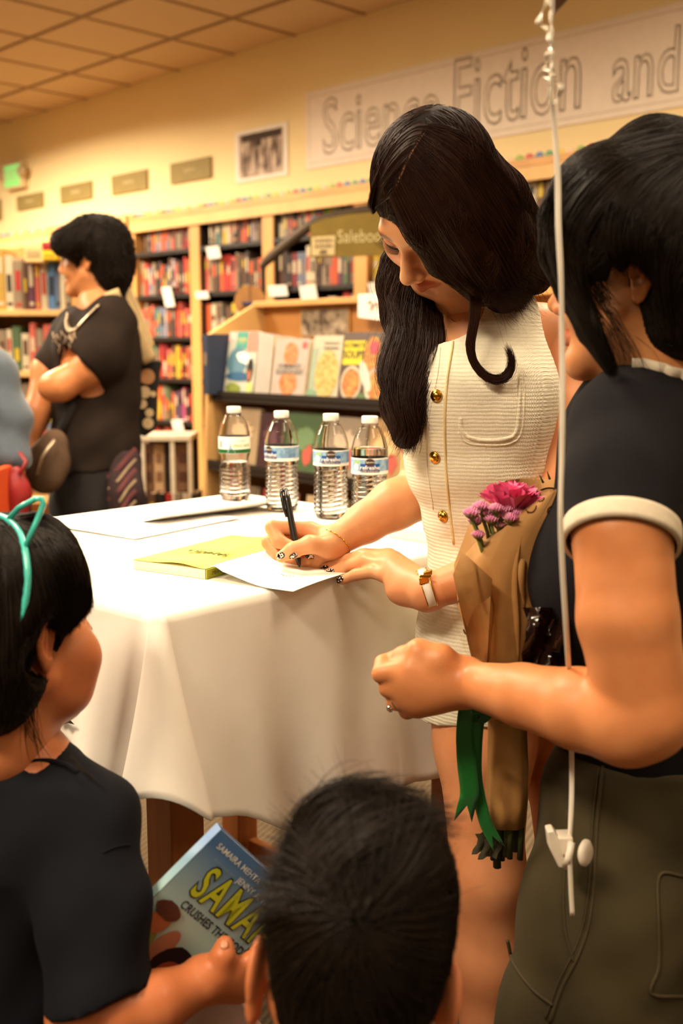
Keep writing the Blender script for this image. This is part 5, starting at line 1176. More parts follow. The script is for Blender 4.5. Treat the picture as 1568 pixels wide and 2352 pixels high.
# far arm reaching round to grip the bouquet
am2 = [(at(1650, 1000, 1.32), .055), (at(1690, 1330, 1.36), .048), (at(1660, 1600, 1.40), .045), (at(1450, 1625, 1.36), .04), (at(1250, 1622, 1.31), .027), (at(1225, 1620, 1.305), .025)]
fo = Field(*box_of([p for p, _ in am2]+[at(1120, 1610, 1.25), at(1150, 1610, 1.33)], .06), .0045); fo.chain(am2, .01)
for dy in (-16, -3, 10, 22): fo.chain([(at(1210, 1618+dy, 1.295), .011), (at(1170, 1612+dy, 1.262), .0105), (at(1130, 1612+dy, 1.262), .0095), (at(1122, 1614+dy, 1.282), .008)], .005)
fo.chain([(at(1215, 1600, 1.31), .013), (at(1175, 1590, 1.325), .011), (at(1145, 1592, 1.32), .009)], .006)
body = sdf_obj('body', [fb_, f, fa, fo], m_skin2, Mo, it=2, color=HM.tone()); bvM = bvh_of(body); eyes(HM, body)
# ring
h, n = hit(bvM, 905, 1620)
if h is None: h = at(905, 1620, 1.205)
t = thing('diamond_ring', 'silver ring with a diamond on the navy shirt woman\'s fist', 'ring', h)
MB().tube(ring_round('', at(915, 1608, 1.218), at(908, 1610, 1.22)-at(938, 1598, 1.208), .0125, 0, None), .0012, 6).build('band', mat('silver', srgb(220, 210, 196), .2, metal=1), t, True)
MB().lathe(h+V(-.003, -.002, -.002), [(.0001, 0), (.0045, .0035), (.0036, .0055), (.0001, .0058)], 10, axis=(-.6, -.6, -.2)).build('stone', mat('diamond', (1, 1, 1), .0, var=0, trans=1, ior=2.2), t)
# ---- tee
m_navy_t = mat('navy_cotton', srgb(22, 19, 23), .9, var=.2, scale=30, bump=.12, bscale=900, spec=.2)
m_white_rib = mat('white_ringer_rib', srgb(206, 190, 166), .85, var=.06, scale=140, bump=.3)
st = [(at(1545, 900, 1.25), .085), (at(1520, 1010, 1.25), .112), (at(1452, 1320, 1.235), .108), (at(1476, 1500, 1.255), .100), (at(1478, 1760, 1.26), .106)]
lo, hi = box_of([p for p, _ in st]+[at(1425, 1240, 1.06), at(1690, 1240, 1.35)], .14); ft = Field(lo, hi, .0045); ft.chain(st, .03); ft.chain([(at(1640, 1000, 1.3), .1), (at(1620, 1700, 1.3), .1)], .05)
ft.chain([(at(1640, 985, 1.31), .068), (at(1665, 1120, 1.34), .062), (at(1682, 1240, 1.35), .058)], .02); ft.ell(at(1345, 1330, 1.215), (.055, .06, .07), .04)
ft.chain([(at(1500, 935, 1.20), .062), (at(1455, 990, 1.165), .066), (at(1432, 1110, 1.105), .0585), (at(1426, 1236, 1.063), .0565)], .025)
ax_s = (at(1426, 1236, 1.063)-at(1432, 1110, 1.105)).normalized(); pc = at(1426, 1236, 1.063)
ft.put(lambda X, Y, Z: np.maximum(-((X-pc.x)*ax_s.x+(Y-pc.y)*ax_s.y+(Z-pc.z)*ax_s.z), np.sqrt((X-pc.x)**2+(Y-pc.y)**2+(Z-pc.z)**2)-.085), np.array(pc)-.09, np.array(pc)+.09, 0, 'sub')
ft.cone(HM(0, -.02, -.08), at(1535, 862, 1.22), .056, .052, .006, 'sub')
ft.cut(at(1478, 1775, 1.25), (0, 0, -1))
ft.warp(lambda x, y, z: .0020*np.sin(z*55+x*60+2*np.sin(z*21))*np.clip((1.05-z)/.2, 0, 1))
tee = sdf_obj('tee_shirt', [ft], m_navy_t, Mo, it=2); bvT = bvh_of(tee)
P = ring_round('', pc-ax_s*.002, ax_s, .0585, 0, None, n=48)
MB().grid([[p+ax_s*s_*.0105+(p-pc).normalized()*d for s_, d in ((-1, -.004), (-1, .0005), (-.6, .0010), (.6, .0010), (1, .0004), (1, -.004))] for p in P]).build('sleeve_trim', m_white_rib, tee, True)
edge = []
for x in range(1452, 1690, 12):
    for y in range(790, 1000, 3):
        h_, n_h = hit(bvT, x, y)
        hb_, _ = hit(bvM, x, y)
        if h_ is not None and (hb_ is None or h_.y < hb_.y) and h_.y < 1.215: edge.append(h_+UP*.001); break
edge = [p for i, p in enumerate(edge) if i == 0 or (p-edge[i-1]).length < .05]
if len(edge) > 4: MB().tube([Vector(p) for p in catmull(edge, 40)], .0078, 8, flat=.55, fdir=(0, 1, .3)).build('neck_trim', m_white_rib, tee, True)
# ---- trousers
m_olv = mat('olive_drab_twill', srgb(54, 44, 15), .9, var=.25, scale=12, bump=.2, bscale=700)
pt_ = [(at(1472, 1715, 1.26), .103), (at(1462, 1860, 1.25), .112), (at(1400, 2110, 1.19), .103), (at(1338, 2400, 1.14), .100), (at(1325, 2850, 1.12), .085)]
lo, hi = box_of([p for p, _ in pt_]+[at(1640, 2000, 1.3)], .15); lo[2] = .04; fp = Field(lo, hi, .0055); fp.chain(pt_, .03); fp.chain([(at(1560, 1715, 1.29), .10), (at(1610, 1900, 1.28), .11), (at(1605, 2300, 1.27), .1), (at(1600, 2850, 1.25), .085)], .04)
fp.cut(at(1478, 1712, 1.25), (0, 0, 1)); fp.warp(lambda x, y, z: .0018*np.sin(z*42+x*75)+.0012*np.sin(z*90-x*40))
pants = sdf_obj('trousers', [fp], m_olv, Mo, it=2); bvP = bvh_of(pants)
m_thr = mat('olive_stitching', srgb(58, 46, 19), .8)
for nm, L in (('side_seam', [(1385, 1760), (1372, 1880), (1362, 2040), (1350, 2130), (1325, 2200), (1290, 2270), (1262, 2350)]), ('pocket_opening', [(1303, 1860), (1296, 2010), (1294, 2090), (1300, 2150), (1318, 2210)]), ('pocket_stitch', [(1165, 2160), (1180, 2215), (1225, 2275), (1270, 2310)]), ('back_pocket', [(1568, 2012), (1514, 2012), (1512, 2120), (1512, 2220), (1495, 2282), (1568, 2290)])):
    path_tube(bvP, L, .0022, nm, m_olv if nm == 'pocket_opening' else m_thr, pants, lift=.0004)
path_tube(bvP, [(1374, 1765), (1361, 1880), (1351, 2040), (1339, 2125), (1314, 2192), (1280, 2262), (1252, 2340)], .0012, 'seam_stitch', m_thr, pants, lift=.0006)
# ---- hair
fh = Field(*box_of([HM.C, at(1300, 700, 1.12), at(1620, 700, 1.3)], .17), .0035)
fh.ell(HM(0, -.020, .046), (.083, .102, .090), 0, R=HM.R)
for ch in ([(1330, 440, 1.18, .030), (1290, 500, 1.17, .020), (1282, 580, 1.16, .016), (1310, 670, 1.145, .015)], [(1360, 430, 1.15, .036), (1345, 520, 1.13, .026), (1360, 590, 1.12, .018), (1400, 620, 1.12, .012)],
           [(1430, 400, 1.17, .036), (1500, 380, 1.18, .046), (1575, 400, 1.18, .052)], [(1450, 440, 1.15, .045), (1520, 500, 1.14, .04), (1560, 600, 1.14, .05), (1580, 720, 1.16, .05), (1600, 800, 1.19, .03)], [(1400, 430, 1.14, .04), (1440, 520, 1.12, .035), (1490, 560, 1.12, .035)]):
    fh.chain([(at(a, b, c_), r) for a, b, c_, r in ch], .02)
ear = HM(-.079, -.010, .0); fh.ell(ear-HM.X*.016, (.034, .024, .036), .006, 'sub', R=HM.R)
fh.cone(HM(-.05, .09, -.015), HM(-.04, .08, -.12), .042, .05, .01, 'sub'); fh.cone(HM(-.085, .035, -.005), HM(-.075, .03, -.10), .030, .035, .008, 'sub')
fh.chain([(at(1290, 600, 1.15), .015), (at(1318, 680, 1.135), .014), (at(1352, 760, 1.125), .011), (at(1400, 850, 1.12), .005)], .006)
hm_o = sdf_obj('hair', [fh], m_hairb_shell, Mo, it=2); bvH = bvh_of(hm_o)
sh = [([gd(bvH, [(1568, 290), (1480, 305), (1390, 335), (1310, 390), (1262, 460), (1258, 560), (1285, 650), (1340, 750), (1400, 850)]), gd(bvH, [(1568, 330), (1470, 350), (1390, 390), (1330, 450), (1290, 530), (1298, 620), (1330, 710), (1372, 800), (1410, 868)]), gd(bvH, [(1568, 380), (1480, 400), (1420, 440), (1370, 500), (1342, 560), (1338, 625), (1356, 695), (1384, 775), (1416, 855)])], 2600, .0022, .001),
      ([gd(bvH, [(1568, 340), (1480, 380), (1420, 440), (1390, 520), (1400, 590), (1425, 625)]), gd(bvH, [(1568, 380), (1500, 440), (1460, 510), (1450, 570), (1455, 600)]), gd(bvH, [(1568, 430), (1530, 480), (1500, 540), (1500, 600), (1510, 660)]), gd(bvH, [(1568, 480), (1550, 560), (1530, 640), (1535, 720), (1550, 800)])], 3400, .0022, .001),
      ([gd(bvH, [(1290, 560), (1330, 650), (1390, 740), (1440, 830), (1465, 900)]), gd(bvH, [(1350, 560), (1400, 660), (1450, 740), (1460, 800), (1450, 870)])], 120, .008, .004, .0003, .012)]
strands('hair_strands', sh, m_hairb, hm_o, seg=16, r=.00042, seed=9)
def flowM(p):
    d = p-HM.C; top = max(0, min(1, (d.z+.02)/.12)); return HM.Y*.9*top+V(0, 0, -1)*(1.15-top)-HM.X*.5*top
combed('hair_cover', hm_o, m_hairb, 7000, .07, flowM, 42, .00042)
# ================================================================== bouquet
BY = 1.285
t = thing('bouquet', 'pink flower bouquet in kraft paper and clear film with green ribbon', 'bouquet', at(1160, 1700, BY))
m_kraft = mat('kraft_paper', srgb(176, 128, 72), .75, var=.18, scale=14, bump=.25, bscale=60)
# rolled cone of paper: rows from the tied waist to the slanted top
tie = at(1165, 1640, BY); low = at(1165, 1888, BY)
def ringp(c, rx, ry, a, sk=0): return c+V(math.cos(a)*rx, math.sin(a)*ry, math.cos(a)*sk)
rows_k = []
for k, (cx, cy, hw, dp) in enumerate([(1162, 1890, 46, .022), (1163, 1840, 50, .024), (1164, 1760, 49, .022), (1163, 1680, 45, .020), (1160, 1640, 42, .018), (1158, 1580, 55, .024), (1160, 1500, 75, .032), (1158, 1400, 100, .042), (1165, 1300, 118, .048), (1195, 1200, 115, .05), (1235, 1110, 80, .05)]):
    hw /= F/BY; c = at(cx, cy, BY); row = []
    for a in np.linspace(0, 2*math.pi, 49):
        slope = .0
        wob = 1+.05*math.sin(a*5+k*.7)+.03*math.sin(a*9-k)
        z = 0
        row.append(c+V(math.cos(a)*hw*wob, math.sin(a)*dp*wob, 0))
    rows_k.append(row)
# slanted opening: cut the front of the cone along the diagonal seen in the photo
pA, pB = at(1040, 1285, BY), at(1282, 1092, BY); dn = (pB-pA); nn = V(-dn.z, 0, dn.x).normalized()
for row in rows_k:
    for i, p in enumerate(row):
        d = (p-pA).dot(nn); front = p.y < BY+.012
        lim = 0 if front else .03
        if d > lim: row[i] = p-nn*(d-lim)
kw = MB().grid(rows_k).build('kraft_wrap', m_kraft, t, True, solid=.0006); bvK = bvh_of(kw)
# folded overlapping flap with printed ornament
fl0 = [at(x, y, BY-dy) for x, y, dy in ((1040, 1320, .05), (1060, 1265, .056), (1130, 1330, .062), (1120, 1520, .045), (1105, 1600, .03), (1075, 1480, .04))]
MB().prism(fl0, (0, .0008, 0)).build('paper_flap', m_kraft, t, True)
m_ornk = mat('brown_ornament_print', srgb(104, 62, 26), .8)
def arc(cx, cy, rx, ry, a0, a1, Y, n=16): return [(cx+rx*math.cos(a), cy-ry*math.sin(a)) for a in np.linspace(a0, a1, n)]
for A in (arc(1218, 1160, 14, 18, 2.4, 6.2, BY-.052), arc(1262, 1150, 35, 30, .5, 2.2, BY-.053), arc(1058, 1390, 8, 14, -1.2, 3.0, BY-.05), arc(1102, 1480, 10, 26, 2, 5.2, BY-.05), arc(1275, 1175, 18, 14, 2, 5, BY-.053), arc(1080, 1440, 16, 22, 3.4, 5.4, BY-.05), arc(1240, 1140, 10, 12, 3.6, 6.0, BY-.054)):
    A = on(bvK, A, .0012, BY-.04); MB().tube(A, .0015, 5, flat=.4).build('ornament', m_ornk, t)
# creased highlights: proud folds of the paper
for L in ([(1100, 1300), (1125, 1390), (1118, 1480), (1112, 1560)], [(1200, 1200), (1180, 1320), (1185, 1430), (1190, 1520)], [(1090, 1420), (1120, 1395), (1135, 1385)], [(1240, 1130), (1200, 1290), (1205, 1400)]):
    MB().tube([Vector(p) for p in catmull(on(bvK, L, .0002, BY-.045), 14)], [.001+.005*math.sin(math.pi*i/13) for i in range(14)], 6, flat=.5).build('crease_fold', m_kraft, t, True)
# clear film
m_film = bpy.data.materials.new('clear_cellophane'); m_film.use_nodes = True
_n = m_film.node_tree; _n.nodes.clear(); _o = _n.nodes.new('ShaderNodeOutputMaterial'); _m = _n.nodes.new('ShaderNodeMixShader'); _t = _n.nodes.new('ShaderNodeBsdfTransparent'); _g = _n.nodes.new('ShaderNodeBsdfGlossy'); _l = _n.nodes.new('ShaderNodeLayerWeight')
_t.inputs[0].default_value = (.97, .95, .92, 1); _g.inputs['Roughness'].default_value = .06; _l.inputs[0].default_value = .12
_n.links.new(_l.outputs['Fresnel'], _m.inputs[0]); _n.links.new(_t.outputs[0], _m.inputs[1]); _n.links.new(_g.outputs[0], _m.inputs[2]); _n.links.new(_m.outputs[0], _o.inputs[0])
def film(name, pts, Y, n=10, amp=.006, sd=0):
    (a, b, c, d) = [Vector(at(x, y, Y+dy)) for x, y, dy in pts]; G = []
    for i in range(n):
        u = i/(n-1); G.append([a*(1-u)*(1-w)+b*u*(1-w)+c*u*w+d*(1-u)*w+V(0, -amp*math.sin(u*7+w*4+sd)*math.cos(w*6-u*3), 0) for w in np.linspace(0, 1, n)])
    MB().grid(G).build(name, m_film, t, True)
film('clear_film', ((975, 1255, 0), (1075, 1190, 0), (1120, 1500, -.02), (1080, 1530, 0)), BY-.055, sd=1)
film('clear_film', ((1010, 1340, 0), (1120, 1300, -.01), (1190, 1560, -.02), (1100, 1590, 0)), BY-.06, sd=2)
film('clear_film', ((1105, 1660, 0), (1215, 1660, 0), (1212, 1905, 0), (1105, 1800, 0)), BY-.05, sd=3, amp=.008)
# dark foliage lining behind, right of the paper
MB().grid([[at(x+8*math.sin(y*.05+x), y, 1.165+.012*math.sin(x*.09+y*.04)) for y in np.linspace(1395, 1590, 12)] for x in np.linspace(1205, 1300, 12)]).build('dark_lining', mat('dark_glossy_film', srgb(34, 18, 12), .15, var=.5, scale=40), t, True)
# stems
m_stem = mat('flower_stem', srgb(62, 66, 30), .6, var=.3, scale=60); rg = random.Random(5)
for k in range(9):
    x0 = 1130+k*8.5; yb = 1950+rg.uniform(-10, 45); d = rg.uniform(-.012, .012)
    MB().tube([at(1150+k*3, 1640, BY+d), at(x0, 1890, BY+d), at(x0+rg.uniform(-4, 4), yb, BY+d)], [.0035, .0042, .004+.0015*(k % 3 == 1)], 7).build('stem', m_stem, t, True)
for k in range(2):
    x0, y0 = 1112+k*14, 1908+k*12; c = at(x0, y0, BY-.01)
    MB().grid([[c+V(u*.012+.004*math.sin(w*5), .004*math.sin(u*3), -w*.028-.004*abs(u)) for u in np.linspace(-1, 1, 5)] for w in np.linspace(0, 1, 5)]).build('leaf', mat('dry_leaf', srgb(74, 70, 48), .7, var=.4, scale=90), t, True)
# carnation: ruffled petals
m_pink = mat('hot_pink_petal', srgb(236, 84, 140), .6, var=.25, scale=50, sss=.1, col2=srgb(246, 130, 170)); m_mauve = mat('mauve_petal', srgb(214, 124, 168), .65, var=.25, scale=80, col2=srgb(232, 160, 190))
cc = at(1172, 1166, BY-.012)
for k in range(26):
    a = k*2.4; r0 = .006+.0011*k; tilt = .25+.028*k
    d = V(math.cos(a), math.sin(a)*.8, 0); up = (UP*math.cos(tilt)+d*math.sin(tilt)).normalized(); sd = up.cross(d).normalized()
    G = [[cc+d*r0*.4+up*(.046*u*(1-.006*k)-.016)+sd*(w*(.008+.018*u))+d*(.004*math.sin(w*7+k)*u)+up*(.003*math.cos(w*9+k)*u) for w in np.linspace(-1, 1, 9)] for u in np.linspace(0, 1, 6)]
    MB().grid(G).build('petal', m_pink, t, True)
for k, (x, y, r) in enumerate(((1083, 1178, 17), (1104, 1163, 16), (1120, 1175, 19), (1092, 1195, 15), (1138, 1168, 15), (1128, 1192, 15), (1150, 1182, 17), (1162, 1168, 14), (1172, 1190, 15), (1098, 1228, 13), (1145, 1205, 12), (1186, 1178, 14))):
    Yk = BY-.045+.006*(k % 4); c = at(x, y, Yk); R_ = 1.25*r*Yk/F
    fm = MB()
    for j in range(46):
        a = j*2.39996; q = math.sqrt(j/46); d = V(math.cos(a)*q, math.sin(a)*q, 0); tip = c+V(d.x*R_, d.y*R_, R_*.55*(1-q*q)); n_ = (V(d.x*.9, d.y*.9, .8)).normalized(); s_ = n_.orthogonal().normalized()
        fm.tube([c+d*R_*.6-UP*R_*.3, tip-n_*R_*.1, tip+n_*R_*.16], [R_*.10, R_*.15, R_*.06], 5)
    o = fm.build('button_bloom', m_mauve, t, True)
    MB().lathe(c-UP*R_*.75, [(R_*.2, 0), (R_*.7, R_*.35), (R_*.75, R_*.6)], 12).build('calyx', mat('calyx_green', srgb(92, 92, 44), .7), t, True)
    MB().tube([c-UP*R_*.7, at(x+4+(1160-x)*.2, y+60, Yk+.015), at(1130+k*3, 1330, BY)], [.0022, .0024, .0024], 6).build('stem', mat('fresh_stem', srgb(112, 118, 56), .6), t, True)
for x0, y0, x1, y1 in ((1247, 1108, 1238, 1090), (1262, 1100, 1256, 1082)): MB().tube([at(x0, y0, BY-.02), at(x1, y1, BY-.03)], [.0016, .0004], 5).build('leaf_tip', mat('grass_green', srgb(96, 122, 60), .6), t)
# green satin ribbon
m_green = mat('green_satin_ribbon', srgb(14, 104, 34), .35, var=.15, scale=20, sheen=.3)
def ribbon(name, L, w, Y, m, parent, fork=True, side=None):
    P = [Vector(p) for p in catmull([at(x, y, Y+(d[0] if d else 0)) for x, y, *d in L], 30)]; G = []
    for i, p in enumerate(P):
        tg = (P[min(i+1, 29)]-P[max(i-1, 0)]).normalized(); sd = V(1, .25*math.sin(i*.25), 0); sd = (sd-tg*sd.dot(tg)).normalized()
        G.append([p+sd*w*u+(tg*abs(u)*(.022 if fork else 0)*max(0, (i-26)/3) if i > 26 else V(0, 0, 0)) for u in (-1, -.5, 0, .5, 1)])
    return MB().grid(G).build(name, m, parent, True, solid=.0005)
ribbon('ribbon_tail', [(1075, 1620), (1068, 1680), (1072, 1760), (1078, 1820), (1072, 1850)], .0118, BY-.035, m_green, t)
ribbon('ribbon_tail', [(1100, 1630), (1094, 1700), (1092, 1780), (1102, 1840), (1115, 1890), (1130, 1920)], .008, BY-.028, m_green, t)
ribbon('ribbon_tail', [(1105, 1610), (1102, 1650), (1120, 1632), (1130, 1600)], .008, BY-.03, m_green, t, fork=False)
ribbon('ribbon_band', [(1096, 1560), (1092, 1590), (1095, 1640)], .007, BY-.04, m_green, t, fork=False)
# ================================================================== balloon string with its clip weight
t = thing('balloon_string', 'white curling balloon ribbon hanging past the navy shirt woman', 'ribbon', at(1300, 1900, 1.1))
m_rib = mat('white_ribbon', srgb(236, 224, 206), .45, var=.05)
P = catmull([at(x, y, Y) for x, y, Y in ((1262, -40, 1.02), (1266, 60, 1.02), (1268, 130, 1.02), (1264, 200, 1.02), (1272, 280, 1.03), (1280, 400, 1.03), (1282, 520, 1.03), (1288, 640, 1.03), (1290, 760, 1.03), (1291, 900, 1.03), (1290, 1040, 1.03), (1287, 1180, 1.02), (1292, 1320, 1.03), (1302, 1480, 1.06), (1309, 1600, 1.10), (1312, 1720, 1.12), (1312, 1840, 1.115), (1306, 1960, 1.09))], 150)
G = []
for i, p in enumerate(P):
    p = Vector(p); w = .0028 if 30 < i else .0022
    a = .5*math.sin(i*.22) if i > 26 else i*.9
    G.append([p+V(math.cos(a)*w*u, math.sin(a)*w*u, 0) for u in (-1, 0, 1)])
MB().grid(G).build('string', m_rib, t, True, solid=.0006)
P = catmull([at(x, y, 1.085) for x, y in ((1306, 1950), (1309, 2000), (1311, 2050), (1314, 2103))], 16)
MB().grid([[Vector(p)+V(.0026*u, -.0005*abs(u), 0) for u in (-1, 0, 1)] for p in P]).build('string_tail', m_rib, t, True, solid=.0006)
for (x0, y0), (x1, y1), (x2, y2) in (((1262, -10), (1236, 48), (1250, 60)), ((1250, 60), (1262, 90), (1264, 110)), ((1264, 110), (1258, 122), (1250, 160)), ((1250, 160), (1272, 172), (1256, 178)), ((1256, 178), (1290, 200), (1270, 240))):
    Q = catmull([at(x0, y0, 1.03), at(x1, y1, 1.015), at(x2, y2, 1.025)], 12); MB().grid([[Vector(p)+V(.0032*u*math.cos(i*.5), .0032*u*math.sin(i*.5), 0) for u in (-1, 0, 1)] for i, p in enumerate(Q)]).build('curl', mat('clear_film_curl', srgb(246, 234, 214), .2, alpha=.75), t, True)
t2 = thing('balloon_weight', 'white plastic clip weight tied to the ribbon at trouser pocket', 'clip', at(1300, 1960, 1.09))
m_clip = mat('ivory_plastic', srgb(238, 224, 204), .35)
Yc = 1.095
MB().prism([at(x, y, Yc) for x, y in ((1257, 1911), (1272, 1908), (1285, 1925), (1292, 1928), (1300, 1990), (1296, 1995), (1283, 1993), (1262, 1950))], (0, .018, 0)).build('clip_jaw', m_clip, t2, bevel=.002)
MB().prism([at(x, y, Yc-.004) for x, y in ((1282, 1925), (1316, 1924), (1318, 1960), (1308, 1970), (1290, 1965))], (0, .022, 0)).build('clip_hinge', m_clip, t2, bevel=.002)
MB().lathe(at(1335, 1957, Yc), [(.0001, 0), (.010, 0), (.0145, .003), (.0145, .006), (.010, .009), (.0001, .009)], 24, axis=(.75, -.6, .1)).build('clip_disc', m_clip, t2, True)
MB().tube([at(1312, 1935, Yc-.004), at(1306, 1968, Yc-.012), at(1298, 1990, Yc-.004)], .004, 8).build('ribbon_knot', m_rib, t2, True)
# dark balloon tail above
t3 = MB().prism([at(x, y, 1.05) for x, y in ((1273, -40), (1330, -40), (1303, 0), (1285, 18), (1274, 26))], (0, .012, 0)).build('balloon_neck', mat('dark_balloon_latex', srgb(70, 44, 22), .3)); tag(t3, 'dark tied balloon neck at the top of the white ribbon', 'balloon')
# ================================================================== girl with cat-ear headband
Gi = thing('person', 'girl in dark navy tee with turquoise cat ear headband', 'person', (-.3, 1.12, 0))
HG = Head(at(30, 1452, 1.14), (.80, -.58, -.08), (.58, .79, -.12), (.03, .14, .985), .90, ez=.004)
lo, hi = box_of([HG.C], .17); f = Field(lo, hi, .0019); HG.build(f, ears=(1,)); f.ell(HG(.046, .056, -.028), (.030, .030, .032), .02); f.ell(HG(.040, .050, -.068), (.029, .030, .028), .02)
nbg = at(45, 1735, 1.14); f.cone(HG(0, -.02, -.08), nbg, .040, .044, .03)
tg = [(at(45, 1760, 1.14), .05), (at(30, 1950, 1.14), .085), (at(10, 2250, 1.13), .09), (at(0, 2550, 1.13), .09)]
lo, hi = box_of([p for p, _ in tg]+[at(220, 1900, 1.08)], .12); lo[2] = 0; fb_ = Field(lo, hi, .008); fb_.chain(tg, .03)
fb_.cone(nbg, at(185, 1895, 1.085), .045, .045, .03)
for sx in (-.05, .05):
    hp_ = tg[-1][0]+V(sx, 0, 0); fb_.chain([(hp_, .07), (V(hp_.x, hp_.y, .32), .05), (V(hp_.x, hp_.y, .07), .033)], .03); fb_.cone(V(hp_.x, hp_.y-.01, .035), V(hp_.x+.07, hp_.y+.10, .03), .03, .024, .02)
ag = [(at(185, 1895, 1.085), .042), (at(225, 2100, 1.03), .038), (at(190, 2330, .99), .036), (at(260, 2330, .985), .036), (at(360, 2305, 1.0), .0315), (at(450, 2262, 1.03), .0235)]
gw = at(470, 2250, 1.036)
fa = Field(*box_of([p for p, _ in ag]+[at(600, 2150, 1.1), at(600, 2300, 1.02)], .05), .0024); fa.chain(ag, .008)
fa.chain([(gw, .021), (at(500, 2228, 1.036), .0155), (at(512, 2195, 1.036), .0115), (at(516, 2168, 1.043), .0088)], .010)
fa.ell(at(528, 2250, 1.05), (.026, .014, .022), .012)
for ch in ([(at(540, 2228, 1.045), .0105), (at(575, 2205, 1.05), .0090), (at(592, 2190, 1.068), .0078), (at(585, 2185, 1.085), .007)], [(at(548, 2245, 1.05), .0105), (at(590, 2232, 1.057), .0088), (at(600, 2220, 1.085), .0075)], [(at(550, 2262, 1.053), .010), (at(590, 2255, 1.06), .0088), (at(596, 2245, 1.088), .0072)], [(at(548, 2278, 1.055), .0095), (at(582, 2278, 1.062), .0082), (at(586, 2268, 1.088), .0068)]):
    fa.cone(gw, ch[0][0], .019, .0115, .012); fa.chain(ch, .004)
ag2 = [(at(-110, 1905, 1.2), .042), (at(-190, 2120, 1.23), .036), (at(-180, 2330, 1.20), .033), (at(-100, 2450, 1.12), .028), (at(-60, 2480, 1.09), .023)]
f2 = Field(*box_of([p for p, _ in ag2], .09), .005); f2.chain(ag2, .012); f2.cone(nbg, ag2[0][0], .044, .042, .02)
for k_ in range(4): f2.chain([(at(-60+k_*3, 2478+k_*9, 1.085), .010), (at(-35, 2482+k_*10, 1.06), .009), (at(-20, 2490+k_*10, 1.045), .008)], .005)
body = sdf_obj('body', [fb_, f, fa, f2], m_skin3, Gi, it=2, color=HG.tone()); bvG = bvh_of(body); eyes(HG, body)
nail(bvG, 515, 2170, 1.5, .005, .0042, mat('natural_nail', srgb(206, 140, 104), .35), body)
m_tee2 = mat('ink_navy_cotton', srgb(16, 17, 24), .9, var=.2, scale=30, bump=.15, bscale=900, spec=.2)
st = [(at(50, 1775, 1.14), .058), (at(40, 1920, 1.14), .10), (at(15, 2250, 1.14), .108), (at(5, 2560, 1.13), .11)]
lo, hi = box_of([p for p, _ in st]+[at(240, 2300, 1.0), at(-190, 2100, 1.23)], .12); lo[2] = max(lo[2], .25); ft = Field(lo, hi, .0045); ft.chain(st, .03); ft.chain([(at(-10, 1840, 1.15), .055), (at(-110, 1905, 1.2), .053), (at(-165, 2080, 1.225), .052)], .03)
ft.chain([(at(95, 1830, 1.115), .055), (at(190, 1895, 1.085), .054), (at(222, 2090, 1.03), .052), (at(232, 2300, .99), .056)], .03)
sl = at(232, 2300, .99); axg = (sl-at(222, 2090, 1.03)).normalized(); axg = (axg+V(.0, 0, -.2)+V(.15, 0, 0)).normalized()
ft.put(lambda X, Y, Z: np.maximum(-((X-sl.x)*axg.x+(Y-sl.y)*axg.y+(Z-sl.z)*axg.z), np.sqrt((X-sl.x)**2+(Y-sl.y)**2+(Z-sl.z)**2)-.08), np.array(sl)-.085, np.array(sl)+.085, 0, 'sub')
ft.put(lambda X, Y, Z: np.sqrt((X-nbg.x)**2+(Y-nbg.y)**2+((Z-nbg.z-.045)*.75)**2)-.049, np.array(nbg)-.1, np.array(nbg)+.12, .006, 'sub')
ft.warp(lambda x, y, z: .0030*np.sin(z*30+x*55+2*np.sin(x*14))+.0015*np.sin(x*70-z*55))
tee = sdf_obj('tee_shirt', [ft], m_tee2, Gi, it=2); bvT = bvh_of(tee)
path_tube(bvT, [(238, 1958), (270, 1944), (300, 1940)], .0012, 'shoulder_seam', m_tee2, tee, lift=.0006)
path_tube(bvT, [(5, 1768), (60, 1752), (110, 1748), (150, 1758), (178, 1775)], .0035, 'collar_rib', m_tee2, tee, lift=.0004)
# hair
fh = Field(*box_of([HG.C, at(0, 1700, 1.1)], .16), .0035); fh.ell(HG(0, -.020, .046), (.079, .098, .090), 0, R=HG.R)
fh.chain([(at(10, 1350, 1.08), .05), (at(5, 1500, 1.07), .05), (at(-10, 1600, 1.075), .032), (at(-20, 1665, 1.09), .014)], .03)
fh.chain([(at(110, 1300, 1.10), .035), (at(145, 1370, 1.11), .02), (at(158, 1420, 1.12), .009)], .015); fh.chain([(at(8, 1400, 1.06), .03), (at(0, 1520, 1.06), .026), (at(-10, 1600, 1.07), .02)], .02)
fh.ell(HG(.100, -.026, .002), (.040, .044, .037), .005, 'sub', R=HG.R)
fh.cone(HG(.06, .09, -.02), HG(.05, .07, -.12), .052, .05, .008, 'sub')
hg_o = sdf_obj('hair', [fh], m_hairb_shell, Gi, it=2); bvH = bvh_of(hg_o)
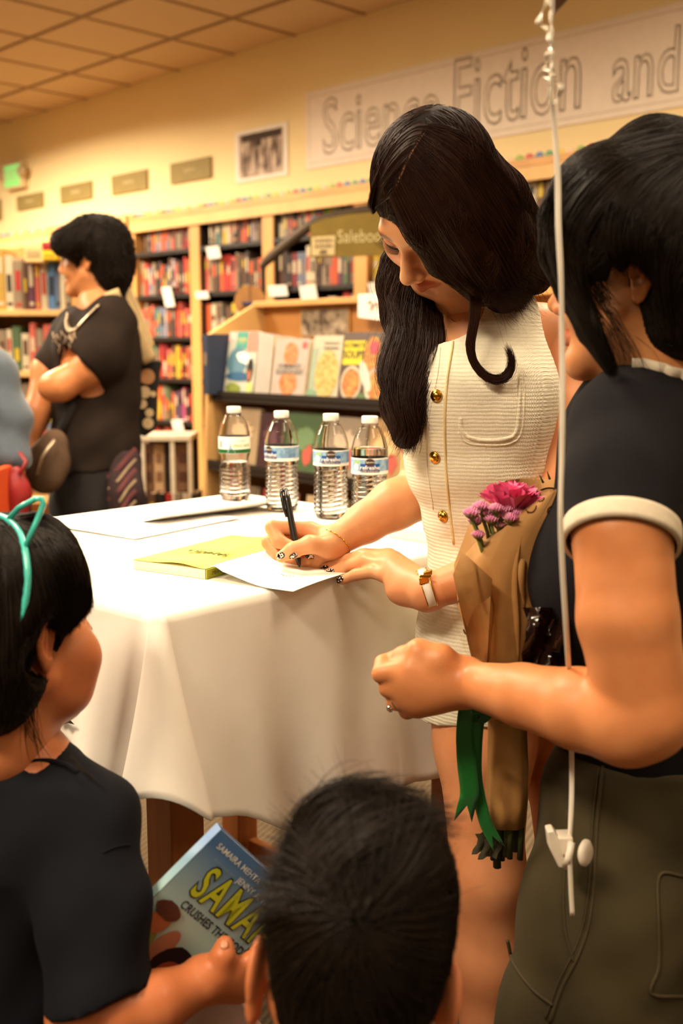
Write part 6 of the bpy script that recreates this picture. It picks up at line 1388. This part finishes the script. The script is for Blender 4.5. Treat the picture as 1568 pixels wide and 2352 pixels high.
sh = [([gd(bvH, [(30, 1190), (100, 1180), (160, 1220), (195, 1290), (208, 1360), (208, 1400)]), gd(bvH, [(30, 1200), (90, 1205), (140, 1255), (170, 1320), (180, 1380), (178, 1440)]), gd(bvH, [(25, 1210), (75, 1235), (115, 1290), (140, 1350), (150, 1410), (152, 1460)]), gd(bvH, [(20, 1220), (55, 1260), (85, 1330), (100, 1400), (100, 1430), (98, 1440)]), gd(bvH, [(5, 1220), (35, 1290), (55, 1370), (65, 1450), (60, 1530), (40, 1600)]), gd(bvH, [(-5, 1220), (10, 1300), (15, 1400), (15, 1500), (5, 1600), (-15, 1680)])], 4200, .0020, .001),
      ([gd(bvG, [(115, 1560), (80, 1620), (90, 1680), (110, 1740)], .003), gd(bvG, [(30, 1600), (50, 1660), (60, 1700), (80, 1760)], .003)], 26, .002, .002, .0004, .006),
      ([[at(160, 1740, 1.07), at(190, 1775, 1.06), at(220, 1792, 1.055)], [at(165, 1736, 1.07), at(200, 1772, 1.06), at(230, 1799, 1.055)]], 30, .0008, .0, .0004, .001)]
strands('hair_strands', sh, m_hairb, hg_o, seg=14, r=.00042, seed=12)
# headband
t = thing('cat_ear_headband', 'turquoise cat ear headband on the girl\'s dark hair', 'headband', at(55, 1180, 1.08))
m_turq = mat('turquoise_plastic', srgb(72, 190, 176), .25, coat=.3)
Lb = on(bvH, [(-30, 1192), (0, 1186), (25, 1200), (45, 1225), (57, 1262), (63, 1310), (62, 1350), (57, 1385), (51, 1412), (45, 1432)], .0045)
Pb = [Vector(p) for p in catmull(Lb, 60)]
MB().tube(Pb, [.0032+.0006*min(1, i/20)-.0022*max(0, (i-45)/14) for i in range(60)], 10).build('band', m_turq, t, True)
def near_(px, py): return min(Pb, key=lambda p: (p-at(px, py, p.y)).length)
a, b_ = near_(20, 1194), near_(60, 1262); apx = at(96, 1146, (a.y+b_.y)/2-.004)
MB().tube([a, a*.6+apx*.4+V(-.002, 0, .004), apx+V(-.006, 0, .0), apx, apx+V(.0012, 0, -.006), b_*.5+apx*.5+V(.0025, 0, 0), b_], [.003, .003, .003, .0033, .003, .003, .003], 10).build('cat_ear', m_turq, t, True)
a2, b2 = at(-60, 1215, 1.10), at(-30, 1190, 1.09); ap2 = at(-75, 1150, 1.10); MB().tube([a2, ap2, b2], .003, 8).build('cat_ear', m_turq, t, True)
def flowG(p):
    d = p-HG(0, -.04, .13); d.z = 0; return d.normalized()*max(0, min(1, (p.z-HG.C.z-.03)/.06))+V(0, 0, -1)
combed('hair_cover', hg_o, m_hairb, 5000, .06, flowG, 43, .00042)
# ================================================================== comic book in the girl's hand
o0 = at(508, 1905, 1.075); rt = (at(581, 1971, 1.095)-o0).normalized(); dn_ = (at(372, 2096, 1.055)-o0); dn_ = (dn_-rt*dn_.dot(rt)).normalized(); up = -dn_; nn = rt.cross(up)
Wb, Hb, Db = .140, .212, .015
t = thing('comic_book', 'blue Crushes the Code comic held by the girl', 'book', o0+dn_*Hb/2)
tb = (t, o0+dn_*Hb, rt, up, nn)
def bp(x, y, l=.0): return o0+dn_*Hb+rt*x+up*y+nn*l
m_cov = mat('comic_cover', srgb(150, 190, 198), .4, var=.03)
nt = m_cov.node_tree; N = nt.nodes; L = nt.links; tc = N.new('ShaderNodeTexCoord'); cm = N.new('ShaderNodeVectorMath'); cm.operation = 'DOT_PRODUCT'
upr = Matrix.Rotation(YAW, 3, 'Z') @ up; o0r = Matrix.Rotation(YAW, 3, 'Z') @ (o0+dn_*Hb)
sb = N.new('ShaderNodeVectorMath'); sb.operation = 'SUBTRACT'; sb.inputs[1].default_value = o0r
ge = N.new('ShaderNodeNewGeometry'); L.new(ge.outputs['Position'], sb.inputs[0]); L.new(sb.outputs[0], cm.inputs[0]); cm.inputs[1].default_value = upr
mr = N.new('ShaderNodeMapRange'); mr.inputs[1].default_value = .11; mr.inputs[2].default_value = .195; L.new(cm.outputs['Value'], mr.inputs[0])
rp = N.new('ShaderNodeValToRGB'); rp.color_ramp.elements[0].color = (*srgb(176, 206, 200), 1); rp.color_ramp.elements[1].color = (*srgb(74, 112, 160), 1); L.new(mr.outputs[0], rp.inputs[0]); L.new(rp.outputs[0], N['Principled BSDF'].inputs['Base Color'])
MB().box(bp(Wb/2, Hb/2, -.0006), rt, Wb/2, nn, .0006, up, Hb/2).build('front_cover', m_cov, t)
MB().box(bp(Wb/2, Hb/2, -Db+.0006), rt, Wb/2, nn, .0006, up, Hb/2).build('back_cover', m_cov, t)
MB().box(bp(.0006, Hb/2, -Db/2), rt, .0006, nn, Db/2, up, Hb/2).build('spine', m_cov, t)
MB().box(bp(Wb/2+.001, Hb/2, -Db/2), rt, Wb/2-.002, nn, Db/2-.0013, up, Hb/2-.0015).build('page_block', m_pages, t)
def bt2(nm, s_, x, y, size, m, align='LEFT', **k): return text(nm, s_, bp(x, y), rt, up, size, m, t, align, **k)
m_tw = mat('comic_white_ink', srgb(222, 226, 222), .5); m_tl = mat('comic_lime_ink', srgb(196, 204, 44), .45); m_tk = mat('comic_black_ink', srgb(26, 28, 40), .5)
bt2('author_line', 'SAMAIRA MEHTA', .011, .1975, .0098, m_tw, weight=.01); bt2('with_line', 'with', .092, .1975, .007, m_tw)
bt2('illustrated_line', 'illustrated by', .020, .1845, .0065, mat('comic_faint_ink', srgb(130, 160, 190), .5)); bt2('artist_line', 'JENNY ALVARADO', .062, .1845, .0098, m_tw, weight=.01)
bt2('title_shadow', 'SAMAIRA', .026, .158, .054, m_tk, weight=.050, sx=.66, spacing=1.14); bt2('title', 'SAMAIRA', .026, .158, .054, m_tl, weight=.016, sx=.66, spacing=1.14, lift=.0012)
bt2('subtitle', 'CRUSHES THE CODE', .031, .128, .0135, m_tk, weight=.02, sx=.86, spacing=1.05)
# plain colour shapes where the cover picture is
def bb2(nm, x, y, rx, ry, col, l=.0008, rot=0, wob=.0, seed=0): return blob(nm, tb, x, y, rx, ry, pm(*col, rough=.4), lift=l, wob=wob, seed=seed, rot=rot)
bb2('cover_shape_green', .020, 0.066, .022, .030, (128, 140, 62)); bb2('cover_shape_brown', .026, 0.101, .013, .016, (176, 104, 64), .0012); bb2('cover_shape_dark', .024, 0.114, .017, .010, (84, 48, 38), .0016, wob=.1)
bb2('cover_shape_tan', .052, 0.082, .012, .022, (176, 118, 92), .0012, rot=-.2); bb2('cover_shape_blue', .050, 0.050, .022, .024, (116, 150, 160)); bb2('cover_shape_black', .080, 0.066, .026, .028, (38, 22, 26), .0016, wob=.04); bb2('cover_shape_red', .083, 0.057, .018, .020, (172, 70, 40), .002)
bb2('cover_shape_leaf', .070, 0.030, .026, .014, (104, 128, 52), .0018); bb2('cover_shape_lilac', .112, 0.044, .016, .016, (138, 128, 160), .0016); bb2('cover_shape_cream', .008, 0.066, .014, .007, (214, 200, 176), .0018, rot=-.1)
# second book low behind the arm
k = MB(); c = at(470, 2340, 1.16); k.box(c, (.8, .1, .55), .05, (.1, -1, .1), .008, (-.55, .05, .8), .09); o = k.build('paperback', pm(176, 140, 132), bevel=.002); tag(o, 'pink and cream paperback low under the girl\'s forearm', 'book')
# ================================================================== boy seen from behind
Bo = thing('person', 'small boy with short black hair seen from behind', 'person', (.02, .85, 0))
HB = Head(at(818, 2185, .865), (.985, -.02, -.13), (-.03, .86, -.51), (.13, .50, .855), .93, 1.08, ez=-.038, es=1.1)
lo, hi = box_of([HB.C], .18); f = Field(lo, hi, .0022); HB.build(f, ears=(1, -1))
nbb = at(830, 2480, .86); f.cone(HB(0, -.03, -.07), nbb, .045, .045, .03)
zb = nbb.z
lo, hi = V(nbb.x-.2, .72, 0), V(nbb.x+.2, 1.02, zb+.08); fb_ = Field(lo, hi, .008)
fb_.chain([(nbb, .045), (nbb-UP*.06, .075), (nbb-UP*.2, .085), (nbb-UP*.33, .08)], .03)
for e in (-1, 1):
    s0 = nbb+V(e*.095, 0, -.05); fb_.cone(nbb-UP*.03, s0, .045, .038, .03); fb_.chain([(s0, .036), (s0+V(e*.03, -.01, -.16), .03), (s0+V(e*.02, .08, -.26), .022)], .02)
    h0 = nbb+V(e*.045, 0, -.36); fb_.chain([(h0, .06), (V(h0.x, h0.y, .26), .042), (V(h0.x, h0.y, .06), .03)], .03); fb_.cone(V(h0.x, h0.y-.02, .03), V(h0.x, h0.y+.1, .028), .028, .024, .02)
body = sdf_obj('body', [fb_, f], m_skin3, Bo, it=2, color=HB.tone()); eyes(HB, body)
ft = Field(V(nbb.x-.2, .70, zb-.42), V(nbb.x+.2, 1.02, zb+.04), .006); ft.chain([(nbb-UP*.02, .055), (nbb-UP*.08, .088), (nbb-UP*.22, .098), (nbb-UP*.38, .10)], .03)
for e in (-1, 1): s0 = nbb+V(e*.095, 0, -.05); ft.cone(nbb-UP*.04, s0, .055, .05, .03); ft.cone(s0, s0+V(e*.03, -.01, -.13), .05, .046, .02)
ft.put(lambda X, Y, Z: np.sqrt((X-nbb.x)**2+(Y-nbb.y)**2+((Z-zb-.02)*.8)**2)-.058, np.array(nbb)-.1, np.array(nbb)+.1, .005, 'sub'); sdf_obj('tee_shirt', [ft], mat('charcoal_cotton', srgb(40, 38, 42), .9, var=.2, scale=30), Bo, it=2)
ft = Field(V(nbb.x-.16, .72, .18), V(nbb.x+.16, 1.0, zb-.33), .007)
for e in (-1, 1): h0 = nbb+V(e*.045, 0, -.38); ft.chain([(h0, .075), (V(h0.x+e*.01, h0.y, .24), .062)], .03)
sdf_obj('shorts', [ft], mat('dark_denim', srgb(40, 44, 58), .9, var=.2, scale=60), Bo, it=1)
fh = Field(*box_of([HB.C], .2), .003); fh.ell(HB(0, -.018, .050), (.0805, .104, .091), 0, R=HB.R); fh.ell(HB(0, -.055, -.005), (.069, .062, .062), .03, R=HB.R); fh.ell(HB(0, .045, .10), (.05, .06, .035), .03, R=HB.R)
fh.cone(HB(-.05, -.07, -.15), HB(.05, -.07, -.15), .045, .045, .01, 'sub'); fh.cone(HB(0, -.04, -.04), HB(0, -.045, -.09), .062, .05, .02)
for e in (-1, 1): fh.ell(HB(e*.094, -.018, -.036), (.026, .034, .038), .006, 'sub', R=HB.R)
fh.cone(HB(0, .15, -.01), HB(0, .14, -.12), .085, .08, .01, 'sub')
hb_o = sdf_obj('hair', [fh], m_hairb_shell, Bo, it=2); bvH = bvh_of(hb_o)
wh = (816, 2110)
def fan(a0, a1, n, L, swirl, lift=.003):
    G = []
    for a in np.linspace(a0, a1, n):
        pts = []
        for q in (.08, .3, .55, .8, 1.0):
            aa = a+swirl*q; pts.append((wh[0]+math.cos(aa)*L*q*(1.0), wh[1]-math.sin(aa)*L*q*1.25))
        G.append(on(bvH, pts, lift, .8))
    return G
sh = [(fan(.15, 3.0, 12, 245, .35), 3600, .0035, .003, .00045, .006), (fan(3.0, 6.43, 14, 215, .25), 3600, .0025, .0015, .0004, .002),
      (fan(.1, 1.6, 6, 262, .5, .006), 160, .006, .004, .0004, .018)]
# swept fringe over the top
sh.append(([on(bvH, [(760, 2060), (800, 1990), (880, 1940), (980, 1905), (1060, 1895)], .008), on(bvH, [(700, 1990), (760, 1900), (840, 1850), (930, 1840), (1000, 1860)], .008), on(bvH, [(660, 1960), (680, 1880), (740, 1820), (820, 1800), (900, 1815)], .006)], 1500, .004, .003, .00045, .008))
strands('hair_strands', sh, m_hairb, hb_o, seg=12, r=.00042, seed=20)

def flowB(p):
    c = HB(0.0, -.085, .075); d = p-c; return d.normalized()+HB.Y*.0+HB.X.cross(d).normalized()*.25-HB.Z*.2*(d.length > .12)
combed('hair_cover', hb_o, m_hairb, 9000, .035, flowB, 44, .00042, fray=.004)
# ================================================================== standing man in the background
MY = 3.6
Ma = thing('person', 'young man in faded black tee standing in profile at left', 'person', (at(200, 1100, MY).x, MY, 0))
HA = Head(at(212, 600, MY), (.15, .98, .05), (-.985, .15, -.02), (-.02, -.05, 1), 1.0)
lo, hi = box_of([HA.C], .2); f = Field(lo, hi, .0042); HA.build(f, ears=(-1,)); nba = at(232, 690, MY); f.cone(HA(0, -.02, -.06), nba, .052, .058, .03)
zf = lambda px, py, Y: at(px, py, Y)
ta = [(at(232, 720, MY), .08), (at(225, 830, MY), .125), (at(225, 960, MY), .12), (at(232, 1080, MY), .12)]
h1 = at(190, 1160, MY-.02); h2 = at(262, 1160, MY+.06)
fb_ = Field(*box_of([p for p, _ in ta]+[V(h1.x-.12, MY-.1, 0.0), V(h2.x+.1, MY+.2, 0)], .16), .010); fb_.chain(ta, .04)
for h0 in (h1, h2): fb_.chain([(h0, .095), (V(h0.x-.01, h0.y, .5), .065), (V(h0.x+.01, h0.y, .09), .045)], .04); fb_.cone(V(h0.x+.05, h0.y, .045), V(h0.x-.15, h0.y-.03, .035), .042, .036, .03)
fb_.cone(nba, at(250, 760, MY-.1), .07, .06, .03)
a1 = [(at(255, 765, MY-.11), .062), (at(215, 840, MY-.14), .054), (at(140, 885, MY-.16), .047), (at(120, 890, MY-.15), .046), (at(160, 905, MY-.2), .042), (at(210, 870, MY-.24), .036)]
a2 = [(at(175, 760, MY+.1), .055), (at(110, 850, MY+.02), .05), (at(85, 950, MY-.05), .042), (at(62, 1035, MY-.1), .030), (at(60, 1075, MY-.11), .028), (at(58, 1110, MY-.12), .022)]
fa = Field(*box_of([p for p, _ in a1+a2], .1), .006); fa.chain(a1[:4], .03); fa.chain(a2, .03)
for dx in (-8, -2, 4, 9): fa.chain([(at(60+dx*.5, 1085, MY-.12), .014), (at(60+dx, 1110, MY-.125), .0105), (at(62+dx, 1132, MY-.12), .009)], .008)
fa.chain([(at(68, 1075, MY-.13), .013), (at(76, 1100, MY-.14), .010)], .01)
body = sdf_obj('body', [fb_, f, fa], m_skin2, Ma, it=2, color=HA.tone()); eyes(HA, body)
m_tee3 = mat('faded_black_tee', srgb(42, 32, 26), .95, var=.22, scale=14, bump=.2, bscale=300, spec=.2)
st = [(at(238, 715, MY), .085), (at(226, 800, MY), .140), (at(222, 900, MY), .135), (at(220, 1000, MY), .142), (at(218, 1075, MY), .150)]
ft = Field(*box_of([p for p, _ in st]+[at(150, 830, MY-.16)], .17), .0075); ft.chain(st, .04); ft.chain([(at(252, 742, MY-.09), .085), (at(240, 800, MY-.12), .084), (at(200, 838, MY-.14), .080)], .04)
ft.chain([(at(178, 745, MY+.09), .065), (at(125, 830, MY+.03), .068)], .04)
ft.put(lambda X, Y, Z: np.sqrt((X-nba.x)**2+(Y-nba.y)**2+((Z-nba.z-.03)*.6)**2)-.068, np.array(nba)-.12, np.array(nba)+.12, .006, 'sub')
cx_ = at(197, 842, MY-.14); d_ = (at(150, 868, MY-.16)-at(240, 800, MY-.12)).normalized()
ft.put(lambda X, Y, Z: np.maximum(-((X-cx_.x)*d_.x+(Y-cx_.y)*d_.y+(Z-cx_.z)*d_.z), np.sqrt((X-cx_.x)**2+(Y-cx_.y)**2+(Z-cx_.z)**2)-.10), np.array(cx_)-.1, np.array(cx_)+.1, 0, 'sub')
ft.cut(at(220, 1078, MY), (.1, 0, -1)); ft.warp(lambda x, y, z: .004*np.sin(z*24+x*30+1.5*np.sin(x*11))+.002*np.sin(z*50-x*40))
tee = sdf_obj('tee_shirt', [ft], m_tee3, Ma, it=2); bvT = bvh_of(tee)
m_pr = mat('cracked_shirt_print', srgb(150, 126, 100), .9)
rg = random.Random(11)
for k, (x, y) in enumerate(((122, 772), (131, 778), (140, 770), (149, 778), (158, 768), (166, 776), (174, 766), (135, 800), (146, 806), (156, 800), (150, 822))):
    P = on(bvT, [(x+rg.uniform(-3, 3), y-9), (x+rg.uniform(-5, 5), y-2), (x+rg.uniform(-4, 4), y+5), (x+rg.uniform(-3, 3), y+11)], .003, MY); MB().tube([Vector(p) for p in catmull(P, 8)], .0045, 5, flat=.4).build('shirt_print', m_pr, tee)
m_pants = mat('black_work_trousers', srgb(30, 25, 24), .9, var=.2, scale=20)
ft = Field(*box_of([h1, h2, V(h1.x, h1.y, .1), V(h2.x, h2.y, .1), at(225, 1050, MY)], .15), .009); ft.chain([(at(222, 1040, MY), .14), (at(226, 1150, MY), .142)], .04)
for h0 in (h1, h2): ft.chain([(h0, .11), (V(h0.x-.01, h0.y, .5), .09), (V(h0.x+.01, h0.y, .12), .075)], .05)
ft.cut(at(220, 1030, MY), (0, 0, 1)); sdf_obj('trousers', [ft], m_pants, Ma, it=2)
fh = Field(*box_of([HA.C], .22), .0045); fh.ell(HA(0, -.022, .050), (.098, .112, .100), 0, R=HA.R); fh.ell(HA(-.05, .055, .06), (.06, .055, .045), .03, R=HA.R); fh.ell(HA(0, -.075, -.02), (.075, .058, .075), .04, R=HA.R); fh.cone(HA(-.03, -.075, -.05), HA(-.02, -.085, -.115), .045, .025, .03)
fh.cone(HA(-.10, .06, -.03), HA(-.02, .12, -.03), .046, .055, .01, 'sub'); fh.ell(HA(-.085, .0, -.01), (.03, .022, .034), .008, 'sub', R=HA.R); fh.cone(HA(0, .13, .0), HA(0, .12, -.12), .06, .07, .01, 'sub')
ha_o = sdf_obj('hair', [fh], m_hairb_shell, Ma, it=2); bvH = bvh_of(ha_o)
sh = [([gd(bvH, [(205, 508), (170, 515), (140, 535), (132, 560)], .003), gd(bvH, [(210, 520), (185, 545), (160, 570), (150, 590)], .003), gd(bvH, [(215, 520), (205, 560), (190, 590), (185, 600)], .003)], 900, .004, .003, .0011, .008), ([gd(bvH, [(210, 512), (240, 540), (255, 590), (250, 640)], .003), gd(bvH, [(212, 530), (225, 570), (232, 610), (235, 655)], .003), gd(bvH, [(220, 510), (258, 535), (275, 580), (268, 640)], .003)], 900, .004, .003, .0011, .006)]
strands('hair_strands', sh, m_hairb, ha_o, seg=8, r=.0011, seed=30)
combed('hair_cover', ha_o, m_hairb, 4200, .055, lambda p: (p-HA(0, -.03, .13)).normalized()*.8+V(0, 0, -1), 45, .0009, fray=.016, jit=.5)
# chain necklace
t = thing('chain_necklace', 'chunky silver chain necklace on the standing man', 'necklace', at(158, 760, MY-.1))
P = [Vector(p) for p in catmull(on(bvT, [(222, 705), (205, 722), (188, 740), (172, 756), (160, 757), (155, 742), (158, 722)], .008, MY), 30)]
m_sil = mat('dull_silver', srgb(200, 180, 150), .35, metal=.8)
for i in range(0, 29, 2):
    c, d = P[i], (P[i+1]-P[i]).normalized(); MB().tube(ring_round('', c, d.cross(V(0, 1, .3)).normalized(), .011, 0, None, n=11), .0032, 5).build('link', m_sil, t, True)
# bracelet
t = MB().tube(ring_round('', at(60, 1035, MY-.1), at(62, 1075, MY-.11)-at(85, 950, MY-.05), .034, 0, None, n=24), .007, 6).build('cuff_bracelet', mat('pale_metal', srgb(226, 190, 150), .3, metal=.7), None, True); tag(t, 'pale metal cuff on the standing man\'s hanging wrist', 'bracelet')
# crossbody bag
t = thing('crossbody_bag', 'brown crossbody bag with black strap hanging before the man', 'bag', at(105, 1090, MY-.22))
fbg = Field(*box_of([at(120, 1000, MY-.22), at(92, 1110, MY-.24)], .14), .006); fbg.chain([(at(126, 1015, MY-.22), .042), (at(112, 1060, MY-.22), .062), (at(103, 1092, MY-.23), .060)], .02, flat=((0, 1, 0), .55))
sdf_obj('bag_body', [fbg], mat('brown_bag_cloth', srgb(86, 62, 42), .8, var=.2, scale=20, bump=.2), t, it=2)
Pz = on(bvT, [(176, 905), (160, 942), (144, 980), (126, 1012)], .012, MY); MB().tube([Vector(p) for p in catmull(Pz, 24)], .018, 6, flat=.25, fdir=(0, -1, 0)).build('strap', mat('black_webbing', srgb(30, 24, 22), .8), t, True)
MB().tube([at(126, 1010, MY-.27), at(96, 1050, MY-.29), at(84, 1090, MY-.28)], .006, 6).build('zip', m_sil, t, True)
# canvas tote with moon print behind the back
t = thing('tote_bag', 'black tote bag with cream moon shapes and cream straps on man\'s shoulder', 'bag', at(335, 980, MY+.12))
MB().prism([at(x, y, MY+.08) for x, y in ((300, 825), (368, 828), (358, 900), (356, 985), (330, 1005), (300, 985))], (0, .05, 0)).build('bag_body', mat('black_canvas', srgb(34, 28, 26), .9, var=.2, scale=50), t, bevel=.01)
for L in ([(262, 655, -.05), (285, 700, -.02), (318, 770, .02), (345, 830, .06)], [(276, 650, .02), (300, 700, .04), (325, 760, .06), (340, 800, .08)], [(255, 668, -.08), (275, 720, -.05), (300, 790, 0), (312, 832, .06)]):
    MB().tube([Vector(p) for p in catmull([at(x, y, MY+d) for x, y, d in L], 16)], .026, 8, flat=.25, fdir=(.3, -1, .2)).build('strap', mat('cream_canvas', srgb(212, 184, 136), .85, var=.12, scale=40), t, True)
m_moon = mat('cream_print', srgb(222, 192, 146), .8); m_rust = mat('rust_disc_print', srgb(196, 140, 94), .8)
for x, y, r, mm in ((309, 828, 11, m_moon), (338, 865, 18, m_rust), (332, 901, 14, m_moon), (327, 928, 11, m_moon), (343, 948, 10, m_moon), (340, 972, 13, m_moon), (312, 855, 9, m_moon), (352, 905, 7, m_moon)):
    c = at(x, y, MY+.079); R_ = r*MY/F; MB().lathe(c, [(.0001, 0), (R_, 0), (R_, .002)], 20, axis=(0, -1, 0)).build('moon_print', mm, t)
# plaid jacket tied behind
t = thing('plaid_cloth', 'dark plaid shirt hanging at the man\'s hip', 'shirt', at(290, 1130, MY+.02))
ft = Field(*box_of([at(275, 1050, MY-.13), at(290, 1260, MY-.08)], .12), .008); ft.chain([(at(288, 1060, MY-.10), .046), (at(283, 1130, MY-.13), .052), (at(285, 1250, MY-.13), .056)], .02, flat=((0, 1, 0), .6)); ft.warp(lambda x, y, z: .006*np.sin(x*70+z*8))
po = sdf_obj('cloth', [ft], mat('dark_plum_flannel', srgb(48, 30, 32), .9, var=.2, scale=40), t, it=2); bvq = bvh_of(po)
for k in range(7):
    P = on(bvq, [(248+k*1, 1098+k*26), (270+k*2, 1078+k*24), (292, 1052+k*24), (312, 1030+k*24)], .002, MY); MB().tube([Vector(p) for p in catmull(P, 10)], .0045 if k % 2 else .008, 5, flat=.3, fdir=(0, -1, 0)).build('plaid_stripe', m_pr if k % 2 else mat('plum_stripe', srgb(96, 50, 52), .9), t)
# ================================================================== person cut by the left edge
LYp = 3.35
Lp = thing('person', 'person in blue grey sleeve and red top cut by the left edge', 'person', (at(-60, 1100, LYp).x, LYp, 0))
pl = [(at(-70, 880, LYp), .13), (at(-75, 1060, LYp), .13), (at(-75, 1160, LYp), .13)]
hd = Head(at(-95, 690, LYp), (-.3, -.95, 0), (.95, -.3, 0), (0, 0, 1), 1.0)
f = Field(*box_of([hd.C], .2), .006); hd.build(f); f.cone(hd(0, -.02, -.06), pl[0][0]+UP*.1, .05, .055, .02)
fb_ = Field(*box_of([p for p, _ in pl]+[V(pl[0][0].x, LYp, 0)], .17), .01); fb_.chain(pl, .03)
for e in (-.08, .08): x = pl[-1][0].x+e; fb_.chain([(V(x, LYp, pl[-1][0].z-.05), .09), (V(x, LYp, .45), .06), (V(x, LYp, .08), .04)], .03); fb_.cone(V(x, LYp, .04), V(x+.12, LYp-.1, .035), .04, .034, .02)
ap = [(at(-25, 860, LYp-.1), .06), (at(15, 960, LYp-.12), .05), (at(28, 1060, LYp-.16), .036), (at(38, 1120, LYp-.18), .026), (at(44, 1150, LYp-.19), .024)]
fa = Field(*box_of([p for p, _ in ap], .1), .006); fa.chain(ap, .02)
for dx in (-7, -1, 5, 10): fa.chain([(at(44+dx*.6, 1155, LYp-.19), .013), (at(46+dx, 1175, LYp-.19), .010)], .008)
eyes(hd, sdf_obj('body', [fb_, f, fa], m_skin2, Lp, it=1, color=hd.tone()))
fs2 = Field(*box_of([p for p, _ in ap[:3]]+[pl[0][0]], .12), .007); fs2.chain([(ap[0][0], .085), (ap[1][0], .070), (at(26, 1050, LYp-.16), .058)], .03); fs2.warp(lambda x, y, z: .004*np.sin(z*50+x*30))
sdf_obj('sleeve', [fs2], mat('blue_grey_knit', srgb(78, 88, 100), .9, var=.15, scale=30, sheen=.3), Lp, it=2)
ft = Field(*box_of([p for p, _ in pl], .19), .009); ft.chain([(p, r+.02) for p, r in pl], .03); sdf_obj('top', [ft], mat('tan_shirt', srgb(150, 120, 86), .9, var=.2, scale=20), Lp, it=2)
ft = Field(*box_of([pl[-1][0], V(pl[-1][0].x, LYp, .1)], .24), .01)
for e in (-.08, .08): ft.chain([(V(pl[-1][0].x+e, LYp, pl[-1][0].z), .12), (V(pl[-1][0].x+e, LYp, .12), .09)], .03)
sdf_obj('trousers', [ft], mat('dark_jeans', srgb(50, 48, 56), .9, var=.2, scale=40), Lp, it=1)
fh = Field(*box_of([hd.C], .2), .006); fh.ell(hd(0, -.025, .05), (.09, .11, .098), 0, R=hd.R); fh.cone(hd(0, .12, .02), hd(0, .13, -.1), .07, .08, .01, 'sub'); sdf_obj('hair', [fh], m_hairb_shell, Lp, it=1)
# red bag held low, orange book beside it
t = thing('red_bag', 'red bag held low at the left edge', 'bag', at(35, 1150, LYp-.22))
fbg = Field(*box_of([at(30, 1090, LYp-.24), at(30, 1190, LYp-.24)], .12), .006); fbg.chain([(at(38, 1085, LYp-.24), .020), (at(32, 1130, LYp-.24), .045), (at(26, 1175, LYp-.24), .052)], .02, flat=((0, 1, 0), .5)); sdf_obj('bag_body', [fbg], mat('crimson_leather', srgb(140, 24, 24), .45, var=.2, scale=20), t, it=2)
MB().tube([at(45, 1090, LYp-.26), at(60, 1060, LYp-.24), at(45, 1040, LYp-.22)], .006, 6).build('handle', mat('crimson_leather', srgb(140, 24, 24)), t, True)
k = MB().box(at(3, 1170, LYp-.3), (1, 0, 0), .012, (0, 1, 0), .08, UP, .12).build('tall_book', pm(222, 84, 34), bevel=.003); tag(k, 'orange book edge at the left picture edge beside red bag', 'book')
# ================================================================== turn the finished scene with the camera
bpy.context.view_layer.update()
ROT = Matrix.Rotation(YAW, 4, 'Z')
for me in bpy.data.meshes: me.transform(ROT)
for o in list(SC.objects):
    if o is cam: continue
    o.location = ROT @ Vector(o.location)
    if o.type == 'LIGHT': o.rotation_euler.z += YAW
